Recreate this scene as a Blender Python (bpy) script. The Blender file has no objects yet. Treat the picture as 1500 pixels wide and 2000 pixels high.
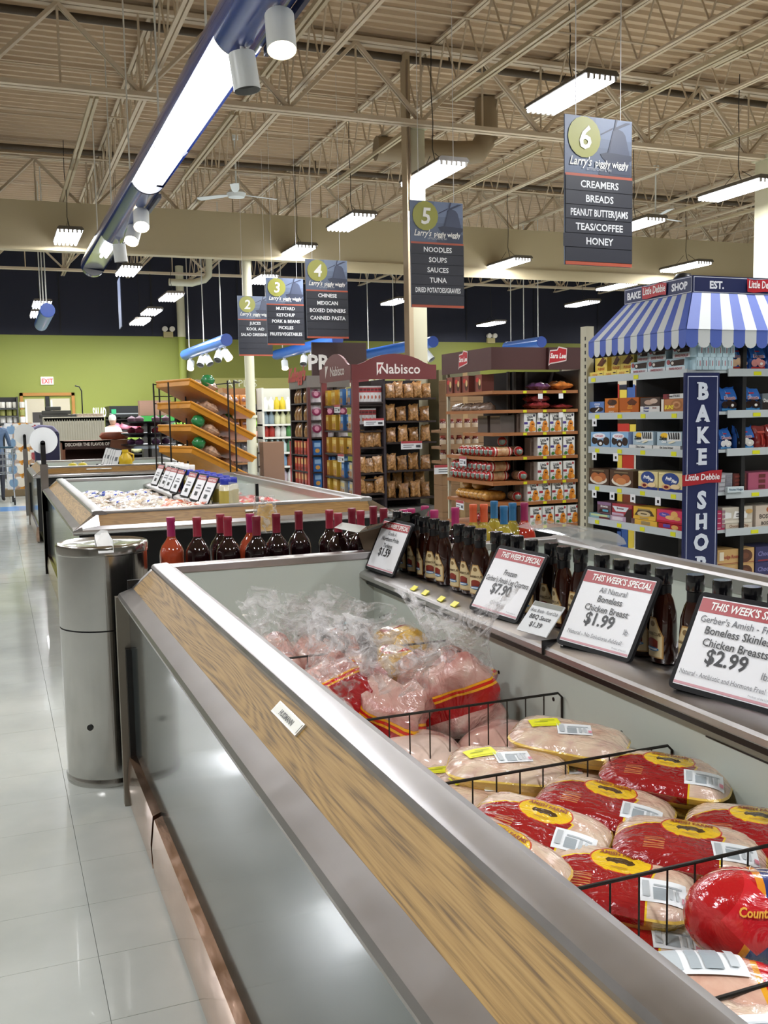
import bpy, bmesh, math, random
from mathutils import Vector, Matrix
import numpy as np
rnd = random.Random(7)
SC = bpy.context.scene
COL = SC.collection
PI = math.pi
# ---------------------------------------------------------------- camera
F, YAW, PIT, ROL, CZ = 1903.2, 0.3764977, 0.09758, -0.018736, 1.43
def _axes():
    cy, sy = math.cos(YAW), math.sin(YAW)
    w = Vector((sy*math.cos(PIT), cy*math.cos(PIT), -math.sin(PIT)))
    r = Vector((cy, -sy, 0)); u = r.cross(w)
    return math.cos(ROL)*r+math.sin(ROL)*u, -math.sin(ROL)*r+math.cos(ROL)*u, w
CR, CU, CW = _axes()
cam_d = bpy.data.cameras.new('camera'); cam = bpy.data.objects.new('camera', cam_d); COL.objects.link(cam)
cam_d.sensor_fit = 'HORIZONTAL'; cam_d.sensor_width = 36; cam_d.lens = F/1500*36; cam_d.clip_start = .05; cam_d.clip_end = 200
mw = Matrix((CR, CU, -CW)).transposed().to_4x4(); mw.translation = (0, 0, CZ); cam.matrix_world = mw
SC.camera = cam
# survey helpers: a point seen in the photograph, on a known height / wall plane, gives its place in the shop
def ray(x, y): return CW+CR*((x-750)/F)-CU*((y-1000)/F)
def gz(x, y, z): d = ray(x, y); return Vector((0, 0, CZ))+d*((z-CZ)/d.z)
def gy(x, y, Y): d = ray(x, y); return Vector((0, 0, CZ))+d*(Y/d.y)
def gx(x, y, X): d = ray(x, y); return Vector((0, 0, CZ))+d*(X/d.x)
# ---------------------------------------------------------------- world, exposure
wd = bpy.data.worlds.new('world'); SC.world = wd; wd.use_nodes = True
wd.node_tree.nodes['Background'].inputs[0].default_value = (1, .97, .92, 1)
wd.node_tree.nodes['Background'].inputs[1].default_value = .3
vs = SC.view_settings; vs.view_transform = 'Standard'; vs.look = 'None'; vs.gamma = 1; vs.use_curve_mapping = False
vs.exposure = -0.08
LAMP_W = 62.0      # watts of one ceiling fixture
# ---------------------------------------------------------------- materials
def lin(h):
    if not isinstance(h, str): return tuple(h)
    h = h.lstrip('#'); o = []
    for i in (0, 2, 4):
        c = int(h[i:i+2], 16)/255
        o.append(c/12.92 if c <= .04045 else ((c+.055)/1.055)**2.4)
    return tuple(o)
_M = {}
def mat(c, rough=.5, metal=0., coat=0., alpha=1., bump=0., bs=30., emit=0., spec=.5, var=0., vs_=8., sc=(1, 1, 1), trans=0.):
    k = (c, rough, metal, coat, alpha, bump, bs, emit, spec, var, vs_, sc, trans)
    if k in _M: return _M[k]
    m = bpy.data.materials.new('mat'); m.use_nodes = True; nt = m.node_tree; b = nt.nodes['Principled BSDF']
    col = lin(c)
    b.inputs['Base Color'].default_value = (*col, 1); b.inputs['Roughness'].default_value = rough
    b.inputs['Metallic'].default_value = metal; b.inputs['Coat Weight'].default_value = coat; b.inputs['Coat Roughness'].default_value = .06
    b.inputs['Alpha'].default_value = alpha; b.inputs['Specular IOR Level'].default_value = spec
    b.inputs['Transmission Weight'].default_value = trans
    if emit: b.inputs['Emission Color'].default_value = (*col, 1); b.inputs['Emission Strength'].default_value = emit
    if bump or var:
        tc = nt.nodes.new('ShaderNodeTexCoord'); mp = nt.nodes.new('ShaderNodeMapping'); mp.inputs['Scale'].default_value = sc
        nt.links.new(tc.outputs['Object'], mp.inputs[0])
    if bump:
        n = nt.nodes.new('ShaderNodeTexNoise'); n.inputs['Scale'].default_value = bs; n.inputs['Detail'].default_value = 3
        nt.links.new(mp.outputs[0], n.inputs['Vector']); bu = nt.nodes.new('ShaderNodeBump'); bu.inputs['Strength'].default_value = bump; bu.inputs['Distance'].default_value = .01
        nt.links.new(n.outputs[0], bu.inputs['Height']); nt.links.new(bu.outputs[0], b.inputs['Normal'])
        if coat: nt.links.new(bu.outputs[0], b.inputs['Coat Normal'])
    if var:
        n = nt.nodes.new('ShaderNodeTexNoise'); n.inputs['Scale'].default_value = vs_; n.inputs['Detail'].default_value = 4
        nt.links.new(mp.outputs[0], n.inputs['Vector'])
        r = nt.nodes.new('ShaderNodeValToRGB'); r.color_ramp.elements[0].position = .3; r.color_ramp.elements[1].position = .7
        r.color_ramp.elements[0].color = (*[v*(1-var) for v in col], 1); r.color_ramp.elements[1].color = (*[min(1, v*(1+var)) for v in col], 1)
        nt.links.new(n.outputs[0], r.inputs[0]); nt.links.new(r.outputs[0], b.inputs['Base Color'])
    _M[k] = m; return m
class S:                                     # shader math with operators
    def __init__(s, nt, k): s.nt, s.k = nt, k
    def op(s, o, b=None, c=None):
        n = s.nt.nodes.new('ShaderNodeMath'); n.operation = o
        for i, v in enumerate((s, b, c)):
            if v is None: continue
            if isinstance(v, S): s.nt.links.new(v.k, n.inputs[i])
            else: n.inputs[i].default_value = v
        return S(s.nt, n.outputs[0])
    def __add__(s, o): return s.op('ADD', o)
    def __sub__(s, o): return s.op('SUBTRACT', o)
    def __mul__(s, o): return s.op('MULTIPLY', o)
    def __truediv__(s, o): return s.op('DIVIDE', o)
    def lt(s, o): return s.op('LESS_THAN', o)
    def gt(s, o): return s.op('GREATER_THAN', o)
    def max(s, o): return s.op('MAXIMUM', o)
    def min(s, o): return s.op('MINIMUM', o)
    def sq(s): return s*s
def newmat(rough=.5, **kw):
    m = bpy.data.materials.new('mat'); m.use_nodes = True; nt = m.node_tree; b = nt.nodes['Principled BSDF']
    b.inputs['Roughness'].default_value = rough
    for k, v in kw.items(): b.inputs[k.replace('_', ' ')].default_value = v
    tc = nt.nodes.new('ShaderNodeTexCoord'); sp = nt.nodes.new('ShaderNodeSeparateXYZ'); nt.links.new(tc.outputs['Object'], sp.inputs[0])
    return m, nt, b, tc, [S(nt, o) for o in sp.outputs]
def noise(nt, tc, scale, sc=(1, 1, 1), detail=3, dist=0.):
    mp = nt.nodes.new('ShaderNodeMapping'); mp.inputs['Scale'].default_value = sc; nt.links.new(tc.outputs['Object'], mp.inputs[0])
    n = nt.nodes.new('ShaderNodeTexNoise'); n.inputs['Scale'].default_value = scale; n.inputs['Detail'].default_value = detail; n.inputs['Distortion'].default_value = dist
    nt.links.new(mp.outputs[0], n.inputs['Vector']); return S(nt, n.outputs[0])
def ramp(nt, s, stops):
    r = nt.nodes.new('ShaderNodeValToRGB'); e = r.color_ramp.elements
    while len(e) < len(stops): e.new(.5)
    for i, (p, c) in enumerate(stops): e[i].position = p; e[i].color = (*lin(c), 1)
    nt.links.new(s.k, r.inputs[0]); return r.outputs[0]
def mix(nt, f, a, b):
    n = nt.nodes.new('ShaderNodeMix'); n.data_type = 'RGBA'; nt.links.new(f.k, n.inputs[0])
    for i, v in ((6, a), (7, b)):
        if isinstance(v, (str, tuple)): n.inputs[i].default_value = (*lin(v), 1)
        else: nt.links.new(v, n.inputs[i])
    return n.outputs[2]
def bumpto(nt, b, s, st, dist=.01, coat=True):
    bu = nt.nodes.new('ShaderNodeBump'); bu.inputs['Strength'].default_value = st; bu.inputs['Distance'].default_value = dist
    nt.links.new(s.k, bu.inputs['Height']); nt.links.new(bu.outputs[0], b.inputs['Normal'])
    if coat: nt.links.new(bu.outputs[0], b.inputs['Coat Normal'])
def m_oak():
    m, nt, b, tc, (x, y, z) = newmat(.5)
    a = noise(nt, tc, 2.2, (5, .3, 5), 2, .25); g = noise(nt, tc, 60, (6, .12, 6), 3)
    w = (a*150).op('SINE')*.5+.5
    s = w*.2+g*.8
    nt.links.new(ramp(nt, s, [(.28, '#62481c'), (.42, '#86672f'), (.55, '#9a783c'), (.75, '#a68548')]), b.inputs['Base Color']); return m
def m_oakx():
    m, nt, b, tc, (x, y, z) = newmat(.5)
    a = noise(nt, tc, 2.2, (.5, 5, 5), 2, .3); g = noise(nt, tc, 60, (.12, 6, 6), 3)
    s = ((a*150).op('SINE')*.5+.5)*.14+g*.86
    nt.links.new(ramp(nt, s, [(.3, '#67481f'), (.45, '#82602e'), (.58, '#8f6b37'), (.75, '#98763f')]), b.inputs['Base Color']); return m
def m_steel(c='#c2bfbe', r0=.26, r1=.40, sc=(20, 1.2, 20), bp=.05):
    m, nt, b, tc, _ = newmat(.3, Metallic=1.0); b.inputs['Base Color'].default_value = (*lin(c), 1)
    n = noise(nt, tc, 14, (1, 1, 1), 5); n2 = noise(nt, tc, 6, sc, 4)
    nt.links.new(mix(nt, noise(nt, tc, 7, (1, 1, 1), 6)*.9, tuple(v*.8 for v in lin(c)), tuple(min(1, v*1.12) for v in lin(c))), b.inputs['Base Color']); r = n*(r1-r0)+r0; nt.links.new(r.k, b.inputs['Roughness']); bumpto(nt, b, n2, bp, .002, False); return m
OAK, OAKX, STEEL = m_oak(), m_oakx(), m_steel()
BRUSH = m_steel('#c4c2be', .12, .2, (9, 9, .15), .5)
COPPER = m_steel('#dcb8a2', .05, .22, (5, 1.5, 5), .35)
DARKMET = m_steel('#8f8984', .2, .5)
WHITEP = mat('#dfe3e2', .55); BLACK = mat('#0c0b0b', .45); BLK = mat('#111012', .3)
# ---------------------------------------------------------------- mesh builder
class B:
    def __init__(s): s.v = []; s.f = []; s.mi = []; s.mats = []
    def m(s, mt):
        if mt not in s.mats: s.mats.append(mt)
        return s.mats.index(mt)
    def add(s, vs_, fs, mt):
        o = len(s.v); s.v += [tuple(p) for p in vs_]; k = s.m(mt)
        for f in fs: s.f.append(tuple(i+o for i in f)); s.mi.append(k)
        return s
    def box(s, x0, x1, y0, y1, z0, z1, mt):
        return s.add([(x0, y0, z0), (x1, y0, z0), (x1, y1, z0), (x0, y1, z0), (x0, y0, z1), (x1, y0, z1), (x1, y1, z1), (x0, y1, z1)],
                     [(0, 3, 2, 1), (4, 5, 6, 7), (0, 1, 5, 4), (1, 2, 6, 5), (2, 3, 7, 6), (3, 0, 4, 7)], mt)
    def ext(s, pts, ax, a, b, mt):           # extrude a 2D outline (u,v) along axis ax
        def P(u, v, t): return {'x': (t, u, v), 'y': (u, t, v), 'z': (u, v, t)}[ax]
        n = len(pts); vs_ = [P(u, v, a) for u, v in pts]+[P(u, v, b) for u, v in pts]
        return s.add(vs_, [tuple(range(n))[::-1], tuple(range(n, 2*n))]+[(i, (i+1) % n, n+(i+1) % n, n+i) for i in range(n)], mt)
    def cyl(s, p, q, r, mt, n=12, r2=None, caps=True):
        p, q = Vector(p), Vector(q); d = q-p
        if d.length < 1e-6: return s
        d.normalize(); a = d.orthogonal().normalized(); b = d.cross(a); r2 = r if r2 is None else r2
        vs_ = []
        for c, rr in ((p, r), (q, r2)):
            for i in range(n): t = 2*PI*i/n; vs_.append(c+(a*math.cos(t)+b*math.sin(t))*rr)
        fs = [(i, (i+1) % n, n+(i+1) % n, n+i) for i in range(n)]
        if caps: fs += [tuple(range(n))[::-1], tuple(range(n, 2*n))]
        return s.add(vs_, fs, mt)
    def tube(s, pts, r, mt, n=6):
        pts = [Vector(p) for p in pts]; vs_ = []; fs = []; a = None
        for k, p in enumerate(pts):
            d = (pts[min(k+1, len(pts)-1)]-pts[max(k-1, 0)]).normalized()
            a = d.orthogonal().normalized() if a is None else (a-d*a.dot(d)).normalized()
            b = d.cross(a)
            for i in range(n): t = 2*PI*i/n; vs_.append(p+(a*math.cos(t)+b*math.sin(t))*r)
        for k in range(len(pts)-1):
            for i in range(n): fs.append((k*n+i, k*n+(i+1) % n, (k+1)*n+(i+1) % n, (k+1)*n+i))
        fs += [tuple(range(n))[::-1], tuple(range((len(pts)-1)*n, len(pts)*n))]
        return s.add(vs_, fs, mt)
    def lathe(s, prof, mt, n=20, c=(0, 0), sy=1., cap=True):
        vs_ = []; fs = []
        for r, z in prof:
            for i in range(n): t = 2*PI*i/n; vs_.append((c[0]+r*math.cos(t), c[1]+r*math.sin(t)*sy, z))
        for k in range(len(prof)-1):
            for i in range(n): fs.append((k*n+i, k*n+(i+1) % n, (k+1)*n+(i+1) % n, (k+1)*n+i))
        if cap: fs += [tuple(range(n))[::-1], tuple(range((len(prof)-1)*n, len(prof)*n))]
        return s.add(vs_, fs, mt)
    def mesh(s, name, smooth=None, bevel=0):
        me = bpy.data.meshes.new(name); me.from_pydata(s.v, [], s.f)
        for mt in s.mats: me.materials.append(mt)
        me.polygons.foreach_set('material_index', s.mi); me.update()
        if bevel:
            bm = bmesh.new(); bm.from_mesh(me); bmesh.ops.remove_doubles(bm, verts=bm.verts, dist=1e-5)
            es = [e for e in bm.edges if len(e.link_faces) == 2 and e.calc_face_angle(0) > .5]
            bmesh.ops.bevel(bm, geom=es, offset=bevel, segments=2, affect='EDGES', profile=.5, clamp_overlap=True)
            bm.to_mesh(me); bm.free()
        if smooth is not None:
            me.polygons.foreach_set('use_smooth', [True]*len(me.polygons)); me.set_sharp_from_angle(angle=math.radians(smooth))
        return me
    def out(s, name, parent=None, smooth=None, bevel=0, loc=None, rot=None):
        return link(s.mesh(name, smooth, bevel), name, parent, loc, rot)
def link(me, name, parent=None, loc=None, rot=None):
    o = bpy.data.objects.new(name, me); COL.objects.link(o)
    if parent: o.parent = parent
    if loc is not None: o.location = loc
    if rot is not None: o.rotation_euler = rot if isinstance(rot, (tuple, list)) else (0, 0, rot)
    return o
def tag(o, label, cat, group=None):
    o['label'] = label; o['category'] = cat
    if group: o['group'] = group
    return o
def T(name, label, cat, loc=(0, 0, 0), rz=0, group=None):
    return tag(link(None, name, None, loc, rz), label, cat, group)
def struct(o): o['kind'] = 'structure'; return o
def stuff(o): o['kind'] = 'stuff'; return o
def dup(root, loc, rot=0, label=None, group=None, scale=None):
    r = root.copy(); COL.objects.link(r); r.location = loc; r.rotation_euler = rot if isinstance(rot, (tuple, list)) else (0, 0, rot)
    if label: r['label'] = label
    if group: r['group'] = group
    if scale: r.scale = scale
    for ch in list(root.children):
        c = ch.copy(); COL.objects.link(c); c.parent = r
        for g in list(ch.children): d = g.copy(); COL.objects.link(d); d.parent = c
    return r
class Kind:                                   # first use moves the prototype, later uses copy it
    def __init__(s, o): s.o = o; s.used = False
    def put(s, loc, rot=0, label=None, group=None, scale=None):
        if s.used: return dup(s.o, loc, rot, label, group, scale)
        s.used = True; o = s.o; o.location = loc; o.rotation_euler = rot if isinstance(rot, (tuple, list)) else (0, 0, rot)
        if label: o['label'] = label
        if group: o['group'] = group
        if scale: o.scale = scale
        return o
ORD = ['first', 'second', 'third', 'fourth', 'fifth', 'sixth', 'seventh', 'eighth', 'ninth', 'tenth', 'eleventh', 'twelfth', 'thirteenth', 'fourteenth', 'fifteenth', 'sixteenth', 'seventeenth', 'eighteenth', 'nineteenth', 'twentieth', 'twenty-first', 'twenty-second', 'twenty-third', 'twenty-fourth', 'twenty-fifth', 'twenty-sixth']
_TX = {}
def textmesh(t, bold=0., shear=0.):
    k = (t, bold, shear)
    if k in _TX: return _TX[k]
    c = bpy.data.curves.new('t', 'FONT'); c.body = t; c.size = 1; c.resolution_u = 2; c.offset = bold; c.shear = shear; c.align_x = 'CENTER'
    o = bpy.data.objects.new('t', c); me = bpy.data.meshes.new_from_object(o)
    vs_ = [tuple(v.co)[:2] for v in me.vertices]; fs = [tuple(p.vertices) for p in me.polygons]
    bpy.data.objects.remove(o); bpy.data.curves.remove(c); bpy.data.meshes.remove(me)
    w = (max(v[0] for v in vs_)-min(v[0] for v in vs_)) if vs_ else 1
    _TX[k] = (vs_, fs, w); return _TX[k]
def art(items, w, h, mp=None, step=.0006, n=18, glossy=.4, cuts=(9, 9)):
    """flat print, front facing -Y; fractions of w,h; origin bottom centre. mp(x,z,layer) bends it onto a curved body"""
    b = B()
    for L, it in enumerate(items):
        k = it[0]; off = step*(L+1)
        P = lambda x, z: (x, -off, z)
        X = lambda u: (u-.5)*w
        if k == 'r': pts = [(it[1], it[2]), (it[3], it[2]), (it[3], it[4]), (it[1], it[4])]; c = it[5]
        elif k == 'e': pts = [(it[1]+it[3]*math.cos(2*PI*i/n), it[2]+it[4]*math.sin(2*PI*i/n)) for i in range(n)]; c = it[5]
        elif k == 'p': pts = it[1]; c = it[2]
        if k in 'rep': b.add([P(X(u), v*h) for u, v in pts], [tuple(range(len(pts)))], mat(c, glossy))
        else:   # ('t', text, cx, cy, size(height fraction), color, maxwidth fraction, bold, shear)
            tx, cx, cy, sz, c = it[1:6]; mwid = it[6] if len(it) > 6 else 9; bold = it[7] if len(it) > 7 else 0; sh = it[8] if len(it) > 8 else 0
            tv, tf, tw = textmesh(tx, bold, sh); sh_ = sz*h*1.38; sx = min(sh_, mwid*w/tw) if mwid < 9 else sh_
            if len(it) > 9: sx = it[9]*w/tw
            b.add([P(X(cx)+x*sx, cy*h+y*sh_) for x, y in tv], tf, mat(c, glossy))
    if mp:
        bm = bmesh.new(); vs_ = [bm.verts.new(v) for v in b.v]
        for f, k in zip(b.f, b.mi):
            try: bm.faces.new([vs_[i] for i in f]).material_index = k
            except ValueError: pass
        for i in range(1, cuts[0]): bmesh.ops.bisect_plane(bm, geom=bm.verts[:]+bm.edges[:]+bm.faces[:], plane_co=((i/cuts[0]-.5)*w, 0, 0), plane_no=(1, 0, 0))
        for i in range(1, cuts[1]): bmesh.ops.bisect_plane(bm, geom=bm.verts[:]+bm.edges[:]+bm.faces[:], plane_co=(0, 0, i/cuts[1]*h), plane_no=(0, 0, 1))
        bm.verts.index_update(); b.v = [tuple(mp(v.co.x, v.co.z, -v.co.y)) for v in bm.verts]
        b.f = [tuple(v.index for v in f.verts) for f in bm.faces]; b.mi = [f.material_index for f in bm.faces]; bm.free()
    return b
# ================================================================ SETTING
def m_floor():
    m, nt, b, tc, (x, y, z) = newmat(.2, Coat_Weight=.35)
    class tc: outputs = {'Object': nt.nodes.new('ShaderNodeNewGeometry').outputs['Position']}
    n = noise(nt, tc, 3, (1, 1, 1), 5)
    nt.links.new(ramp(nt, n, [(.3, '#b6bbb5'), (.7, '#c6cac4')]), b.inputs['Base Color'])
    r = noise(nt, tc, 2.5)*.25+.05; nt.links.new(r.k, b.inputs['Roughness']); return m
FLOORM = m_floor(); BLUETILE = mat('#4f7fb5', .25)
def m_floorfar():
    m, nt, b, tc, (x, y, z) = newmat(.22, Coat_Weight=.35)
    n = noise(nt, tc, 3, (1, 1, 1), 5)
    gx_ = ((x-.182)/.3048).op('FRACT').lt(.015); gy_ = ((y-.17)/.3048).op('FRACT').lt(.02)
    g = gx_.max(gy_)
    nt.links.new(mix(nt, g, ramp(nt, n, [(.3, '#b6bbb5'), (.7, '#c6cac4')]), '#8f9389'), b.inputs['Base Color']); return m
OX, OY, s_ = .182-.3048, .17, .3048
b = B(); b.add([(-9, -7, -.006), (31, -7, -.006), (31, 29, -.006), (-9, 29, -.006)], [(0, 1, 2, 3)], mat('#6d7168', .6))
_a, _b, _c, _d = -5*s_+OX, 8*s_+OX, -2*s_+OY, 30*s_+OY
for (x0, x1, y0, y1) in ((-9, 31, _d, 29), (_b, 31, -7, _d), (-9, _a, -7, _d), (_a, _b, -7, _c)):
    b.add([(x0, y0, 0), (x1, y0, 0), (x1, y1, 0), (x0, y1, 0)], [(0, 1, 2, 3)], m_floorfar())
floor = struct(b.out('floor'))
tb = B(); e = .0008; s_ = .3048
tb.add([(e, e, 0), (s_-e, e, 0), (s_-e, s_-e, 0), (e, s_-e, 0), (0, 0, -.004), (s_, 0, -.004), (s_, s_, -.004), (0, s_, -.004)],
       [(0, 1, 2, 3), (4, 5, 1, 0), (5, 6, 2, 1), (6, 7, 3, 2), (7, 4, 0, 3)], FLOORM)
tme = tb.mesh('floor_tile')
for i in range(-5, 3):
    for j in range(-2, 30):
        if i >= 2 and j > 12: continue
        link(tme, 'floor_tile', floor, (i*s_+OX, j*s_+OY, rnd.uniform(-.0003, .0003)))
tb2 = B()
for i in range(2, 8):
    for j in range(-2, 30):
        if i == 2 and j <= 12: continue
        _x, _y = i*s_+OX, j*s_+OY; tb2.add([(_x+e, _y+e, 0), (_x+s_-e, _y+e, 0), (_x+s_-e, _y+s_-e, 0), (_x+e, _y+s_-e, 0)], [(0, 1, 2, 3)], FLOORM)
stuff(tb2.out('tiles_under_freezer', floor))
b = B()
for k in range(-6, 60): b.box(k*s_+.001, k*s_+s_-.001, 17.07, 17.98, 0, .001, BLUETILE)
stuff(b.out('blue_tile_stripe', floor))
# walls
NAVY = mat('#171a2c', .7, var=.08, vs_=.5); GREEN = mat('#8d9641', .6); GREEN_DIM = mat('#797c30', .6)  # right wall's green is darker: its weaker light is put into the colour
YB = 28.0
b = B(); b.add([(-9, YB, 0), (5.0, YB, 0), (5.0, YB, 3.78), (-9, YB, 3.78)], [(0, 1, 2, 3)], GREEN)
b.add([(5.0, YB, 0), (31, YB, 0), (31, YB, 3.72), (5.0, YB, 3.72)], [(0, 1, 2, 3)], GREEN_DIM)
b.add([(-9, YB, 3.78), (5.0, YB, 3.78), (5, YB, 6.1), (-9, YB, 6.1)], [(0, 1, 2, 3)], NAVY)
b.add([(5.0, YB, 3.72), (31, YB, 3.72), (31, YB, 6.1), (5, YB, 6.1)], [(0, 1, 2, 3)], NAVY)
wb = struct(b.out('wall_back'))
for X in np.arange(-8, 30, 2.44):
    q = B(); q.box(X, X+.04, YB-.02, YB, 3.8, 6.05, mat('#0c0e1a', .6)); q.out('panel_seam', wb)
for nm, pts in (('wall_left', [(-9, -7), (-9, 29)]), ('wall_right', [(31, 29), (31, -7)]), ('wall_front', [(31, -7), (-9, -7)])):
    (xa, ya), (xb, yb) = pts; q = B()
    q.add([(xa, ya, 0), (xb, yb, 0), (xb, yb, 6.1), (xa, ya, 6.1)], [(0, 1, 2, 3)], mat('#9c9992', .7)); struct(q.out(nm))
# white lettering strip on the green wall
t = T('wall_lettering', 'pale strip on the green wall with white words apples and tomatoes', 'sign', (0, YB-.03, 2.4))
b = B(); b.box(5.6, 12.4, 0, .02, -.1, .22, mat('#a6a25c', .6)); b.out('strip', t)
for w_, X, bd in (('APPLES', 6.7, 0), ('TOMATOES', 10.35, .03)):
    art([('t', w_, .5, .2, .62, '#e9ebcf', 9, bd)], 2.2 if w_ == 'APPLES' else 2.6, .34, step=.01).out('lettering', t, loc=(X, 0, -.1))
# ceiling: corrugated deck
CEIL = mat('#bfa88c', .75, var=.06, vs_=1.2); JO = mat('#cab9a0', .6); JOD = mat('#574a3b', .7)
ZC = 6.05
b = B(); y = -7.0; prof = []
while y < 29: prof += [(y, ZC), (y+.09, ZC), (y+.11, ZC-.04), (y+.15, ZC-.04), (y+.17, ZC)]; y += .19
for i in range(len(prof)-1):
    (ya, za), (yb, zb) = prof[i], prof[i+1]
    b.add([(-9, ya, za), (31, ya, za), (31, yb, zb), (-9, yb, zb)], [(0, 3, 2, 1)], CEIL)
ceil_ = struct(b.out('ceiling'))
def jo_mesh(L, d=.62):
    b = B()
    for z in (0, -d):
        for sx in (-.028, .028): b.box(sx-.02, sx+.02, 0, L, z-.03, z, JO)
    n = max(4, int(round(L/.62))); st = L/n
    for i in range(n):
        y0 = i*st
        b.cyl((0, y0, -d), (0, y0+st/2, -.02), .013, JO, 5, caps=False); b.cyl((0, y0+st/2, -.02), (0, y0+st, -d), .013, JO, 5, caps=False)
    return b.mesh('bar_joist')
GY = [-1.8, 4.8, 11.4, 18.0, 24.6]
JM = {6.6: jo_mesh(6.6), 3.4: jo_mesh(3.4)}
for k, Y in enumerate([-1.8, 4.8, 11.4, 18.0, 24.6]):
    L = 6.6 if Y < 24 else 3.4
    for i in range(19):
        X = -3.2+i*1.7
        link(JM[L], 'bar_joist', ceil_, (X, Y, ZC-.045))
# joist girders along X
def gird_mesh(L=5.1):
    b = B(); zt, zb = 5.95-ZC, 5.05-ZC
    for z in (zt, zb):
        for sy in (-.05, .05): b.box(0, L, sy-.035, sy+.035, z-.05, z, JO)
    n = 3; st = L/n
    for i in range(n):
        x0 = i*st
        for (xa, za, xb_, zb_) in ((x0, zb, x0+st/2, zt-.05), (x0+st/2, zt-.05, x0+st, zb)):
            d = Vector((xb_-xa, 0, zb_-za)); 
            for sy in (-.025, .025): b.cyl((xa, sy, za), (xb_, sy, zb_), .028, JO, 4, caps=False)
        b.cyl((x0+st/2, 0, zb), (x0+st/2, 0, zt), .014, JO, 5, caps=False); b.cyl((x0, 0, zb), (x0, 0, zt), .014, JO, 5, caps=False)
    return b.mesh('joist_girder')
GM = gird_mesh()
for Y in GY[1:]:
    for X in np.arange(-5.1, 30, 5.1): link(GM, 'joist_girder', ceil_, (X, Y, ZC))
# cross bridging rods along X
bm_ = B(); bm_.cyl((-9, 0, 0), (31, 0, 0), .012, JO, 5)
me = bm_.mesh('bridging_rod')
for Y in (.4, 2.6, 7.0, 9.2, 13.6, 15.8, 20.2, 22.4):
    for z in (-.08, -.64): link(me, 'bridging_rod', ceil_, (0, Y, ZC+z))
# sprinkler mains
for Y, X0, X1 in ((11.62, -9, 31), (17.2, -9, 31), (25.5, -9, 31)):
    b = B(); b.cyl((X0, 0, 0), (X1, 0, 0), .045, JOD, 10)
    for X in np.arange(X0+1, X1, 3.4): b.cyl((X, 0, 0), (X, 0, .17), .012, JOD, 6)
    b.out('sprinkler_pipe', ceil_, loc=(0, Y, 5.86), smooth=40)
# bulkhead
b = B(); b.box(-9, 31, 17.5, 17.72, 4.3, 5.1, mat('#b9ab8b', .7))
q = B(); bh = struct(b.out('trim_1'))
q.box(6.25, 31, 17.46, 17.5, 4.12, 4.32, mat('#b9ab8b', .7)); q.out('lower_band', bh)
# navy ceiling zone beams beyond bulkhead
# columns
COLM = mat('#cdc9ae', .5)
def column(X, Y, w, lab, nm='column'):
    b = B(); b.box(-w/2, w/2, -w/2, w/2, 0, 5.0, COLM)
    o = tag(b.out(nm, loc=(X, Y, 0), bevel=.012, smooth=40), lab, 'column')
    q = B(); q.box(-w*.62, w*.62, -w*.62, w*.62, 5.0, 5.06, COLM); q.out('cap_plate', o)
    return o
c1 = column(5.1, 11.62, .2, 'square beige steel column behind the maroon cookie display')
q = B(); q.box(-.17, -.11, -.14, .02, 0, 5.9, mat('#b7a486', .6)); q.tube([(-.15, -.15, 5.8), (-.16, -.15, 5.3), (-.13, -.15, 4.6), (-.14, -.15, 4.0)], .012, mat('#8f7b66', .5)); q.out('side_channel', c1)
column(10.62, 11.4, .3, 'large beige column at the right edge behind the striped awning')
b = B(); b.cyl((0, 0, 0), (0, 0, 5.0), .09, COLM, 16)
o = tag(b.out('column', loc=(4.42, 17.8, 0), smooth=40), 'round white column between wooden shelving and white shelving', 'column')
q = B(); q.cyl((0, 0, 1.45), (0, 0, 1.5), .12, COLM, 16); q.out('collar', o, smooth=40)
b = B(); b.cyl((0, 0, 0), (0, 0, 3.75), .11, GREEN, 14); b.cyl((0, 0, 3.75), (0, 0, 5.7), .11, COLM, 14)
tag(b.out('column', loc=(4.98, 27.75, 0), smooth=40), 'slim wall pipe column painted green below and beige above', 'column')
# big duct
b = B(); b.tube([(5.2, 13.2, 5.2), (6.4, 13.1, 5.2), (6.75, 13.1, 5.25), (6.9, 13.1, 5.45), (6.9, 13.1, 6.0)], .17, mat('#8c7a60', .6), 14)
tag(b.out('roof_duct', smooth=50), 'brown round duct elbow beside the top of the beige column', 'duct')
p = gy(375, 553, 24); p2 = gy(408, 548, 24); p3 = gy(408, 520, 24)
b = B(); b.tube([gy(330, 551, 24), p, p2+Vector((-.1, 0, .02)), p2+Vector((0, 0, .12)), p3, p3+Vector((0, 0, .6))], .085, COLM, 12)
tag(b.out('drain_pipe', smooth=50), 'beige elbow drain pipe on the navy wall above the green', 'pipe')
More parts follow.
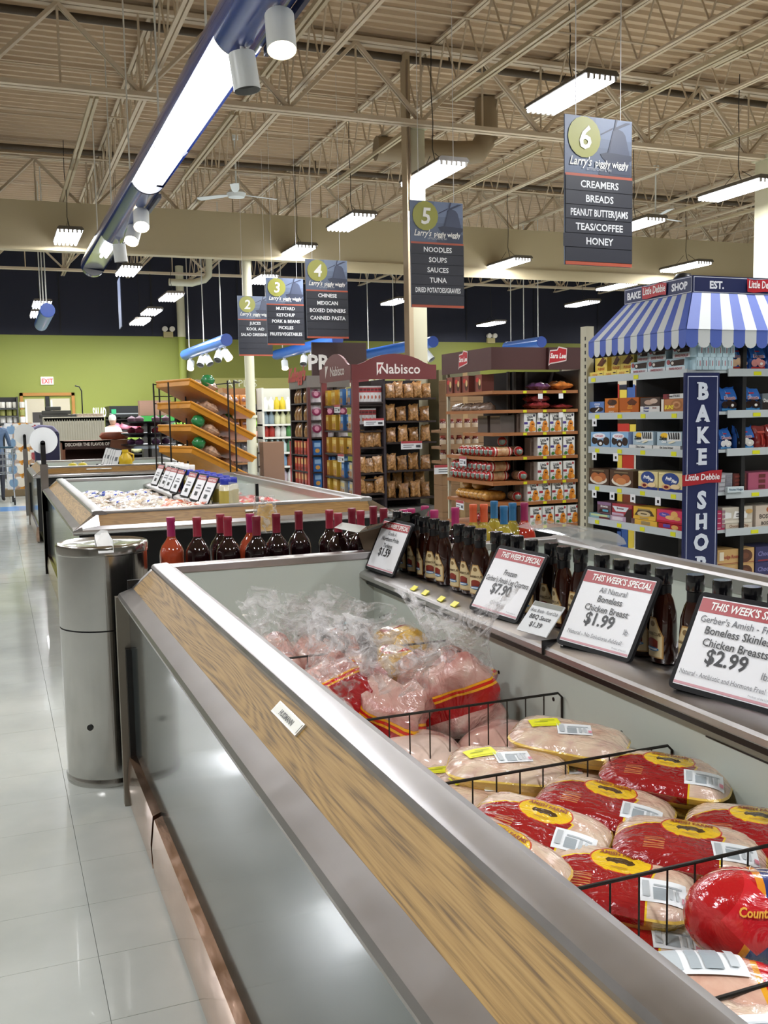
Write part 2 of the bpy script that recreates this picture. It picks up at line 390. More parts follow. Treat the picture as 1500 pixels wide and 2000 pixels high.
# doors on far wall
d0, d1 = gy(38, 767, YB), gy(145, 767, YB); zt = 2.24
dr = struct(T('door_1', 'x', 'x', (d0.x, YB, 0))); 
for k_ in ('label', 'category'): del dr[k_]
W_ = d1.x-d0.x
b = B(); FR = mat('#b07a35', .5)
b.box(0, .08, -.06, 0, 0, zt, FR); b.box(W_-.08, W_, -.06, 0, 0, zt, FR); b.box(0, W_, -.06, 0, zt-.08, zt, FR); b.out('door_frame', dr)
for k in (0, 1):
    b = B(); xa = .12+k*(W_/2-.05); b.box(xa, xa+W_/2-.2, -.03, -.005, .05, zt-.16, mat('#c6bda4', .5)); dl = b.out('door_leaf', dr)
    q = B(); q.box(xa+.0, xa+.05, -.04, -.03, .05, zt-.2, mat('#e8e8e2', .5)); q.out('kick_strip', dl)
b = B(); b.box(W_/2-.06, W_/2+.05, -.04, 0, .0, zt-.1, BLACK); b.box(.3, W_-.2, -.045, -.03, 0, 1.72, mat('#3a3633', .5)); b.out('door_gap', dr)
# exit sign
p = gy(92, 744, YB)
t = T('exit_sign', 'white exit sign with red letters above the far double doors', 'sign', (p.x, YB-.06, p.z-.1))
b = B(); b.box(-.16, .16, 0, .05, -.0, .21, mat('#e9e4df', .4, emit=.6)); b.out('housing', t)
art([('t', 'EXIT', .5, .16, .62, '#e03a3a', .9, .03)], .32, .21).out('lettering', t)
# emergency lights
for (px, py, lab) in ((329, 652, 'twin head emergency light on navy wall above the green left of the blue lamp tube'), (960, 664, 'twin head emergency light on navy wall above the maroon bread rack')):
    p = gy(px, py, YB-.1)
    t = T('emergency_light', lab, 'emergency light', p)
    b = B(); b.box(-.13, .13, 0, .1, -.1, .06, mat('#a99c6c', .5)); b.out('battery_box', t)
    for sx in (-.1, .1):
        b = B(); b.cyl((sx, -.08, .13), (sx, .02, .13), .075, mat('#d9d3c6', .4), 12); b.cyl((sx, 0, .06), (sx, 0, .12), .02, BLACK, 6); b.out('lamp_head', t, smooth=40)
# ================================================================ LAMPS
TUBE = mat('#f6f8ff', .3, emit=12.0); HOUS = mat('#5b5348', .5); CORD = mat('#1b1816', .6)
def fixture_proto():
    t = T('ceiling_light', 'x', 'ceiling light')
    b = B(); b.ext([(-.2, .0), (.2, .0), (.2, .02), (.17, .05), (-.17, .05), (-.2, .02)], 'y', -.61, .61, HOUS); b.out('housing', t)
    b = B(); b.box(-.19, .19, -.6, .6, -.004, 0, mat('#f2f4f8', .25)); b.out('reflector', t)
    for i in range(6):
        x = -.16+i*.064
        b = B(); b.cyl((x, -.585, -.028), (x, .585, -.028), .021, TUBE, 8); tb_ = b.out('fluorescent_tube', t, smooth=40)
        q = B()
        for sy in (-1, 1): q.box(x-.012, x+.012, sy*.6-.012, sy*.6+.012, -.05, .0, mat('#8d867b', .5))
        stuff(q.out('lamp_holder', t))
    b = B(); 
    for sy in (-.35, .35): b.cyl((0, sy, .05), (0, sy*.2, .22), .004, CORD, 5)
    b.tube([(0, -.1, .05), (.03, 0, .16), (0, .0, .3), (.012, 0, .6), (-.01, 0, 1.0), (0, 0, 1.5)], .006, CORD, 5); b.out('power_cord', t)
    return t
FX = Kind(fixture_proto())
def fixture(X, Y, Z, lab, grp='ceiling fluorescent fixtures', light=True):
    far = .35 if Y > 22 else 1.
    o = FX.put((X, Y, Z), 0, lab, grp)
    if light:
        l = bpy.data.lights.new('fixture_lamp', 'AREA'); l.shape = 'RECTANGLE'; l.size = .36; l.size_y = 1.15; l.energy = LAMP_W*far; l.color = (.97, .985, 1.0)
        lo = bpy.data.objects.new('fixture_lamp', l); COL.objects.link(lo); lo.location = (0, 0, -.055); lo.parent = o
    return o
seen = [((5.68+.19, 9.25, 4.82), 'largest six tube ceiling light above and left of aisle sign six'),
        ((5.2, 11.3, 4.42), 'ceiling light between the beige column and aisle sign six'),
        ((5.2, 14.3, 4.40), 'ceiling light left of the beige column above aisle sign four'),
        ((5.2, 17.15, 4.42), 'ceiling light in front of bulkhead just above aisle sign four'),
        ((5.5, 20.7, 4.42), 'ceiling light partly behind the top of aisle sign three'),
        ((1.25, 16.8, 4.42), 'leftmost ceiling light hanging before the beige bulkhead'),
        ((2.62, 20.2, 4.42), 'ceiling light just below the tip of the long blue lamp tube'),
        ((3.75, 22.0, 4.15), 'ceiling light against navy wall left of the white round column'),
        ((3.7, 24.6, 4.1), 'upper of the two lights low on the navy wall right of the blue tube'),
        ((3.55, 25.6, 3.95), 'lower of the two lights low on the navy wall right of the blue tube'),
        ((1.12, 23.6, 4.1), 'upper of the two small lights at left on the navy wall'),
        ((1.12, 25.2, 4.05), 'lower of the two small lights at left on the navy wall'),
        ((9.4, 17.0, 4.35), 'ceiling light before the bulkhead right of aisle sign five'),
        ((9.8, 23.7, 4.4), 'ceiling light on navy wall just right of the beige column'),
        ((13.8, 26.0, 4.12), 'small ceiling light low on navy wall above the maroon bread rack'),
        ((15.0, 23.0, 4.4), 'ceiling light on the navy wall left of the striped awning'),
        ((13.8, 19.7, 4.4), 'ceiling light between aisle sign six and the bake shop header'),
        ((13.3, 16.6, 4.38), 'ceiling light on the bulkhead above the bake shop awning'),
        ((9.7, 13.4, 4.42), 'small ceiling light peeking out at right of aisle sign six'),
        ((9.55, 10.85, 4.42), 'ceiling light at right edge cut by the large column')]
for (p, lab) in seen: fixture(*p, lab)
for X, Y in ((-2.4, .5), (1.3, -1.2), (5.6, .5), (-2.6, 5.2), (5.6, 4.6), (9.8, 4.0), (9.9, 7.6), (-2.6, 10.2), (-2.6, 16.0), (13.5, 9.5), (-3, 22), (18.5, 14), (18.5, 20), (20, 26), (13.6, 4.5)):
    fixture(X, Y, 4.45, 'ceiling light outside the picture', 'unseen ceiling fluorescent fixtures')
# channels the fixtures hang from
ch = B()
for sx in (-.03, .03): ch.box(sx-.018, sx+.018, -.0, 3.4, 0, .045, mat('#b9a98a', .5))
chm = ch.mesh('strut_channel')
for X, Y in ((5.2, 7.3), (5.2, 11.9), (1.25, 11.9), (1.25, 5.6), (2.9, 7.2), (2.9, 12), (9.55, 8.0), (7.3, 8.3), (7.3, 12.2), (12, 12), (1.25, 14.6), (13.3, 13.2), (7.4, 5.4)):
    link(chm, 'strut_channel', ceil_, (X, Y, 5.1))
# thin hanger rods
# long blue tube with lamps
BLUE = mat('#2b4386', .18, coat=.6); BLUE2 = mat('#2f62b4', .3, coat=.3)
TX, TZ, TR = 1.42, 3.66, .165
t = T('lamp_tube', 'long blue tube lamp hanging over the freezers with inset fluorescents', 'light fixture', (TX, 0, TZ))
def arc_tube(b, y0, y1, a0, a1, r, mt, n=22, th=.0):
    pts = [(r*math.cos(a0+(a1-a0)*i/n), r*math.sin(a0+(a1-a0)*i/n)) for i in range(n+1)]
    vs_ = [(x, y, z) for y in (y0, y1) for x, z in pts]
    b.add(vs_, [(i, i+1, n+2+i, n+1+i) for i in range(n)], mt)
# opening faces down-right-ish: from angle -125 to -50 deg
oa, ob = math.radians(-158), math.radians(-38)
b = B(); y_end = 14.75; openings = [(5.7, 9.32), (12.0, 14.6)]
ys = [4.6]; 
for a, c in openings: ys += [a, c]
ys.append(y_end)
for i in range(len(ys)-1):
    full = i % 2 == 0
    if full: arc_tube(b, ys[i], ys[i+1], 0, 2*PI, TR, BLUE, 36)
    else: arc_tube(b, ys[i], ys[i+1], ob, 2*PI+oa, TR, BLUE, 32)
b.out('shell', t, smooth=60)
b = B(); b.cyl((0, y_end, 0), (0, y_end+.01, 0), TR, BLUE, 30); b.cyl((0, 4.59, 0), (0, 4.6, 0), TR, BLUE, 30); b.out('end_cap', t)
for yy in (5.72, 8.03, 9.3, 12.0, 14.6):
    b = B(); n = 16; ps = [(TR*.97*math.cos(oa+(ob-oa)*i/n), TR*.97*math.sin(oa+(ob-oa)*i/n)) for i in range(n+1)]
    b.ext(ps, 'y', yy-.006, yy+.006, mat('#8f8f94', .3)); b.out('inner_plate', t)
REF = mat('#c9ccd0', .15, metal=.8)
for a, c in openings:
    b = B(); zz = -.062; b.add([(-.15, a, zz), (.13, a, zz-.01), (.13, c, zz-.01), (-.15, c, zz)], [(0, 3, 2, 1)], REF if a > 11 else mat('#f2f4f8', .2, emit=2.5)); b.out('reflector', t)  # nearer reflector emits, standing in for the tubes' light falling on it
for (a, c) in ((5.76, 8.0), (8.06, 9.27)):
    for x in (-.085, -.025, .035):
        b = B(); b.cyl((x, a, -.092), (x, c, -.092), .024, TUBE, 10); b.out('fluorescent_tube', t, smooth=40)
for x in (-.03, .03):
    b = B(); b.cyl((x, 12.1, -.1), (x, 13.3, -.1), .019, TUBE, 10); b.out('fluorescent_tube', t, smooth=40)
l = bpy.data.lights.new('tube_lamp', 'AREA'); l.shape = 'RECTANGLE'; l.size = .18; l.size_y = 2.4; l.energy = LAMP_W*.9; l.color = (.97, .985, 1.0)
lo = bpy.data.objects.new('tube_lamp', l); COL.objects.link(lo); lo.location = (0, 7.5, -.17); lo.parent = t
b = B(); b.box(.125, .15, 4.7, 5.65, -.16, -.11, mat('#1d2340', .4)); b.out('track_rail', t); b = B(); b.box(.1, .13, 9.4, 11.95, -.17, -.13, mat('#3b3c48', .4)); b.out('track_rail', t)
for yy in (6.6, 8.6, 10.5, 12.2, 13.9): 
    b = B(); b.cyl((0, yy, TR), (0, yy, ZC-TZ), .008, mat('#d8d5cc', .5), 6); b.out('hanger_rod', t)
def spot(loc, d, lab, lit, grp='white spotlights on the long blue tube', sc=1., energy=0):
    t = T('track_spotlight', lab, 'spotlight', loc, 0, grp); d = Vector(d).normalized()
    r, L = .075*sc, .2*sc; a = Vector((0, 0, -.09*sc))
    b = B(); b.cyl((0, 0, 0), a, .012*sc, mat('#e8e8e4', .4), 8); b.box(-.025*sc, .025*sc, -.03*sc, .03*sc, -.02*sc, .03*sc, mat('#e8e8e4', .4)); b.out('swivel_arm', t)
    c0 = a-d*.02; b = B(); W = mat('#dcdfdc', .35)
    b.cyl(c0, c0+d*L, r, W, 24, caps=False); b.cyl(c0-d*.001, c0, r, W, 24)
    b.cyl(c0+d*L, c0+d*L*.8, r*.96, mat('#e8d9b8' if lit else '#8a8a88', .4), 24, r2=r*.9, caps=False); b.out('can', t, smooth=40)  # can lining: lamp glow painted as cream when lit, grey when unlit
    b = B(); b.cyl(c0+d*L*.8, c0+d*L*.82, r*.9, mat('#fff2dc', .3, emit=22.) if lit else mat('#4a4a48', .4), 24); b.out('lamp_face', t)
    if energy:
        l = bpy.data.lights.new('spot_lamp', 'SPOT'); l.energy = energy; l.spot_size = 1.2; l.shadow_soft_size = .06; l.color = (1, .86, .66)
        lo = bpy.data.objects.new('spot_lamp', l); COL.objects.link(lo); lo.parent = t; lo.location = c0+d*(L+.01); lo.rotation_euler = d.to_track_quat('-Z', 'Y').to_euler()
    return t
def onx_tube(px, py, X=TX+.17): return gx(px, py, X)
spot(gz(545, 2, TZ-.13), (-.05, -.32, -.95), 'lit white can spotlight at the top of the picture', True, energy=40)
spot(gz(472, 80, TZ-.13), (.12, -.05, -1), 'unlit white can spotlight just below the lit one at top', False)
spot(gz(275, 400, TZ-.13), (-.1, -.6, -.8), 'upper lit spotlight glowing near the middle of the blue tube', True, energy=30)
spot(gz(262, 432, TZ-.13), (-.3, -.6, -.8), 'lower lit spotlight glowing near the middle of the blue tube', True, energy=30)
spot(gz(232, 465, TZ-.13), (.1, .05, -1), 'unlit white spotlight near the tip of the blue tube', False)
# produce-side tubes
def ptube(a, c, lab, r=.13, heads=(), z=3.1):
    A, C_ = gz(*a, z), gz(*c, z); C_.x = A.x
    t = T('lamp_tube', lab, 'light fixture', A)
    b = B(); b.cyl((0, 0, 0), C_-A, r, BLUE2, 24); b.out('shell', t, smooth=40)
    d = C_-A
    b = B(); b.cyl(d, d+d.normalized()*.02, r*.96, mat('#1f3f8a', .4), 24); b.out('end_cap', t)
    b = B()
    for f in (.12, .5, .9): b.cyl(d*f, d*f+Vector((0, 0, ZC-z)), .012, mat('#c9c7c0', .5), 5)
    b.out('hanger_rod', t)
    return A, d
A1, D1 = ptube((362, 693), (462, 664), 'short blue lamp tube left of aisle sign two')
A2, D2 = ptube((540, 693), (684, 664), 'blue lamp tube under aisle signs three and four')
A3, D3 = ptube((705, 694), (884, 668), 'blue lamp tube crossing behind the beige column')
A4, D4 = ptube((990, 678), (1072, 668), 'blue lamp tube behind the maroon bread rack header')
A0, D0 = ptube((80, 634), (98, 606), 'far blue lamp tube seen end on at left against navy wall', z=3.45)
b = B(); [b.cyl((A0.x+x, A0.y-1.2, 3.45-.1), (A0.x+x, A0.y-.05, 3.45-.1), .02, TUBE, 8) for x in (-.06, 0, .06)]
def heads(A, D, fr, lab, sc=1.15):
    for i, (f, lit, dx) in enumerate(fr):
        p = A+D*f+Vector((0, 0, -.13))
        spot(p, (dx, -.6, -.8), '%s, %s from its left end' % (lab, ORD[i]), lit, 'white spotlights on the far blue tubes', sc)
heads(A1, D1, ((.15, True, -.2), (.45, False, -.4), (.55, False, .3), (.85, False, -.4), (.95, True, .4)), 'spotlight under the short blue tube')
heads(A2, D2, ((.15, True, -.1), (.5, False, -.3), (.62, True, .2), (.85, False, -.3), (.93, False, .4)), 'spotlight under the blue tube by aisle sign four')
heads(A3, D3, ((.82, False, -.3), (.92, False, .4)), 'spotlight under the blue tube by the beige column')
# ceiling fans
def fan(px, py, lab, z=5.0):
    p = gz(px, py, z); t = T('ceiling_fan', lab, 'ceiling fan', p)
    b = B(); b.lathe([(.02, .0), (.13, .02), (.16, .08), (.1, .14), (.03, .16)], WHITEP, 16); b.out('motor', t, smooth=50)
    b = B(); b.cyl((0, 0, .15), (0, 0, ZC-z-.06), .015, WHITEP, 8); b.cyl((0, 0, ZC-z-.12), (0, 0, ZC-z-.04), .06, WHITEP, 10); b.out('down_rod', t)
    for k in range(3):
        a = k*2*PI/3+.25; b = B(); ca, sa = math.cos(a), math.sin(a)
        pts = [(.14, -.02), (.3, -.06), (.72, -.07), (.75, 0), (.72, .07), (.3, .06), (.14, .02)]
        top = [(x*ca-y*sa, x*sa+y*ca, .075+y*.15) for x, y in pts]; bot = [(x, y, z-.008) for x, y, z in top]; n = 7
        b.add(top+bot, [tuple(range(7)), tuple(range(7, 14))[::-1]]+[(i, i+7, (i+1) % 7+7, (i+1) % 7) for i in range(7)], WHITEP); b.out('blade', t)
fan(462, 388, 'white ceiling fan left of centre just above the bulkhead'); fan(1280, 432, 'white ceiling fan right of aisle sign six')
# ================================================================ AISLE SIGNS
NV = '#23252f'
def aisle_sign(num, lines, X, Y, zt, zb, lab, nl=6):
    w, h = .6, zt-zb
    t = T('aisle_sign', lab, 'sign', (X, Y, zb), rz=.03, group=None)
    b = B(); b.box(-w/2, w/2, 0, .012, 0, h, mat('#6b7588', .5)); b.out('board', t)
    it = [('r', .0, .62, 1, 1, '#5d6a83'), ('r', 0, .8, 1, 1, '#66748f'), ('r', .45, .86, 1, 1, '#7382a0'), ('r', .5, .62, 1, .7, '#454e63'),
          ('p', [(.66, .76), (.7, .92), (.78, .94), (.86, .925), (.9, .9), (.97, .76)], '#475069'),
          ('p', [(.52, .76), (.62, .775), (.99, .765), (1, .75), (.99, .73), (.93, .715), (.6, .715), (.55, .735)], '#333a50'),
          ('p', [(.62, .72), (.66, .63), (.98, .63), (.96, .72)], '#3c445a'),
          ('p', [(.71, .925), (.73, .935), (.66, .77), (.63, .77)], '#39415a'), ('p', [(.7, .93), (.71, .945), (.53, .895), (.53, .885)], '#39415a'),
          ('p', [(.72, .93), (.74, .93), (.78, 1), (.75, 1)], '#39415a'), ('p', [(.72, .94), (.73, .925), (.98, .985), (.9, .985)], '#39415a'),
          ('e', .28, .86, .24, .137, '#a0a045')]
    it.append(('t', 'Larry\'s', .22, .672, .06, '#f2f2ee', .33, .015, .35)); it.append(('t', 'piggly wiggly', .69, .674, .046, '#f2f2ee', .5, .02))
    it.append(('t', 'LITTLE CHUTE, WI', .5, .643, .018, '#d5d8de', .46))
    it += [('r', 0, .597, 1, .615, '#b4553c'), ('r', 0, .0, 1, .597, NV), ('r', 0, .0, 1, .024, '#b4553c')]
    art(it, w, h).out('printed_face', t)
    art([('t', num, .28, .785, .155, '#f5f5f0', .3, .02, .12)], w, h, step=.012).out('number', t)
    ph = .573/nl
    for i in range(nl):
        z1 = .592-i*ph; b = B(); b.box(-w/2*1.0+(.0 if not (num == '6' and i == 4) else -.02), w/2, -.014, -.009, (z1-ph+.006)*h, z1*h, mat('#262833', .45)); pl = b.out('name_strip', t)
        if i < len(lines): art([('t', lines[i], .5, .22, .5, '#eceef0', .86, .02)], w, ph*h).out('lettering', pl, loc=(0, -.014, (z1-ph+.006)*h))
    b = B()
    for sx in (-.2, .2): b.cyl((sx, .006, h), (sx, .006, ZC-zb-.03), .0035, mat('#d8d8d8', .4), 4)
    stuff(b.out('hanger_wire', t))
    return t
aisle_sign('6', ['CREAMERS', 'BREADS', 'PEANUT BUTTER/JAMS', 'TEAS/COFFEE', 'HONEY'], 4.29, 6.36, 3.61, 2.53, 'nearest hanging aisle sign with number six, creamers and breads', 6)
aisle_sign('5', ['NOODLES', 'SOUPS', 'SAUCES', 'TUNA', 'DRIED POTATOES/GRAVIES'], 4.3, 9.26, 3.6, 2.535, 'hanging aisle sign with number five in front of beige column', 6)
aisle_sign('4', ['CHINESE', 'MEXICAN', 'BOXED DINNERS', 'CANNED PASTA'], 4.28, 12.78, 3.555, 2.505, 'hanging aisle sign with number four and chinese, mexican', 6)
aisle_sign('3', ['MUSTARD', 'KETCHUP', 'PORK & BEANS', 'PICKLES', 'FRUITS/VEGETABLES'], 4.27, 14.8, 3.585, 2.565, 'hanging aisle sign with number three overlapping sign two', 6)
aisle_sign('2', ['JUICES', 'KOOL AID', 'SALAD DRESSINGS'], 4.27, 16.7, 3.54, 2.52, 'farthest hanging aisle sign with number two and juices', 6)
p = gy(233, 545, 17); q_ = gy(236, 640, 17)
b = B(); b.box(-.006, .006, -.3, .3, 0, p.z-q_.z, mat('#4a5165', .5))
t = tag(b.out('aisle_sign', loc=(q_.x, 17, q_.z)), 'narrow hanging sign seen edge on below the blue tube', 'sign'); t.rotation_euler = (0, 0, math.atan2(q_.x, 17)*-1+.07)
q = B(); [q.cyl((0, y_, p.z-q_.z), (0, y_, ZC-.03-q_.z), .004, CORD, 4) for y_ in (-.2, .2)]; q.out('hanger_wire', t)
# ================================================================ FREEZERS
PANEL = mat('#575e5d', .13, coat=.4, metal=.5); LINER = mat('#bfc7be', .4); DK = mat('#0d0c0c', .35)
def freezer(name_lab, Y0, Y1, near_oak, plate=True, ledge_lab='', darkend=True, green=False):
    t = T('island_freezer', name_lab, 'freezer', (0, 0, 0))
    XL, XR = .385, 2.40; ya = Y0+(.115 if near_oak else 0)
    b = B(); b.box(XL+.035, XL+.06, Y0+.035, Y1, .14, .80, PANEL); b.out('body_panel', t); b = B(); b.box(XR-.06, XR-.035, Y0+.035, Y1, .14, .80, PANEL); b.out('body_panel', t); b = B(); b.box(XL+.06, XR-.06, Y0+.035, Y1, .14, .47, DK); b.out('machine_case', t)
    b = B(); b.box(XL+.035, XR-.035, Y0+.025, Y0+.034, .14, .79, DK); b.out('end_panel', t); b = B(); b.box(XL+.035, XR-.035, Y1+.001, Y1+.012, .14, .85, DK); b.out('end_panel', t)
    b = B(); b.box(XL+.09, XR-.09, Y0+.1, Y1-.02, 0, .14, DK); b.out('toe_base', t)
    for sx in (0, 1):
        f = (lambda x: x) if sx == 0 else (lambda x: XL+XR-x)
        segs = [(Y0, Y1-.63), (Y1-.60, Y1-.02)] if Y0 < 2 else [(Y0+.02, Y1-.02)]
        for (a, c) in segs:
            b = B(); pts = [(f(.388), .02), (f(.385), .1), (f(.395), .19), (f(.42), .2), (f(.42), .02)]
            b.ext(pts, 'y', a, c, COPPER); b.out('bumper', t, smooth=30)
        b = B(); pts = [(f(.40), .775), (f(.386), .782), (f(.382), .795), (f(.388), .805), (f(.437), .822), (f(.44), .78)]
        b.ext(pts, 'y', Y0 if near_oak else Y0, Y1, STEEL); b.out('lower_rail', t, smooth=25)
        b = B(); pts = [(f(.437), .8225), (f(.507), .886), (f(.5), .893), (f(.43), .83)]
        b.ext([(f(.432), .815), (f(.4375), .8225), (f(.5075), .8865), (f(.512), .88)], 'y', ya, Y1-.02, OAK if not green else OAK); b.out('oak_panel', t)
        b = B(); pts = [(f(.506), .872), (f(.506), .893), (f(.511), .901), (f(.52), .904), (f(.563), .906), (f(.57), .903), (f(.585), .895), (f(.59), .885), (f(.59), .84), (f(.56), .84)]
        b.ext(pts, 'y', ya, Y1, STEEL); b.out('top_rail', t, smooth=25)
        b = B(); b.add([(f(.436), Y1-.03, .8235), (f(.509), Y1-.03, .8895), (f(.509), Y1+.002, .8895), (f(.436), Y1+.002, .8235), (f(.43), Y1-.03, .80), (f(.52), Y1-.03, .86), (f(.52), Y1+.002, .86), (f(.43), Y1+.002, .8)], [(0, 1, 2, 3), (0, 3, 7, 4), (1, 5, 6, 2), (2, 6, 7, 3), (0, 4, 5, 1)], STEEL); b.out('corner_cap', t)
        b = B(); b.box(f(.375) if sx == 0 else f(.42), f(.42) if sx == 0 else f(.375), Y1-.0, Y1+.035, 0, .79, mat('#8a8276', .35, metal=.6)); b.out('corner_post', t); b = B(); b.box(min(f(.40), f(.43)), max(f(.40), f(.43)), Y1-.03, Y1, 0, .6, DK); b.out('post_bracket', t)
    # ends
    b = B(); b.box(.52, XR+XL-.52, Y1-.055, Y1+.01, .87, .9, STEEL); b.out('end_rail', t, bevel=.004)
    if near_oak:
        b = B(); b.ext([(Y0+.015, .775), (Y0+.002, .782), (Y0-.003, .795), (Y0+.003, .805), (Y0+.052, .822), (Y0+.055, .78)], 'x', XL, XR, STEEL); b.out('lower_rail', t, smooth=25)
        b = B(); b.ext([(Y0+.047, .815), (Y0+.0525, .8225), (Y0+.1225, .8865), (Y0+.127, .88)], 'x', XL+.14, XR-.14, OAKX); b.out('oak_panel', t)
        b = B(); b.ext([(Y0+.12, .872), (Y0+.12, .893), (Y0+.126, .901), (Y0+.178, .905), (Y0+.2, .893), (Y0+.2, .84)], 'x', XL+.12, XR-.12, STEEL); b.out('top_rail', t, smooth=25)
        for sx in (0, 1):
            f = (lambda x: x) if sx == 0 else (lambda x: XL+XR-x)
            b = B(); P = [(f(.39), Y0+.005, .806), (f(.54), Y0+.052, .8232), (f(.54), Y0+.1225, .8872), (f(.508), Y0+.1225, .8872), (f(.4385), Y0+.13, .8235)]
            P.append((f(.508), Y0+.13, .8872))
            b.add(P, [(0, 1, 2, 3), (0, 3, 5, 4)], m_steel('#cfccc9', .1, .25)); b.out('corner_cap', t)
    # liner
    zf = .50; yl0 = Y0+(.2 if near_oak else .03); yl1 = Y1-.05
    b = B()
    b.box(.575, .585, yl0, yl1, zf, .885, LINER); b.box(XR+XL-.585, XR+XL-.575, yl0, yl1, zf, .885, LINER)
    b.box(.575, XR+XL-.575, yl1, yl1+.01, zf, .895, LINER); b.box(.575, XR+XL-.575, yl0-.01, yl0, zf, .885, LINER)
    b.box(.575, XR+XL-.575, yl0, yl1, zf-.02, zf, LINER)
    b.box(1.365, 1.60, yl0, yl1, zf, .79, LINER)
    b.out('white_liner', t)
    b = B()
    for Yh in np.arange(yl0+.4, yl1, .31):
        b.cyl((1.3649, Yh, .66), (1.364, Yh, .66), .006, DK, 8); b.cyl((1.3649, Yh+.05, .645), (1.364, Yh+.05, .645), .0035, DK, 8)
    stuff(b.out('rivet_holes', t))
    # centre ledge
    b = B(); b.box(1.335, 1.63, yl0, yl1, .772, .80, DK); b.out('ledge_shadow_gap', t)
    b = B()
    for s in (0, 1):
        f = (lambda x: x) if s == 0 else (lambda x: 2.966-x)
        b.ext([(f(1.315), .795), (f(1.306), .802), (f(1.306), .815), (f(1.312), .822), (f(1.35), .836), (f(1.39), .836), (f(1.395), .822), (f(1.435), .822), (f(1.44), .812), (f(1.484), .812), (f(1.484), .795)], 'y', yl0, yl1, STEEL)
    b.out('centre_ledge', t, smooth=25)
    for ys_ in (yl0+.9, yl0+1.9):
        if ys_ < yl1: q = B(); q.box(1.3, 1.37, ys_, ys_+.003, .8, .839, DK); q.out('ledge_seam', t)
    return t
fz1 = freezer('nearest island freezer with oak trim, filled with packaged chicken', 0.25, 3.63, False)
fz2 = freezer('second island freezer behind the wine bottles, holding frozen bags', 5.86, 9.70, True)
fz3 = freezer('third island freezer beyond, small jars and yellow jug on its ledge', 12.25, 14.6, True)
# name plates
def plate(parent, loc, rot, w=.125, h=.024):
    b = B(); b.box(-w/2, w/2, -.003, .003, 0, h, mat('#b9b7ae', .3, metal=.6)); o = b.out('name_plate', parent, loc=loc, rot=rot)
    art([('r', .03, .12, .97, .88, '#e4e3d8'), ('t', 'HUSSMANN', .5, .25, .42, '#45443e', .86, .03)], w, h).out('lettering', o, loc=(0, -.0032, 0))
# oak slope: normal (-.67,0,.73); text reads with its top towards the freezer
sl = math.atan2(.064, .07)
plate(fz1, (.474, 1.735, .858), (-(PI/2-sl), 0, -PI/2), .165, .027)
plate(fz2, (1.5, 5.86+.082, .862-.008), (-(PI/2-sl), 0, 0), .16, .018); plate(fz3, (1.15, 12.25+.082, .854), (-(PI/2-sl), 0, 0), .3, .018)
# corner post sheet of the nearest freezer already in place; warning line on liner
b = B(); b.box(1.3635, 1.3645, 1.42, 1.62, .742, .745, DK); b.out('load_line', fz1)
# posts with round white discs
def disc_post(x, y, zc, r, lab):
    t = T('disc_post', lab, 'post', (x, y, 0))
    b = B(); b.box(-.035, .035, -.02, .02, 0, zc-.22, DARKMET); b.out('post', t, bevel=.004)
    b = B(); b.box(-.022, .022, -.03, .02, zc-.22, zc-.02, BLK); b.cyl((0, -.03, zc-.02), (0, .02, zc-.02), .022, BLK, 12); b.out('handle', t)
    b = B(); b.cyl((.01, .0, zc), (.01, .02, zc), r, mat('#e9ecec', .35), 32); o = b.out('white_disc', t, smooth=40)
disc_post(.405, 9.72, 1.265, .125, 'post with white disc and black handle at the second freezer corner'); disc_post(.41, 16.1, 1.26, .16, 'farther post with white disc and black handle beside the shopping cart')
# ---------------------------------------------------------------- wire dividers
def wire_divider(Y, lab, x1=1.36):
    t = T('wire_divider', lab, 'wire divider', (.59, Y, .5)); W = x1-.59; K = mat('#17130f', .35)
    b = B(); b.tube([(0, 0, 0), (0, 0, .18), (.012, 0, .192), (W-.012, 0, .192), (W, 0, .18), (W, 0, 0)], .0034, K, 8); b.cyl((0, 0, 0), (W, 0, 0), .003, K, 6); b.out('frame', t, smooth=40)
    n = int(W/.052)
    q = B(); q.cyl((0, 0, 0), (0, 0, .192), .0018, K, 6); me = q.mesh('wire', 40)
    for i in range(1, n): link(me, 'wire', t, (i*W/n, 0, 0))
    return t
wire_divider(2.18, 'black wire divider in front of the clear chicken bags'); wire_divider(1.725, 'black wire divider between the white and the red chicken trays')
wire_divider(1.245, 'black wire divider in front of the red chicken trays, behind the round turkey'); wire_divider(.93, 'black wire divider at the bottom right corner of the picture')
wire_divider(2.86, 'black wire divider in the middle of the bags of whole chickens')
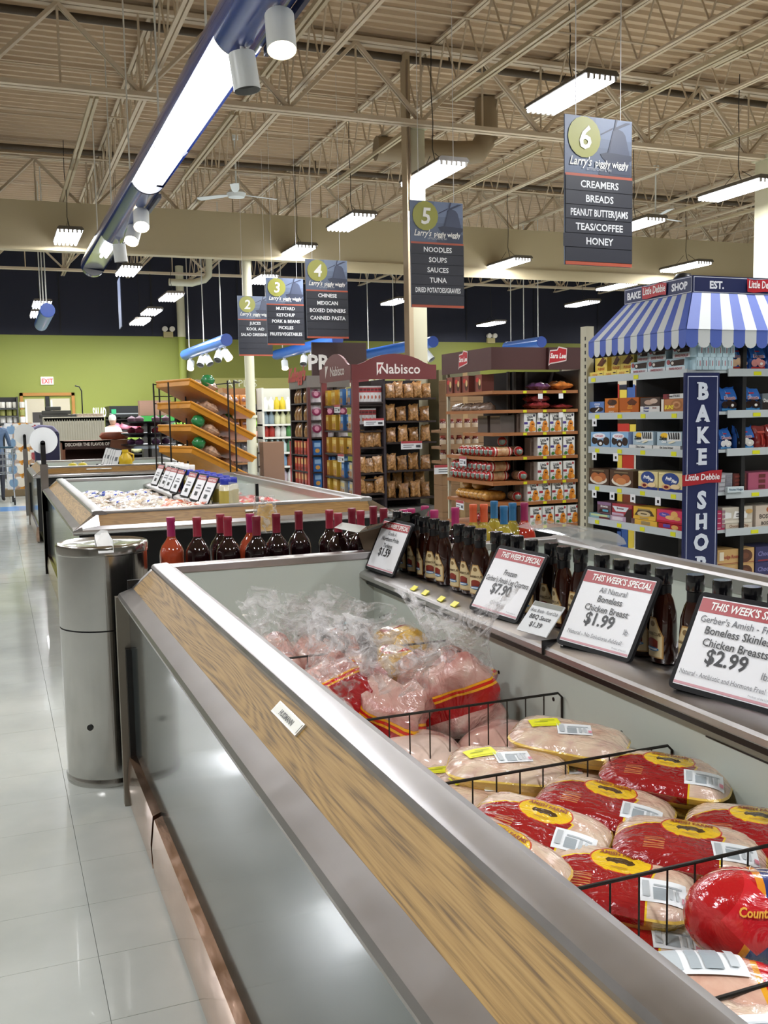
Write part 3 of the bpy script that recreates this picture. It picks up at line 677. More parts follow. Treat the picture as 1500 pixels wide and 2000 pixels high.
# ---------------------------------------------------------------- trays
def trayart_mat(red=True):
    m, nt, b, tc, (x, y, z) = newmat(.14, Coat_Weight=1.0, Coat_Roughness=.04)
    n = noise(nt, tc, 22, (1, 1, 1), 4, .8); n2 = noise(nt, tc, 9, (1, 1.4, 1), 2, .4)
    flesh = ramp(nt, n2*.7+n*.3, [(.3, '#b98f7c'), (.42, '#cfae98'), (.52, '#d9c2aa'), (.62, '#c9a898'), (.75, '#dccbb8')])
    foam = '#e3bf5c'
    c = mix(nt, z.lt(.0365), flesh, foam)
    if red:
        yb = (x+.02).sq()*(-3.2)+.035
        d = (x-.052-(y+.05).sq()*1.5).max(y-yb)
        c = mix(nt, d.lt(.0035), c, '#e6c32c'); c = mix(nt, d.lt(0), c, '#931418')
        e = ((x-.0)/.052).sq()+((y-.03)/.036).sq()
        c = mix(nt, e.lt(1.12), c, '#c2412a'); c = mix(nt, e.lt(1.), c, '#e9bf22')
        h = ((x-.0)/.026).sq()+((y-.028)/.009).sq()+(n-.5)*1.4
        c = mix(nt, h.lt(1.), c, '#4a3416')
        q = (x-.045).op('ABSOLUTE').max(((y-.084).op('ABSOLUTE'))*1.2); c = mix(nt, q.lt(.022), c, '#7c1714')
        ln = (x+.06).op('ABSOLUTE').lt(.018)*((y+.045).op('ABSOLUTE').lt(.02))*((y*900).op('SINE').gt(.3)); c = mix(nt, ln*.55, c, '#d8a05a')
    nt.links.new(c, b.inputs['Base Color'])
    w = noise(nt, tc, 16, (1, 2.2, 1), 5, 1.5); bumpto(nt, b, w, .55, .012); return m
TRED, TPLAIN = trayart_mat(True), trayart_mat(False)
def dome(x, y, a=.13, c=.086, H=.024, z0=.032, e=4.4):
    r = (abs(x/a)**e+abs(y/c)**e)
    return z0+H*max(0, 1-r)**.55
def tray_proto(red):
    t = T('chicken_tray', 'x', 'meat tray'); a, c = .13, .086
    b = B(); n = 44; R_ = [(.80, 0), (.86, .004), (.97, .026), (1.02, .031), (1.02, .034), (.98, .034)]
    def ring(s, z, e=4.6):
        o = []
        for i in range(n):
            th = 2*PI*i/n; ct, st = math.cos(th), math.sin(th); k = (abs(ct)**e+abs(st)**e)**(-1/e); o.append((s*a*ct*k, s*c*st*k, z))
        return o
    vs_ = []; [vs_.extend(ring(s, z)) for s, z in R_]
    fs = [(k*n+i, k*n+(i+1) % n, (k+1)*n+(i+1) % n, (k+1)*n+i) for k in range(len(R_)-1) for i in range(n)]+[tuple(range(n))[::-1]]
    b.add(vs_, fs, mat('#e3bf5c', .6)); b.out('foam_tray', t, smooth=50)
    b = B(); rs = [1.025, 1.03, .985, .93, .86, .76, .62, .46, .3, .15]; vs_ = []; rng = random.Random(3 if red else 5)
    vs_ += ring(.86, .006); vs_ += ring(1.032, .033)
    for s in rs[2:]:
        for (x, y, _) in ring(s, 0): vs_.append((x, y, dome(x, y)+.002+(rng.uniform(-.0016, .0016) if s < .9 else 0)))
    K = 2+len(rs)-2
    fs = [(k*n+i, k*n+(i+1) % n, (k+1)*n+(i+1) % n, (k+1)*n+i) for k in range(K-1) for i in range(n)]+[tuple(range((K-1)*n, K*n))]
    b.add(vs_, fs, TRED if red else TPLAIN); b.out('wrapped_chicken', t, smooth=60)
    def mp0(cx, cy, ang):
        ca, sa = math.cos(ang), math.sin(ang)
        def f(x, z, off): X = cx+x*ca-z*sa; Y = cy+x*sa+z*ca; return (X, Y, dome(X, Y)+.0035+off)
        return f
    lab = [('r', 0, 0, 1, 1, '#e6eaec'), ('r', .28, .1, .56, .6, '#9aa3a8'), ('r', .3, .66, .9, .74, '#a9b0b4'), ('r', .06, .15, .2, .85, '#b4babd'), ('r', .62, .15, .7, .6, '#b4babd'), ('r', .76, .15, .82, .6, '#b9bfc2'), ('r', .88, .1, .98, .3, '#d98a98')]
    art(lab, .078, .058, mp0(.083, -.062, .15) if red else mp0(.02, -.03, .3), glossy=.3).out('price_sticker', t)
    if red:
        art([('t', 'AMISH FARMS', .5, .66, .16, '#8a3a14', .74, .03), ('t', 'GERBERS', .5, .86, .07, '#9a4a1c', .3), ('r', .36, .12, .64, .15, '#a8661c')], .105, .072, mp0(0, -.006, 0)).out('brand_lettering', t)
    else:
        art([('r', 0, 0, 1, 1, '#e2e21c'), ('r', .1, .15, .9, .2, '#c9c916'), ('r', .15, .5, .6, .56, '#8d961c'), ('r', .35, .66, .85, .71, '#8d961c')], .07, .045, mp0(-.05, -.01, .5)).out('yellow_label', t)
    return t
KR, KW = Kind(tray_proto(True)), Kind(tray_proto(False))
def d2(a): return math.radians(a)
R3 = lambda rx, ry, rz: (d2(rx), d2(ry), d2(rz))
G1 = 'chicken trays stacked in the nearest freezer'
vis = [(KR, 1300, 1490, .69, -46, 4, 3, 'red printed chicken tray lying highest against the rear liner below the four rivets'),
       (KR, 1180, 1548, .665, -50, 3, 6, 'red printed chicken tray behind two others, just in front of the divider'),
       (KR, 1050, 1592, .665, -50, 8, 8, 'red printed chicken tray nearest the oak side with bright glare'),
       (KR, 1345, 1628, .66, -42, 3, 3, 'largest looking red chicken tray right of centre'),
       (KR, 1205, 1692, .635, -42, 8, 4, 'red printed chicken tray seen behind the third wire divider'),
       (KR, 1480, 1600, .66, -46, 5, 0, 'red chicken tray cut by the right edge of the picture'),
       (KR, 1225, 1790, .57, -40, 2, 3, 'lower red chicken tray half hidden under another by the divider'),
       (KR, 1480, 1700, .585, -38, 0, 3, 'lower red chicken tray at the right edge behind the turkey'),
       (KR, 958, 1640, .685, -64, 6, 10, 'chicken tray with large price sticker leaning on the steel rail'),
       (KW, 1110, 1420, .71, -45, 4, 4, 'upper plain chicken tray with yellow label near the rear liner'),
       (KW, 990, 1475, .68, -32, 3, 2, 'plain chicken tray with yellow and white labels left of the upper one'),
       (KW, 1170, 1470, .64, -20, 0, 0, 'plain chicken tray with yellow label tucked under the red tray'),
       (KW, 960, 1530, .63, -30, 2, 5, 'plain chicken tray under the labelled one, behind the second divider'),
       (KW, 1090, 1500, .63, -36, 2, 0, 'plain pale chicken tray just behind the second divider, lower layer'),
       (KW, 1290, 1525, .64, -40, 0, 0, 'plain chicken tray under the highest red tray')]
for k, px, py, z, a, rx, ry, lab in vis:
    p = gz(px, py, z); k.put((p.x, p.y, z-.06), R3(rx, ry, a), lab, G1)
low = [(.76, 1.40), (.99, 1.42), (1.21, 1.5), (.8, 1.63), (1.05, 1.62), (.78, 1.93), (1.0, 2.05), (1.22, 2.1), (1.25, 1.87)]
for i, (x, y) in enumerate(low): (KR if y < 1.7 else KW).put((x, y, .503 if i % 2 else .51), R3(0, 0, -45), 'chicken tray in the bottom layer under the visible trays', 'hidden bottom layer of trays')
# turkeys
def turkey_mat(kind):  # 0 round red one, 1 long roast
    m, nt, b, tc, (x, y, z) = newmat(.16, Coat_Weight=1.0, Coat_Roughness=.05)
    n = noise(nt, tc, 14, (1, 1, 1), 4, .7)
    if kind == 0:
        c = mix(nt, (x-.0-z*.4).gt(-.04), '#b01018', '#20306e'); d = (x-.0-z*.4+.04).op('ABSOLUTE'); c = mix(nt, d.lt(.006), c, '#d8861c')
        k = ((x+.01).op('ABSOLUTE')+(z-.075).op('ABSOLUTE')*1.0).lt(.05); c = mix(nt, k*(x.lt(.06)), c, '#c8202a')
    else:
        fl = ramp(nt, n, [(.3, '#b98878'), (.45, '#d3a893'), (.6, '#ddbba6'), (.75, '#e3cdb9')])
        c = mix(nt, (x+z*.5).gt(.115), fl, '#cc1c24'); c = mix(nt, ((x+z*.5)-.115).op('ABSOLUTE').lt(.004), c, '#e0a028')
        c = mix(nt, (x-z*.45).lt(-.10), c, '#1d2c6c'); c = mix(nt, ((x-z*.45)+.10).op('ABSOLUTE').lt(.004), c, '#e09a28')
        k = ((x+.13).op('ABSOLUTE')+(z-.09).op('ABSOLUTE')).lt(.03); c = mix(nt, k, c, '#d07a3a')
    nt.links.new(c, b.inputs['Base Color']); w = noise(nt, tc, 18, (1, 1, 1), 5, 1.2); bumpto(nt, b, w, .45, .012); return m
def blob(rx, ry, rz, mt, seed, amp=.06, n=30, k=20, flat=.0, e=2.3):
    rg = random.Random(seed); ph = [rg.uniform(0, 6) for _ in range(6)]; b = B(); vs_ = []
    for j in range(k+1):
        f = PI*j/k
        for i in range(n):
            t = 2*PI*i/n; s = 1+amp*(math.sin(3*t+ph[0]+2*f)+.6*math.sin(5*t+ph[1])*math.sin(4*f+ph[2]))*math.sin(f)
            cx, cy, cz = math.sin(f)*math.cos(t), math.sin(f)*math.sin(t), math.cos(f)
            g = (abs(cx)**e+abs(cy)**e+abs(cz)**e)**(-1/e)
            z = max(cz*g*rz*s, -rz*.8)
            vs_.append((cx*g*rx*s, cy*g*ry*s, z+rz*.8))
    b.add(vs_, [(j*n+i, (j+1)*n+i, (j+1)*n+(i+1) % n, j*n+(i+1) % n) for j in range(k) for i in range(n)], mt); return b
p = gz(1462, 1768, .68)
t = T('frozen_turkey', 'round red wrapped turkey with dark blue label and netting at right', 'turkey', (p.x, p.y, .61), d2(-22))
blob(.095, .066, .068, turkey_mat(0), 4, .02).out('wrapped_turkey', t, smooth=60)
b = B()
for k in range(5):
    a0 = k*PI/5; pts = [(.098*math.cos(u)*math.cos(a0), .07*math.cos(u)*math.sin(a0), .055+.07*math.sin(u)) for u in np.linspace(-.2, PI/2, 9)]
    b.tube(pts, .0008, mat('#d9c9b8', .5), 4)
b.out('netting', t)
art([('t', 'Country', .5, .3, .4, '#e2a23a', .9, .03, .3)], .06, .03, lambda x, z, o: (x-.01, -.066*math.sqrt(max(.01, 1-((x-.01)/.095)**2-((z+.02)/.068)**2))-o-.004, .075+z)).out('brand_lettering', t)
p = gz(1385, 1900, .69)
t = T('turkey_breast', 'pale poultry roast with blue label, big white sticker and red end', 'turkey', (p.x, p.y, .585), d2(-30))
blob(.15, .085, .062, turkey_mat(1), 9, .03).out('wrapped_roast', t, smooth=60)
def onblob(rx, ry, rz, dx, dy, ang):
    ca, sa = math.cos(ang), math.sin(ang)
    def f(x, z, off):
        X, Y = dx+x*ca-z*sa, dy+x*sa+z*ca; g = max(.02, 1-abs(X/rx)**2.3-abs(Y/ry)**2.3)
        return (X, Y, rz*.8+rz*g**(1/2.3)*1.02+off+.002)
    return f
art([('r', 0, 0, 1, 1, '#e4e8ea'), ('r', .1, .1, .3, .9, '#b4bcc0'), ('r', .38, .12, .5, .9, '#9fa8ad'), ('r', .54, .12, .74, .88, '#8f999f'), ('r', .82, .2, .92, .9, '#b4bcc0')], .12, .075, onblob(.15, .085, .062, -.01, -.02, .05), step=.0008).out('price_sticker', t)
p = gz(1455, 1990, .70)
KW.put((p.x, p.y, .63), R3(0, 4, -30), 'tray of browned meat cut by the bottom right corner')
blo = blob(.12, .09, .06, mat('#5a0d10', .3, coat=.8), 2, .05)
t = tag(blo.out('frozen_turkey', loc=(1.18, 1.06, .5), smooth=60), 'dark red wrapped turkey low down behind the round one', 'turkey')
t = tag(blob(.12, .09, .06, mat('#6a4a40', .3, coat=.8), 3, .05).out('frozen_turkey', loc=(.75, 1.1, .5), smooth=60), 'brownish wrapped poultry deep in the bin beside the roast', 'turkey')
# ---------------------------------------------------------------- clear bags of chicken
def clear(al=.2, c='#f2efee'):
    m, nt, b, tc, (x, y, z) = newmat(.1, Coat_Weight=.6); b.inputs['Base Color'].default_value = (*lin(c), 1)
    n = noise(nt, tc, 16, (1, 1, 1.2), 5, 2.2); a = (n-.44)*4.0; a = a.max(0.06).min(.55)*(al/.2*.6+.1)
    nt.links.new(a.k, b.inputs['Alpha']); bumpto(nt, b, n, 1.0, .03); return m
CLEAR = clear(); 
def bag_mat(a, bb, c0, c1, flip=1):
    m, nt, b, tc, (x, y, z) = newmat(.14, Coat_Weight=1.0, Coat_Roughness=.05)
    n = noise(nt, tc, 11, (1, 1, 1), 4, .9)
    fl = ramp(nt, n, [(.28, '#94544c'), (.42, '#b98078'), (.55, '#c9a094'), (.68, '#d0b6aa'), (.8, '#dccfc8')])
    d = (x*a+y*bb+z)*flip-c0
    c = mix(nt, d.lt(0), fl, '#a01016')
    for k in (.004, .02): c = mix(nt, (d+k).op('ABSOLUTE').lt(.0035), c, '#e8a41e')
    c = mix(nt, (d+.012).op('ABSOLUTE').lt(.0035), c, '#cf2418')
    d2_ = d+c1; c = mix(nt, d2_.lt(0), c, fl)
    nt.links.new(c, b.inputs['Base Color']); w = noise(nt, tc, 12, (1, 1, .6), 5, 2.0); bumpto(nt, b, w, .8, .02); return m
def chicken_bag(loc, rot, lab, seed, mt, rx=.12, ry=.08, h=.2, top=.2, flare=.1):
    t = T('chicken_bag', lab, 'bag', loc, 0, 'clear bags of chicken in the nearest freezer'); t.rotation_euler = rot
    rg = random.Random(seed); n = 32; b = B(); vs_ = []; ph = [rg.uniform(0, 6) for _ in range(8)]
    Ks = 16
    for j in range(Ks+1):
        u = j/Ks; z = u*h; s = min(1, .55+u*3.2)*(1-.12*max(0, u-.3))*(1 if u < .8 else 1-.5*(u-.8)/.2)
        for i in range(n):
            a = 2*PI*i/n; ct, st = math.cos(a), math.sin(a); k = (abs(ct)**2.8+abs(st)**2.8)**(-1/2.8)
            g = k*(1+.10*math.sin(3*a+ph[0]+6*u)+.07*math.sin(5*a+ph[1]-9*u)+.05*math.sin(8*a+ph[6]+13*u)+rg.uniform(-.02, .02))
            vs_.append((rx*s*g*ct, ry*s*g*st, z+.02*math.sin(2*a+ph[7])*u))
    b.add(vs_, [(j*n+i, j*n+(i+1) % n, (j+1)*n+(i+1) % n, (j+1)*n+i) for j in range(Ks) for i in range(n)]+[tuple(range(n))[::-1], tuple(range(Ks*n, (Ks+1)*n))], mt); b.out('bagged_chicken', t, smooth=60)
    b = B(); vs_ = []; K2 = 12; n2 = 40
    for j in range(K2+1):
        u = j/K2; z = h*.82+u*top; w = .86-(1-abs(2*u-1)**1.3)*.22+u*u*flare/rx*.5; th = .75*(1-u)**1.2+.1
        for i in range(n2):
            a = 2*PI*i/n2; cr = .014*math.sin(7*a+ph[2]+3*u)+.011*math.sin(11*a+ph[3]-5*u)+rg.uniform(-.006, .006)
            vs_.append(((rx*w)*math.cos(a)+cr*u, (ry*th)*math.sin(a)+cr*(.3+u)+.02*math.sin(ph[4]+5*u), z+.035*u*math.sin(2*a+ph[5])+rg.uniform(-.006, .006)*u))
    b.add(vs_, [(j*n2+i, j*n2+(i+1) % n2, (j+1)*n2+(i+1) % n2, (j+1)*n2+i) for j in range(K2) for i in range(n2)], CLEAR); b.out('plastic_top', t, smooth=80)
    return t
BP = [(635, 1395, .70), (840, 1490, .70), (985, 1430, .70), (745, 1330, .70), (600, 1300, .70)]
q = gz(650, 1360, .74); chicken_bag((.82, 2.52, .52), R3(-4, 10, -55), 'chicken bag with big red panel leaning on the oak side rail', 11, bag_mat(-.9, 0, .2, .4), h=.24, rx=.13, top=.2)
chicken_bag((.74, 2.36, .51), R3(0, -4, -60), 'chicken bag with yellow seal half hidden behind the steel rail', 12, bag_mat(.3, 0, .06, .4), h=.2, top=.06)
chicken_bag((.93, 2.42, .52), R3(0, 12, -40), 'pink chicken bag with red band low at its base', 13, bag_mat(.15, 0, .125, .06), h=.2, rx=.115, top=.16)
chicken_bag((1.19, 2.46, .52), R3(0, 0, -30), 'tall chicken bag with the highest crumpled clear top', 14, bag_mat(-.35, 0, .15, .08), h=.23, rx=.12, top=.2, flare=.12)
chicken_bag((.97, 2.66, .52), R3(6, -8, -75), 'chicken bag with red corner behind the pink one', 15, bag_mat(-.6, 0, .19, .4), h=.2, top=.14)
chicken_bag((.80, 3.05, .51), R3(0, 8, -50), 'farthest left chicken bag with white crumpled plastic top', 16, bag_mat(0, 0, .0, .1), h=.2, top=.17, flare=.12)
chicken_bag((.98, 2.98, .52), R3(0, -6, -20), 'pale chicken bag in the middle of the rear bags', 17, bag_mat(0, 0, .02, .1), h=.2, top=.14)
chicken_bag((1.22, 2.68, .51), R3(0, 0, 10), 'chicken bag with red side beside the whole yellow chickens', 18, bag_mat(-.8, 0, .17, .4), h=.19, top=.12)
# whole yellow chickens
def hen(loc, rot, lab, seed):
    t = T('whole_chicken', lab, 'chicken', loc); t.rotation_euler = rot
    m, nt, b_, tc, (x, y, z) = newmat(.16, Coat_Weight=1.0); n = noise(nt, tc, 12, (1, 1, 1), 4, .5)
    c = ramp(nt, n, [(.3, '#b98a2c'), (.5, '#d9ab48'), (.7, '#ecd28a')]); k = ((x+.02)/.045).sq()+((y)/.05).sq()
    c = mix(nt, k.lt(1.1)*(z.gt(.05)), c, '#b8201e'); c = mix(nt, (k+(n-.5)*3).lt(.35)*(z.gt(.05)), c, '#e8d8c8'); nt.links.new(c, b_.inputs['Base Color'])
    w = noise(nt, tc, 18, (1, 1, 1), 4, 1.5); bumpto(nt, b_, w, .6, .015)
    blob(.105, .075, .06, m, seed, .05, 26, 16).out('wrapped_chicken', t, smooth=60); return t
hen((1.235, 2.99, .62), R3(0, -6, -70), 'upper whole yellow chicken with red label under the ledge', 3); hen((1.14, 2.79, .60), R3(0, 8, -60), 'whole yellow chicken with red label in front of the upper one', 5)
hen((1.10, 2.60, .50), R3(0, 0, -50), 'lower whole chicken behind wire in the gap between bags', 6)
t = tag(blob(.1, .09, .05, mat('#d7a268', .2, coat=1), 8, .05).out('whole_chicken', loc=(1.27, 2.77, .6), smooth=60), 'orange tinted chicken pack touching the liner beside the yellow ones', 'chicken')
t = tag(blob(.13, .08, .05, mat('#dfe4e4', .15, coat=1, var=.15), 12, .06).out('poultry_pack', loc=(1.12, 3.2, .62), rot=R3(0, 0, 20), smooth=60), 'white and teal poultry pack behind the yellow chickens', 'meat pack')
q = B(); q.add([(-.05, -.03, .0), (.07, -.035, 0), (.06, .01, 0), (-.04, .015, 0)], [(0, 1, 2, 3)], mat('#1f8fa0', .3, coat=1)); q.out('teal_label', t, loc=(0, 0, .093))
for i, (x, y, z) in enumerate([(.72, 2.72, .5), (.9, 2.82, .5), (1.08, 3.3, .5), (.8, 3.3, .5), (.7, 3.46, .5), (.95, 3.45, .5), (1.2, 3.42, .5), (1.27, 3.2, .5), (1.0, 2.28, .5), (.78, 2.25, .5), (1.23, 2.27, .5)]):
    tag(blob(.12, .09, .055, mat(['#d9b2a4', '#cfa498', '#e2c8ba'][i % 3], .18, coat=1, var=.2, vs_=14), 20+i, .07).out('wrapped_poultry', loc=(x, y, z), rot=R3(0, 0, 37*i), smooth=60), 'wrapped poultry lying under the clear chicken bags', 'meat pack', 'wrapped poultry at the bin bottom')
# ================================================================ PRICE CARDS
def roundrect(w, h, r, n=5):
    pts = []
    for cx, cy, a0 in ((w/2-r, r, -PI/2), (w/2-r, h-r, 0), (-w/2+r, h-r, PI/2), (-w/2+r, r, PI)):
        for i in range(n+1): a = a0+PI/2*i/n; pts.append((cx+r*math.cos(a), cy+r*math.sin(a)))
    return pts
def price_card(loc, yaw, tilt, w, h, items, lab, small=False, grp=None):
    t = T('price_card', lab, 'price sign', loc, 0, grp); t.rotation_euler = (-tilt, 0, yaw); cx = w/2
    b = B()
    if small: b.box(0, w, 0, .003, 0, h, mat('#dfe2e4', .4)); b.out('card', t)
    else:
        b.ext([(x+cx, z) for x, z in roundrect(w, h, .014)], 'y', 0, .009, mat('#100f12', .55, spec=.25)); b.out('black_frame', t, smooth=30)
        q = B(); q.add([(cx-w/2+.011, -.0004, .011), (cx+w/2-.011, -.0004, .011), (cx+w/2-.011, -.0004, h-.011), (cx-w/2+.011, -.0004, h-.011)], [(0, 1, 2, 3)], mat('#e8e9ec', .35)); q.out('card', t)
        q = B(); q.add([(.02, .009, 0), (w-.02, .009, 0), (w-.02, .07, -.0), (.02, .07, 0)], [(0, 1, 2, 3)], BLK); q.cyl((cx, .01, h*.5), (cx, .09, .0), .003, BLK, 6); q.out('easel_foot', t)
    art(items, w, h, lambda x, z, o: (x+cx, -.0006-o, z), step=.0004, glossy=.35).out('print', t)
    return t
RED = '#a82a30'; K_ = '#17181c'
def card_items(top, l1, l2, pr_, unit, foot):
    it = [('r', .045, .80, .955, .94, RED), ('r', .045, .06, .955, .085, '#c9929a'), ('t', "THIS WEEK'S SPECIAL", .54, .835, .078, '#f5f3f0', .82, .025, .15, .78),
          ('t', pr_, .46, .31, .15, K_, .5, .02, 0)]
    if top: it.append(('t', top, .5, .70, .07, '#4c4e55', .8))
    if l1: it.append(('t', l1, .5, .59, .08, K_, .86, .01))
    if l2: it.append(('t', l2, .5, .47, .08, K_, .86, .01))
    if unit: it.append(('t', unit, .84, .28, .07, '#6a6c72', .1))
    if foot: it.append(('t', foot, .48, .16, .05, '#6a6c72', .8))
    it.append(('t', 'Product of the U.S.', .84, .1, .02, '#8a8c92', .2)); return it
price_card((1.325, 3.571, .836), -1.516, .431, .258, .215, card_items('Grade A', 'Northern Pride', 'Turkeys', '$1.59', '', ''), 'framed price card for turkeys at $1.59, farthest on the ledge')
price_card((1.325, 2.661, .836), -1.489, .54, .262, .222, card_items('', 'Frozen', "Gerber's Amish Leg Quarters", '$7.90', '', '10 lb Bag'), 'framed price card for leg quarters at $7.90')
price_card((1.325, 2.156, .836), -1.404, .51, .262, .222, card_items('All Natural', 'Boneless', 'Chicken Breast', '$1.99', 'lb', 'Natural - No Solutions Added!'), 'framed price card for boneless chicken breast at $1.99')
P4 = gx(1303, 1327, 1.325)
price_card((1.325, P4.y, .836), -1.37, .5, .264, .224, card_items("Gerber's Amish - Frozen", 'Boneless Skinless', 'Chicken Breasts', '$2.99', 'lb.', 'Natural - Antibiotic and Hormone Free!'), 'framed price card at $2.99, nearest and cut by the right edge')
price_card((1.308, 2.331, .838), -1.4, .75, .123, .1, [('r', .02, .85, .98, .99, '#8c8f88'), ('t', '18-oz. Bottle - Food Club', .5, .66, .11, '#3a3c42', .9), ('t', 'BBQ Sauce', .5, .45, .14, '#2a2c32', .8, .01), ('t', '$1.39', .5, .2, .16, '#2a2c32', .6, .01)], 'small unframed white shelf card for barbecue sauce at $1.39', True)
for i, (x, y) in enumerate(((808, 1152), (830, 1160), (861, 1169), (887, 1179))):
    p = gx(x, y, 1.325); b = B(); b.box(-.017, .017, -.002, 0, 0, .022, mat('#e6df2a', .4)); o = b.out('price_tag', fz1, loc=(1.318, p.y, .826), rot=(-.95, 0, -PI/2))
    art([('r', 0, .0, 1, .5, '#d9d40e'), ('r', .4, .1, .9, .35, '#5a5a20')], .034, .022).out('tag_print', o, loc=(0, -.002, 0)) if False else None
for i, y0 in enumerate((9.32, 8.85, 8.6, 8.25, 7.75, 7.35, 7.0)):
    price_card((1.325, y0, .836), -1.5, .45, .25, .215, [('r', .045, .78, .955, .94, RED), ('r', .3, .55, .7, .6, '#6a6c72'), ('r', .25, .45, .75, .5, '#6a6c72'), ('r', .35, .2, .65, .34, '#25262b'), ('t', "THIS WEEK'S SPECIAL", .5, .82, .07, '#f5f3f0', .82, .02)], 'framed price card on the second freezer, %s from the far end' % ORD[i], grp='price cards on the second freezer')
for i, y0 in enumerate((14.0, 13.7, 13.3, 13.05, 12.8)):
    price_card((1.325, y0, .836), -1.3, .35, .22, .26, [('r', .1, .1, .9, .9, '#e9eaea'), ('r', .3, .4, .7, .6, '#6a6c72')], 'framed price card on the third freezer, %s from the far end' % ORD[i], grp='price cards on the third freezer')
# ================================================================ BOTTLES
def sauce_proto():
    t = T('sauce_bottle', 'x', 'bottle'); SA = mat('#2a0f08', .08, coat=1.0)
    b = B(); b.lathe([(.02, 0), (.031, .003), (.034, .012), (.0345, .09), (.032, .13), (.024, .16), (.0155, .178), (.0145, .196)], SA, 22, sy=.75); b.out('body', t, smooth=50)
    b = B(); b.lathe([(.0165, .172), (.0165, .195)], BLK, 16); b.lathe([(.018, .197), (.019, .199), (.019, .232), (.0175, .236)], mat('#0d0d10', .2, coat=.8), 18); b.out('cap', t, smooth=40)
    def mp(x, z, o): return (x, -math.sqrt(max(1e-6, .0352**2-x*x))*.75-o-.0006, z+.016)
    art([('p', [(.0, 0), (1, 0), (1, .55), (.82, .8), (.68, 1), (.32, 1), (.18, .8), (0, .55)], '#b98f55'), ('p', [(.05, .03), (.95, .03), (.95, .54), (.78, .78), (.65, .96), (.35, .96), (.22, .78), (.05, .54)], '#e0cb9c'),
         ('e', .5, .84, .14, .07, '#8a6f45'), ('t', 'BARBECUE', .5, .56, .075, '#5a4326', .84, .02), ('r', .2, .26, .8, .44, '#7d2c20'), ('e', .5, .4, .3, .09, '#8c3425'), ('e', .5, .22, .36, .05, '#3a7cb4'), ('r', .22, .2, .78, .24, '#dfe6ea')], .054, .1, mp, step=.0003).out('label', t)
    return t
SB = Kind(sauce_proto())
sx = [(777, 1001), (794, 1004), (811, 1008), (829, 1012), (848, 1016), (867, 1020), (897, 1027), (917, 1031), (938, 1036), (970, 1042), (991, 1046), (1010, 1050), (1038, 1058), (1077, 1064), (1101, 1071), (1134, 1076), (1176, 1087), (1213, 1097), (1255, 1105), (1297, 1114), (1358, 1127), (1411, 1138), (1469, 1151), (1520, 1165)]
for i, (px, py) in enumerate(sx):
    p = gz(px, py, 1.042); SB.put((min(max(p.x, 1.49), 1.53), p.y, .8125), rnd.uniform(-1.75, -1.05), 'dark barbecue sauce bottle on the nearest ledge, %s from the far end' % ORD[i], 'barbecue sauce bottles on the nearest ledge', (1.14, 1.14, 1.0))
WM = {}
def wine_proto(bc, cc, alpha=1.):
    t = T('wine_bottle', 'x', 'bottle'); g = mat(bc, .04, coat=1.0, alpha=alpha)
    b = B(); b.lathe([(.035, 0), (.049, .004), (.051, .012), (.051, .17), (.049, .19), (.04, .212), (.026, .23), (.0175, .245), (.0165, .262)], g, 26); b.out('body', t, smooth=50)
    b = B(); b.lathe([(.0175, .25), (.0175, .31), (.0185, .312), (.0185, .326), (.017, .33)], mat(cc, .35, coat=.3), 18); b.out('foil_capsule', t, smooth=40)
    b = B(); b.lathe([(.0515, .03), (.0515, .12)], mat('#d8d2c4', .5), 26, cap=False); b.out('label', t, smooth=60)
    return Kind(t)
RW = wine_proto('#16060a', '#7d2030'); RW2 = wine_proto('#1c0608', '#9a2a3c'); RO = wine_proto('#a84428', '#a3265a'); PW = wine_proto('#150709', '#b0306a')
OW = wine_proto('#b9a33c', '#e0653c', .8); BW = wine_proto('#b0a03a', '#2b6f9f', .8); RO2 = wine_proto('#b03020', '#9a2458')
wl = [(333, 1010, RO, 'rose'), (384, 1010, RW2, 'red'), (430, 1004, RW2, 'red'), (444, 1009, RW2, 'red'), (488, 1003, RO, 'rose'), (500, 1008, RW, 'red'), (539, 1003, RW, 'red'), (583, 998, RW, 'red'), (643, 996, RW2, 'red'), (660, 1002, RW2, 'red'), (687, 996, RW, 'red'), (704, 1001, RW2, 'red'), (729, 992, RW, 'red'), (749, 996, RW, 'red'), (788, 995, PW, 'red'), (803, 997, PW, 'red'), (830, 995, PW, 'red'), (848, 996, PW, 'red'), (889, 991, PW, 'red'), (924, 985, OW, 'white'), (945, 988, OW, 'white'), (965, 985, BW, 'white'), (984, 988, BW, 'white'), (1001, 982, BW, 'white'), (1024, 985, RO2, 'rose')]
pos = []
for i, (px, py, k, cn) in enumerate(wl):
    p = gz(px, py, 1.03)
    for q in pos:
        if (q-p).length < .104: 
            d = ray(px, py); d.z = 0; d.normalize(); p = p+d*.085
    pos.append(p); cap_ = {'RW': 'dark red', 'x': ''}
    cl = {id(RW): 'dark red', id(RW2): 'red', id(RO): 'purple pink', id(PW): 'pink', id(OW): 'orange', id(BW): 'blue', id(RO2): 'pink'}[id(k)]
    k.put((p.x, p.y, .7), rnd.uniform(0, 6), 'bottle of %s wine with %s capsule behind the nearest freezer, %s from the left' % (cn, cl, ORD[i]), 'wine bottles behind the nearest freezer')
t = T('wine_display', 'low dark stand carrying the wine bottles behind the nearest freezer', 'display stand', (0, 0, 0))
b = B(); b.box(.55, 2.36, 3.73, 4.3, .67, .7, mat('#1d1512', .5)); b.out('top_board', t)
b = B(); b.box(.58, 2.33, 3.76, 4.27, 0, .67, mat('#120f0e', .5)); b.out('base', t)
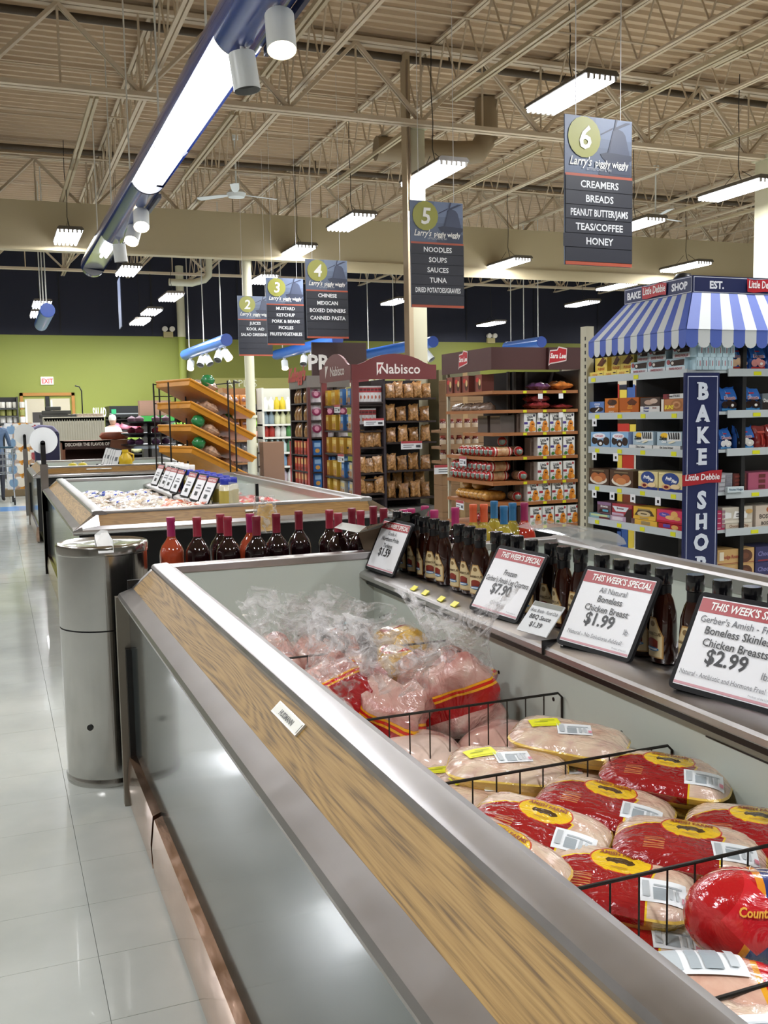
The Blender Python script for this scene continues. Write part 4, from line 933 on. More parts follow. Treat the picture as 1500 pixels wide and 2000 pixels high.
# small jars on the second freezer
def jar_proto(bc, cc, lc, h=.17, r=.045):
    t = T('condiment_jar', 'x', 'jar'); b = B(); b.lathe([(r*.8, 0), (r, .006), (r, h*.72), (r*.75, h*.8)], mat(bc, .15, coat=.8), 18); b.out('body', t, smooth=50)
    b = B(); b.lathe([(r*.8, h*.8), (r*.82, h*.81), (r*.82, h*.98), (r*.76, h)], mat(cc, .3), 18); b.out('lid', t, smooth=40)
    b = B(); b.lathe([(r*1.01, h*.15), (r*1.01, h*.6)], mat(lc, .4), 18, cap=False); b.out('label', t, smooth=60); return Kind(t)
JB = jar_proto('#e3dcc0', '#2b3aa8', '#b9a54a'); JW = jar_proto('#a32a24', '#e6e6e2', '#3a3f8a', .19); JD = jar_proto('#5a2a20', '#e6e6e2', '#8a2018', .2, .035)
for i in range(13): JB.put((1.46+.07*(i % 2), 8.05-i*.115, .8125), 0, 'cream jar with blue lid on the second freezer, %s from the far end' % ORD[i], 'blue lidded jars on the second freezer', (1.05, 1.05, 1.25))
for i in range(7): JW.put((1.46+.07*(i % 2), 9.0-i*.13, .8125), 0, 'red jar with white lid on the second freezer, %s from the far end' % ORD[i], 'white lidded jars on the second freezer', (1.05, 1.05, 1.25))
for i in range(8): JD.put((1.46+.06*(i % 2), 13.9-i*.13, .8125), 0, 'dark red bottle with white cap on the third freezer, %s from the far end' % ORD[i], 'white capped bottles on the third freezer')
t = T('mustard_jug', 'yellow plastic jug with yellow cap on the third freezer ledge', 'jug', (1.5, 12.62, .8125)); Y_ = mat('#d9b51e', .35)
b = B(); b.lathe([(.07, 0), (.085, .01), (.085, .13), (.08, .17), (.045, .21), (.035, .23)], Y_, 20, sy=.8); b.out('body', t, smooth=50)
b = B(); b.lathe([(.04, .23), (.04, .265)], Y_, 14); b.out('cap', t); b = B(); b.tube([(.03, 0, .23), (.1, 0, .2), (.1, 0, .13), (.075, 0, .11)], .012, Y_, 8); b.out('handle', t, smooth=60)
# clear end shield on ledge of second freezer
b = B(); b.add([(1.41, 6.35, .825), (1.41, 6.35, 1.02), (1.6, 6.35, 1.0), (1.6, 6.35, .825)], [(0, 1, 2, 3)], mat('#dfe6e6', .1, alpha=.35)); b.box(1.59, 1.61, 6.34, 6.36, .825, 1.0, BLK)
tag(b.out('end_shield'), 'clear plastic end panel with black edge beside the blue lidded jars', 'panel')
# hanging bag on the oak front of the second freezer
p = gy(520, 1010, 5.82)
t = T('hanging_package', 'clear package of buns hanging on the oak front behind the wine', 'package', (p.x, 5.83, .74))
b = B(); b.ext([(-.07, 0), (.06, .0), (.04, .17), (-.05, .17)], 'y', -.03, 0, mat('#d0a868', .25, coat=.8, var=.3, vs_=20)); b.out('buns', t, bevel=.01)
b = B(); b.ext([(-.09, -.01), (.08, -.01), (.05, .22), (-.07, .22)], 'y', -.035, .0, CLEAR); b.out('plastic_wrap', t)
b = B(); b.cyl((-.14, 0, .175), (.0, -.03, .175), .006, mat('#d8d8d8', .3, metal=.8), 6); b.out('hook', t)
# frozen bags in the second freezer
def pillow(w, d, h, mt, seed=0, n=12):
    rg = random.Random(seed); b = B(); vs_ = []; m_ = 10
    for sgn in (1, -1):
        for j in range(m_+1):
            for i in range(n+1):
                u, v = i/n*2-1, j/m_*2-1; k = max(0, (1-abs(u)**2.6))**.55*max(0, (1-abs(v)**2.6))**.55
                vs_.append((u*w/2*(1-.03*k), v*d/2, h/2+sgn*(h/2*k)*(1+.25*math.sin(5*u+seed)*math.cos(4*v+seed))+(rg.uniform(-.1, .1)*h*k)))
    N = (n+1)*(m_+1); fs = []
    for j in range(m_):
        for i in range(n):
            a = j*(n+1)+i; fs.append((a, a+1, a+n+2, a+n+1)); fs.append((N+a, N+a+n+1, N+a+n+2, N+a+1))
    b.add(vs_, fs, mt); return b
def frozen_mat(c1, c2, c3, s=7):
    m, nt, b, tc, _ = newmat(.2, Coat_Weight=.9); n = noise(nt, tc, s, (1, 1, 1), 2, 1.0)
    nt.links.new(ramp(nt, n, [(.38, c1), (.42, c2), (.52, c2), (.56, c3)]), b.inputs['Base Color']); w = noise(nt, tc, 20, (1, 1, 1), 4, 1.5); bumpto(nt, b, w, .7, .015); return m
FB = [frozen_mat('#b9b2a8', '#cfc8be', '#2746a8'), frozen_mat('#d0c8bc', '#b84a24', '#cfc0a8'), frozen_mat('#a89a88', '#bfb09c', '#9a806c'), frozen_mat('#d8a040', '#e8e0d0', '#2f54ae'), frozen_mat('#c4bdb2', '#b4a89a', '#a49484')]
FR = [frozen_mat('#c21c1c', '#d82a20', '#e9c02a'), frozen_mat('#e6c020', '#e8dcc8', '#c82420'), frozen_mat('#b8161c', '#d8362a', '#e9e2da')]
FK = [Kind(tag(pillow(.26, .2, .055, m, i).out('frozen_food_bag', smooth=70), 'x', 'frozen food bag')) for i, m in enumerate(FB)]
FRK = [Kind(tag(pillow(.25, .2, .06, m, i+9).out('frozen_food_bag', smooth=70), 'x', 'frozen food bag')) for i, m in enumerate(FR)]
cn = ['white bag with blue print', 'orange and cream bag', 'pale brown bag', 'white, gold and blue bag', 'plain pale bag']
k = 0
for iy in range(13):
    for ix in range(3):
        i = (0 if iy < 2 else (1 if iy < 4 and ix > 0 else rnd.choice([0, 1, 2, 3, 4]))) if iy < 5 else rnd.choice([2, 4, 4, 0])
        if (iy, ix) == (3, 1): i = 3
        for lay in (0, 1):
            FK[i].put((.73+ix*.24+rnd.uniform(-.02, .02), 6.25+iy*.25+rnd.uniform(-.03, .03), .67+lay*.07+(.05 if iy < 5 and ix == 2 else 0)), R3(rnd.uniform(-12, 12), rnd.uniform(-12, 12), rnd.uniform(-40, 40)),
                      '%s, second freezer left bin, %s row, %s, %s layer' % (cn[i], ORD[iy], ('left', 'middle', 'right')[ix], ('lower', 'upper')[lay]), 'frozen bags heaped in the left half')
for iy in range(10):
    for ix in range(2):
        i = (iy+ix) % 3
        FRK[i].put((1.68+ix*.3+rnd.uniform(-.03, .03), 6.25+iy*.3, .68+rnd.uniform(0, .07)), R3(rnd.uniform(-14, 14), rnd.uniform(-14, 14), rnd.uniform(-40, 40)), '%s, second freezer right bin, %s row, %s' % (['red bag with yellow print', 'yellow and cream bag', 'red and white bag'][i], ORD[iy], ('left', 'right')[ix]), 'frozen bags heaped in the right half')
for i in range(6): FRK[(i*2) % 3].put((1.8+.2*(i % 2), .8+i*.45, .52), R3(5, 4, 40*i), 'red frozen bag lying in the far half of the nearest freezer', 'bags in the hidden half of the nearest freezer')
for i, (x, lab) in enumerate(((.95, 'left of the two yellow melons in the third freezer'), (1.08, 'right of the two yellow melons in the third freezer'))):
    b = B(); b.lathe([(.01, 0), (.05, .015), (.075, .06), (.05, .1), (.01, .115)], mat('#b9a81c', .4), 16); o = tag(b.out('yellow_melon', loc=(x, 13.9, .77), smooth=60), lab, 'melon')
    q = B(); q.cyl((0, 0, .11), (.01, 0, .13), .006, mat('#6a6a20', .6), 6); q.out('stem', o)
b = B(); b.box(.6, 1.35, 12.5, 14.5, .7, .77, mat('#a8a49c', .6)); tag(b.out('bin_insert'), 'grey insert board lying in the third freezer', 'board')
# stainless curved guard at far right rim of the nearest freezer
b = B(); n = 8; pr_ = [(2.36-.16+.16*math.cos(a)-.03, .895+.075*math.sin(a)) for a in np.linspace(.1, PI*.75, n)]
vs_ = [(x, y, z) for y in (3.25, 3.66) for x, z in pr_]; b.add(vs_, [(i, i+1, n+i+1, n+i) for i in range(n-1)], mat('#d9dede', .08, alpha=.4, coat=1.0)); b.add([(x, 3.25, z) for x, z in pr_]+[(2.2, 3.25, .89)], [tuple(range(n+1))], mat('#d9dede', .08, alpha=.4, coat=1.0))
tag(b.out('curved_guard', smooth=60), 'clear curved plastic guard on far rim of the nearest freezer', 'guard')
# open carton by the turkey card
t = T('open_carton', 'grey lined open carton standing behind the turkey price card', 'carton', (1.5, 3.66, .83), -.5)
b = B(); CB = mat('#6d5c4a', .7); GL = mat('#9a9d96', .4)
b.add([(-.1, -.1, 0), (.1, -.1, 0), (.1, .1, 0), (-.1, .1, 0), (-.14, -.12, .14), (.12, -.12, .2), (.12, .12, .2), (-.14, .12, .14)], [(0, 1, 2, 3), (0, 4, 5, 1), (1, 5, 6, 2), (2, 6, 7, 3), (3, 7, 4, 0)], CB); b.out('box', t)
b = B(); b.add([(-.14, -.12, .141), (.12, -.12, .201), (.16, -.2, .25), (-.2, -.22, .13)], [(0, 1, 2, 3)], GL); b.add([(-.14, .12, .141), (-.14, -.12, .141), (-.24, -.1, .16), (-.24, .1, .16)], [(0, 1, 2, 3)], GL); b.out('flap', t)
# ================================================================ BIN
t = T('wipe_dispenser_bin', 'tall round stainless steel bin with wipe dispenser at the freezer corner', 'bin', (.372, 4.02, 0))
b = B(); r = .176; b.lathe([(r*1.01, 0), (r*1.02, .025), (r*1.0, .03), (r, .035), (r, .62)], BRUSH, 40, cap=False); b.out('lower_body', t, smooth=40)
b = B(); b.lathe([(r*.985, .62), (r*.985, .626)], DK, 40, cap=False); b.lathe([(r, .626), (r, .915)], BRUSH, 40, cap=False); b.out('upper_body', t, smooth=40)
b = B(); b.lathe([(r*1.0, .913), (r*1.02, .916), (r*1.02, .945), (r*1.0, .952), (r*.97, .955), (r*.9, .948), (r*.3, .948), (.02, .952), (.0, .952)], m_steel('#cfcdc8', .08, .25), 40, cap=False); b.out('lid', t, smooth=40)
a = math.atan2(-1, -.09)-.0
b = B(); b.cyl((-.09, -.151, .245), (-.0925, -.1555, .245), .012, DK, 14); b.out('key_hole', t)
b = B(); b.add([(-.03, -.02, .95), (.02, -.03, .95), (.022, -.035, .985), (.02, -.04, 1.0), (-.005, -.035, 1.005), (-.03, -.03, .985)], [(0, 1, 2, 3, 4, 5)], mat('#f0f1f0', .6)); b.add([(-.03, -.17, .93), (.025, -.172, .93), (.022, -.035, .985), (-.03, -.03, .985)], [(0, 1, 2, 3)], mat('#f0f1f0', .6)); b.add([(-.032, -.185, .93), (.025, -.187, .93), (.025, -.17, .975), (.015, -.1, 1.0), (-.012, -.11, 1.0), (-.032, -.15, .97)], [(0, 1, 2, 3, 4, 5)], mat('#f0f1f0', .6))
b.out('paper_wipe', t)
# ================================================================ PACKAGES
def carton(name, cat, w, d, h, bg, items, gl=.35, side=None):
    b = B(); b.box(-w/2, w/2, -d/2, d/2, 0, h, mat(bg, gl)); o = tag(b.out(name), 'x', cat)
    if items: link(art(items, w, h, glossy=gl).mesh('printed_front'), 'printed_front', o, (0, -d/2-.0004, 0))
    return Kind(o)
def pouch(name, cat, w, d, h, mt, items=None, seed=0, topc=None, tip=.0):
    rg = random.Random(seed); n = 14; K = 8; b = B(); vs_ = []
    for j in range(K+1):
        u = j/K; dd = d/2*math.sin(PI*(.12+.88*min(1, (1-u)*1.0)))**.6 if u < 1 else .002
        dd = d/2*(1-u**3)*(.85+.15*math.sin(u*PI))+.002; ww = w/2*(1-.1*math.sin(u*PI))*(1 if u < .9 else 1.02)
        for i in range(n):
            a = 2*PI*i/n; ca, sa = math.cos(a), math.sin(a); k = (abs(ca)**3+abs(sa)**3)**(-1/3)
            jt = 3.2 if seed >= 30 else 1; vs_.append((ww*ca*k*(1+rg.uniform(-.03, .03)*jt), dd*sa*k*(1+rg.uniform(-.06, .06)*jt), u*h+rg.uniform(-.004, .004)*jt))
    b.add(vs_, [(j*n+i, j*n+(i+1) % n, (j+1)*n+(i+1) % n, (j+1)*n+i) for j in range(K) for i in range(n)]+[tuple(range(n))[::-1], tuple(range(K*n, K*n+n))], mt)
    o = tag(b.out(name, smooth=70), 'x', cat)
    if items:
        def mp(x, z, off): u = min(1, max(0, z/h)); return (x, -(d/2*(1-u**3)*(.85+.15*math.sin(u*PI))+.004)*1.06-off-.002, z)
        link(art(items, w, h, mp, glossy=.25).mesh('printed_front', 50), 'printed_front', o)
    return Kind(o)
SHO = ['top', 'second', 'third', 'fourth', 'fifth', 'bottom', 'lowest']
_CNT = {}
def place(k, wing, X0, Yc, s, z, d, desc, where, grp, setback=.02, tilt=0, zr=0):
    key = (desc, where); _CNT[key] = _CNT.get(key, 0)+1; n = _CNT[key]
    lab = '%s, %s from left, %s' % (desc, ORD[min(n-1, 25)], where)
    if wing == 'L': return k.put((X0+setback+d/2, Yc+s, z), -PI/2+zr, lab, grp)
    return k.put((X0+s, Yc+setback+d/2, z), zr, lab, grp)
def fix_labels():
    pass
# ================================================================ BAKE SHOP DISPLAY
BX, BY = 4.0, 4.95
DB = '#19224f'
t = T('bakery_display', 'large bakery snack display with striped awning and blue lettered banner', 'display', (0, 0, 0)); bake = t
bz = [gy(1337, y, BY).z for y in (722, 805, 881, 966, 1041)]+[.16]
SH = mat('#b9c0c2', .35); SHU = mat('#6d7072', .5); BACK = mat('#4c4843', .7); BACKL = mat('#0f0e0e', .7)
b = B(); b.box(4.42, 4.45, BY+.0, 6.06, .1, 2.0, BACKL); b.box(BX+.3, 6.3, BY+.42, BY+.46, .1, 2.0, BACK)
for X in (4.72, 5.35): b.box(X, X+.03, BY+.40, BY+.42, .1, 2.0, mat('#3a3a38', .5))
b.out('back_panel', t)
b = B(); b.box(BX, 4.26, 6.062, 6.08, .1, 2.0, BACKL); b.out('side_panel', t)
b = B(); b.box(BX+.02, 4.45, BY, 6.06, 0, .14, DK); b.box(BX+.02, 6.3, BY+.02, BY+.45, 0, .14, DK); b.out('plinth', t)
for i, z in enumerate(bz):
    b = B(); b.box(BX, 4.42, BY+.01, 6.04, z-.02, z, SH); b.box(BX-.008, BX, BY+.01, 6.04, z-.042, z+.006, SH); so = b.out('shelf', t)
    b = B(); b.box(BX+.3, 6.3, BY, BY+.42, z-.02, z, SH); b.box(BX+.3, 6.3, BY-.008, BY, z-.042, z+.006, SH); b.out('shelf', t)
    for s in ([.1, .42, .68, .95] if i else [.5, 1.0]): q = B(); q.box(BX-.0105, BX-.008, BY+s, BY+s+.05, z-.035, z-.008, mat('#d6d61e', .4)); q.out('price_tag', so)
    for s in ([.5, .8, 1.15] if i < 5 else []): q = B(); q.box(BX+s, BX+s+.06, BY-.0105, BY-.008, z-.035, z-.012, mat('#d6d61e', .4)); q.out('price_tag', so)
    if i in (1, 2, 3):
        for s in ([.98] if i == 1 else [.98, .72] if i == 2 else [.98, .76, .52, .25]): q = B(); q.box(BX-.0125, BX-.010, BY+s-.0, BY+s+.055, z-.09, z-.035, mat('#e2e3e6', .4)); q.box(BX-.013, BX-.0125, BY+s+.015, BY+s+.035, z-.075, z-.055, BLK); q.out('offer_card', so)
PERF = mat('#b8b39c', .5)
b = B(); b.box(BX-.01, BX+.05, 6.06, 6.14, 0, 2.05, PERF); u = b.out('upright', t)
q = B()
for z in np.arange(.1, 2.0, .05): q.box(BX-.0105, BX-.01, 6.07, 6.085, z, z+.026, BLK)
q.out('upright_slots', u)
# header boards
hz1, hz0 = gy(1348, 537, 5.05).z, gy(1348, 572, 5.05).z
DBM = mat(DB, .35)
def header(x, y, L, rz, words, lab, nmx):
    h = hz1-hz0; b = B(); b.box(0, L, 0, .02, 0, h, mat('#c9ccd2', .4)); o = b.out('header_board', t, loc=(x, y, hz0), rot=rz)
    e = .012/L; 
    it = [('r', 0, 0, 1, 1, DB), ('r', .008, .06, .992, .94, '#c9ccd8'), ('r', .012, .1, .988, .9, DB)]
    it.append(('t', words[0], words[2], .3, .42, '#e9ebf0', .22, .04)); it.append(('t', words[1], words[3], .3, .42, '#e9ebf0', .22, .04))
    art(it, L, h).out('header_print', o, loc=(L/2, -.001, 0))
    q = B(); w_, hh = .25, .1
    pts = [(-.5, .05), (-.3, .0), (0, .08), (.3, .1), (.5, .05), (.52, .8), (.3, .9), (0, .85), (-.3, .78), (-.52, .9)]
    q.add([(px*w_+nmx*L, -.012, pz*hh+h*.12) for px, pz in pts], [tuple(range(len(pts)))], mat('#b52730', .35)); r_ = q.out('red_ribbon', o)
    art([('t', 'Little Debbie', .5, .3, .48, '#f5f0ee', .94, .02, .1)], w_, hh).out('ribbon_lettering', r_, loc=(nmx*L, -.013, h*.12))
header(4.1, 5.76, .71, -PI/2, ('BAKE', 'SHOP', .155, .83), '', .48)
header(4.1, 5.05, 1.1, 0, ('EST.', '1960', .17, .83), '', .5)
# cone lamp
b = B(); b.lathe([(.0, .1), (.05, .09), (.08, .04), (.085, 0)], BLK, 16, c=(4.35, 5.45), cap=False); o_ = b.out('black_cap', t, smooth=60); o_.location.z = hz1-.02
# awning
vz = gx(1340, 655, 3.93).z; WS = mat('#c6cac9', .6); BS = mat('#4a60b0', .6); AX, AY = 3.92, 4.88
def stripe_panel(p_top, p_bot, n, flip, lab):
    """p_top/p_bot = (start,end) points of upper and lower edges"""
    (ta, tb_), (ba, bb) = p_top, p_bot
    for i in range(n):
        f0, f1 = i/n, (i+1)/n; A = ba.lerp(bb, f0); Bb = ba.lerp(bb, f1); C_ = ta.lerp(tb_, f1); D = ta.lerp(tb_, f0)
        nrm = (Bb-A).cross(D-A).normalized()*.004
        m_ = 6; dr = .105; sc = [A]; 
        low = [A-Vector((0, 0, dr-.03))]
        for k in range(1, m_): 
            a = PI*k/m_; q_ = A.lerp(Bb, .5-.5*math.cos(a)); low.append(q_-Vector((0, 0, dr-.03+.035*math.sin(a))))
        low.append(Bb-Vector((0, 0, dr-.03)))
        b = B(); M_ = (BS if (i+flip) % 2 else WS)
        b.add([A, Bb, C_, D]+[v+nrm for v in (A, Bb, C_, D)], [(0, 1, 2, 3), (7, 6, 5, 4)], M_)
        nn = len(low); b.add([A, Bb]+low[::-1], [tuple(range(nn+2))], M_); b.out('awning_stripe', t)
V = Vector
stripe_panel((V((4.1, 5.76, hz0)), V((4.1, 5.05, hz0))), (V((AX, 5.93, vz+.035)), V((AX, AY, vz+.035))), 15, 1, 'x')
stripe_panel((V((4.1, 5.05, hz0)), V((5.3, 5.05, hz0))), (V((AX, AY, vz+.035)), V((5.45, AY, vz+.035))), 17, 1, 'x')
b = B(); b.add([(AX+.02, 5.9, vz+.03), (AX+.02, AY+.02, vz+.03), (5.4, AY+.02, vz+.03), (5.4, 5.9, vz+.03)], [(0, 1, 2, 3)], BLK); b.add([(AX+.01, 5.9, vz-.08), (AX+.01, AY+.01, vz-.08), (AX+.01, AY+.01, vz+.03), (AX+.01, 5.9, vz+.03)], [(0, 1, 2, 3)], BLK); b.out('awning_lining', t)
b = B(); 
for X, Y in ((4.1, 5.7), (5.0, 5.2), (4.15, 5.12)): b.box(X, X+.03, Y, Y+.03, 1.6, hz0+.02, BLK)
b.out('header_posts', t)
# vertical banner
ba, bb = gy(1337, 728, 4.93), gy(1403, 728, 4.93); bw = bb.x-ba.x; bh = ba.z-.3
b = B(); b.box(0, bw, 0, .02, 0, bh, DBM); o = b.out('banner_board', t, loc=(ba.x, 4.92, .3))
it = [('r', 0, 0, 1, 1, DB), ('r', .06, -.02, .95, .985, '#c2c6d6'), ('r', .08, -.02, .93, .981, DB)]
art(it, bw, bh).out('banner_print', o, loc=(bw/2, -.001, 0))
def serif(ch, cy, sz):
    w_ = bw; b_ = art([('t', ch, .5, (cy-.3-sz/2)/bh, sz/bh*.98, '#d5dbe6', 9, .045)], w_, bh)
    return b_
zl = {'B': (750, 776), 'A': (793, 822), 'K': (836, 866), 'E': (877, 905), 'S': (960, 990), 'H': (1004, 1032), 'O': (1044, 1072), 'P': (1088, 1116)}
for ch, (ya, yb) in (('B', (747, 779)), ('A', (791, 822)), ('K', (834, 864)), ('E', (876, 906)), ('S', (959, 992)), ('H', (1003, 1032)), ('O', (1042, 1073)), ('P', (1086, 1116))):
    z1, z0 = gy(1370, ya, 4.92).z, gy(1370, yb, 4.92).z
    q = art([('t', ch, .5, 0, 1, '#d5dbe6', 9, .05, 0)], z1-z0, z1-z0)
    if ch in 'BAKEHP':   # slab serifs
        W_ = (z1-z0); 
        for sx in ((-.3, .28) if ch in 'AKH' else (-.3,)):
            for zz in ((0,) if ch == 'A' else (0, .93)): q.add([((sx-.16)*W_, -.0008, zz*W_), ((sx+.18)*W_, -.0008, zz*W_), ((sx+.18)*W_, -.0008, (zz+.09)*W_), ((sx-.16)*W_, -.0008, (zz+.09)*W_)], [(0, 1, 2, 3)], mat('#d5dbe6', .4))
    q.out('banner_letter', o, loc=(bw/2, -.006, z0-.3))
zr_ = gy(1370, 948, 4.92).z-.3
q = B(); pts = [(-.58, 0), (-.2, .02), (.2, .06), (.56, .05), (.6, .36), (.2, .35), (-.2, .29), (-.6, .27)]; q.add([(bw/2+px*bw, -.009, zr_+pz*bw) for px, pz in pts], [tuple(range(8))], mat('#a8242c', .35)); r_ = q.out('red_ribbon', o)
art([('t', 'Little Debbie', .5, .32, .5, '#f2eeee', .95, .02, .1)], bw*1.08, bw*.3).out('ribbon_lettering', r_, loc=(bw/2, -.010, zr_+.01))
# --- designs
T_ = lambda *a: ('t',)+a
swiss = [('r', 0, 0, 1, 1, '#b3ccd6'), ('r', 0, 0, 1, .34, '#d9dde0'), ('p', [(.42, .42), (.95, .42), (.98, .9), (.42, .86)], '#2e1c16'), ('e', .36, .64, .12, .22, '#3a241c'), ('e', .36, .64, .07, .13, '#d9d2c8'), ('e', .15, .72, .09, .2, '#9a4a50'), T_('SWISS ROLLS', .52, .08, .2, '#9a3038', .92, .03)]
swend = [('r', 0, 0, 1, 1, '#c4dde6'), ('r', .18, .3, .26, .75, '#3a4a5a'), ('r', .62, .3, .74, .72, '#c9737a'), ('r', .0, 0, .04, 1, '#9ab4c0')]
fudge = [('r', 0, 0, 1, 1, '#e8cf62'), ('p', [(.15, .45), (.6, .95), (.8, .9), (.55, .35)], '#6a3a22'), ('p', [(.4, .4), (.85, .85), (.95, .7), (.6, .35)], '#5a2e1a'), T_('FUDGE', .5, .1, .18, '#c85a2a', .9, .02, .3)]
fudlo = [('r', 0, 0, 1, 1, '#ecd46a'), T_('FUDGE', .4, .25, .4, '#c85a2a', .6, .02, .3), ('r', .75, .5, .95, .7, '#4a3020')]
cocoa = [('r', 0, 0, 1, 1, '#5a7cb8'), ('e', .3, .3, .28, .22, '#2a1a14'), ('e', .7, .36, .26, .2, '#34201a'), ('p', [(.4, .15), (.48, .12), (.72, .42), (.64, .46)], '#e6e2da'), T_('COCOA', .55, .72, .16, '#e8ecf4', .7, .03, .2), T_('CREMES', .55, .54, .12, '#e8ecf4', .6, .03, .2)]
bunch = [('r', 0, 0, 1, 1, '#c66e1e'), ('e', .55, .72, .35, .2, '#3c2216'), ('e', .4, .8, .14, .12, '#5a3420'), T_('CRUNCH', .5, .38, .12, '#f0e6da', .9, .03, .3), ('r', 0, .28, 1, .3, '#e08a34'), T_('CRUNCH', .5, .07, .1, '#e8d8c4', .8, .03, .3)]
caram = [('r', 0, 0, 1, 1, '#b45a16'), ('p', [(.4, .7), (.65, .95), (.92, .7), (.8, .5), (.5, .52)], '#5a2c14'), T_('Salted', .55, .42, .12, '#f0b040', .6, .02, .2), T_('Caramel', .55, .28, .12, '#f0b040', .7, .02, .2), ('r', .1, .05, .6, .16, '#d4822e')]
donst = [('r', 0, 0, 1, 1, '#4a3a34'), ('r', 0, 0, 1, .42, '#dcdad6'), ('e', .45, .68, .24, .16, '#b89a88'), ('e', .7, .76, .2, .16, '#c8b0a0'), T_('Donut', .32, .26, .16, '#2a3a7a', .5, .04), T_('STICKS', .74, .26, .1, '#8a3a34', .36, .03), T_('Donut', .32, .05, .14, '#2a3a7a', .5, .04)]
buns = [('r', 0, 0, 1, 1, '#b8784a'), ('e', .7, .55, .27, .4, '#a0683c'), ('e', .7, .55, .18, .27, '#c08c60'), ('e', .7, .55, .1, .14, '#9a6038'), ('r', 0, 0, .12, 1, '#e8e0d4'), T_('BUNS', .36, .25, .3, '#f0d840', .5, .04, .2)]
cupc = [('r', 0, 0, 1, 1, '#8ab4da'), ('e', .2, .45, .16, .25, '#2c1c18'), ('e', .5, .3, .17, .22, '#2c1c18'), ('e', .52, .26, .08, .1, '#e8e4de'), ('e', .82, .42, .16, .26, '#34221c'), ('e', .45, .75, .34, .18, '#e6ecf4'), T_('CUPCAKES', .45, .68, .13, '#c83a40', .62, .03, .25)]
zebra = [('r', 0, 0, 1, 1, '#a8bcc8'), ('e', .3, .72, .16, .22, '#e8b828'), ('p', [(.4, .3), (.98, .35), (.96, .98), (.45, .95)], '#dfe0de')]+[('p', [(.45+.1*i, .95), (.5+.1*i, .95), (.56+.09*i, .5), (.5+.09*i, .45)], '#2a2a2c') for i in range(5)]+[T_('Zebra', .26, .42, .24, '#16161a', .42, .05, .2), T_('Cakes', .3, .22, .16, '#f0f0ee', .4, .04, .2), ('p', [(.45, .2), (.7, .38), (.78, .3), (.55, .14)], '#e4dcc0')]
strip = lambda s: [('r', 0, 0, 1, 1, '#dcdcd8'), T_(s, .5, .3, .5, '#2a3034', .9, .03)]
muff = [('r', 0, 0, 1, 1, '#4e3626'), ('e', .5, .36, .42, .3, '#e4dccc'), ('e', .34, .5, .2, .26, '#b0683a'), ('e', .68, .52, .2, .26, '#a86036'), ('e', .5, .36, .22, .2, '#c88450'), ('r', .2, .84, .8, .92, '#7a6a4e')]
fruit = [('r', 0, 0, 1, 1, '#d8c890'), ('r', 0, 0, 1, .18, '#26357e'), ('e', .5, .66, .36, .34, '#2a4384'), T_('Fruit', .42, .62, .18, '#f2f2f0', .5, .04, .3), T_('Pies', .66, .5, .18, '#f2f2f0', .4, .04, .3), ('e', .34, .26, .2, .14, '#d8a878'), ('e', .34, .26, .1, .08, '#7a1c20'), ('e', .72, .3, .2, .13, '#e6cc9c'), ('r', .03, .9, .25, .95, '#efe6b0')]
brown = [('r', 0, 0, 1, 1, '#6a4a50'), ('r', 0, .75, 1, 1, '#8a6a8a'), T_('Brownies', .5, .55, .2, '#e8e4e0', .9, .03, .15), ('p', [(.1, .1), (.9, .15), (.8, .45), (.2, .4)], '#3a2420'), ('r', .4, .2, .8, .38, '#5aa0b8')]
cosm = [('r', 0, 0, 1, 1, '#a83a44'), ('p', [(.0, .78), (.85, .78), (.7, .4), (.2, .35)], '#d8e0e6'), T_('Brownies', .42, .55, .18, '#7a4a54', .62, .03), ('p', [(.6, 0), (1, 0), (1, .7), (.8, .6)], '#3a2822'), ('r', 0, .05, .6, .25, '#b8a0b4')]
star = [('r', 0, 0, 1, 1, '#d8ac3c'), ('r', .2, .5, .75, .85, '#8a7a5a'), ('p', [(.05, .3), (.95, .35), (.8, .75), (.2, .72)], '#4a3a2a'), ('e', .48, .45, .3, .22, '#c9b48a'), ('r', .34, .42, .62, .5, '#4a3a24'), ('r', 0, 0, 1, .2, '#e0b040'), ('r', .3, .05, .7, .16, '#a08a60')]
cher = [('r', 0, 0, 1, 1, '#cc3a5c'), ('e', .3, .62, .22, .18, '#5a4aa0'), ('e', .7, .7, .14, .26, '#d8a860'), ('e', .55, .45, .2, .16, '#dcae6c'), ('e', .82, .42, .14, .16, '#d09c58'), ('r', 0, 0, 1, .16, '#b02030'), T_('Cherry', .3, .58, .12, '#e8c8dc', .4, .02)]
cordial = [('r', 0, 0, 1, 1, '#c9c0b0'), ('p', [(.05, .3), (.3, .35), (.3, .65), (.1, .72)], '#e8e8e6'), ('p', [(.35, .3), (.8, .3), (.85, .7), (.4, .75)], '#eceae6'), ('r', .45, .4, .68, .46, '#26201e'), ('r', .45, .54, .7, .6, '#26201e'), ('r', .05, .04, .95, .2, '#dcd4c4'), ('e', .88, .7, .12, .14, '#c8a060')]
boston = [('r', 0, 0, 1, 1, '#cfbfae'), ('e', .7, .8, .3, .2, '#a85a2c'), T_('BOSTON', .5, .4, .2, '#3a3230', .9, .02), T_('BOSTON', .5, .1, .16, '#3a3230', .9, .02)]
fudr = [('r', 0, 0, 1, 1, '#c9a268'), ('r', 0, .06, 1, .1, '#8a2a28'), ('e', .75, .5, .2, .42, '#5a3424'), ('e', .75, .5, .1, .2, '#70442e'), T_('Fudge Rounds', .38, .4, .24, '#a04038', .5, .02, .1), ('r', .04, .3, .16, .85, '#e0d4bc')]
navy_b = [('r', 0, 0, 1, 1, '#34325c'), T_('Chocolate', .5, .4, .3, '#7a78a8', .85, .03, .15), ('r', .1, .05, .9, .15, '#8a3038')]
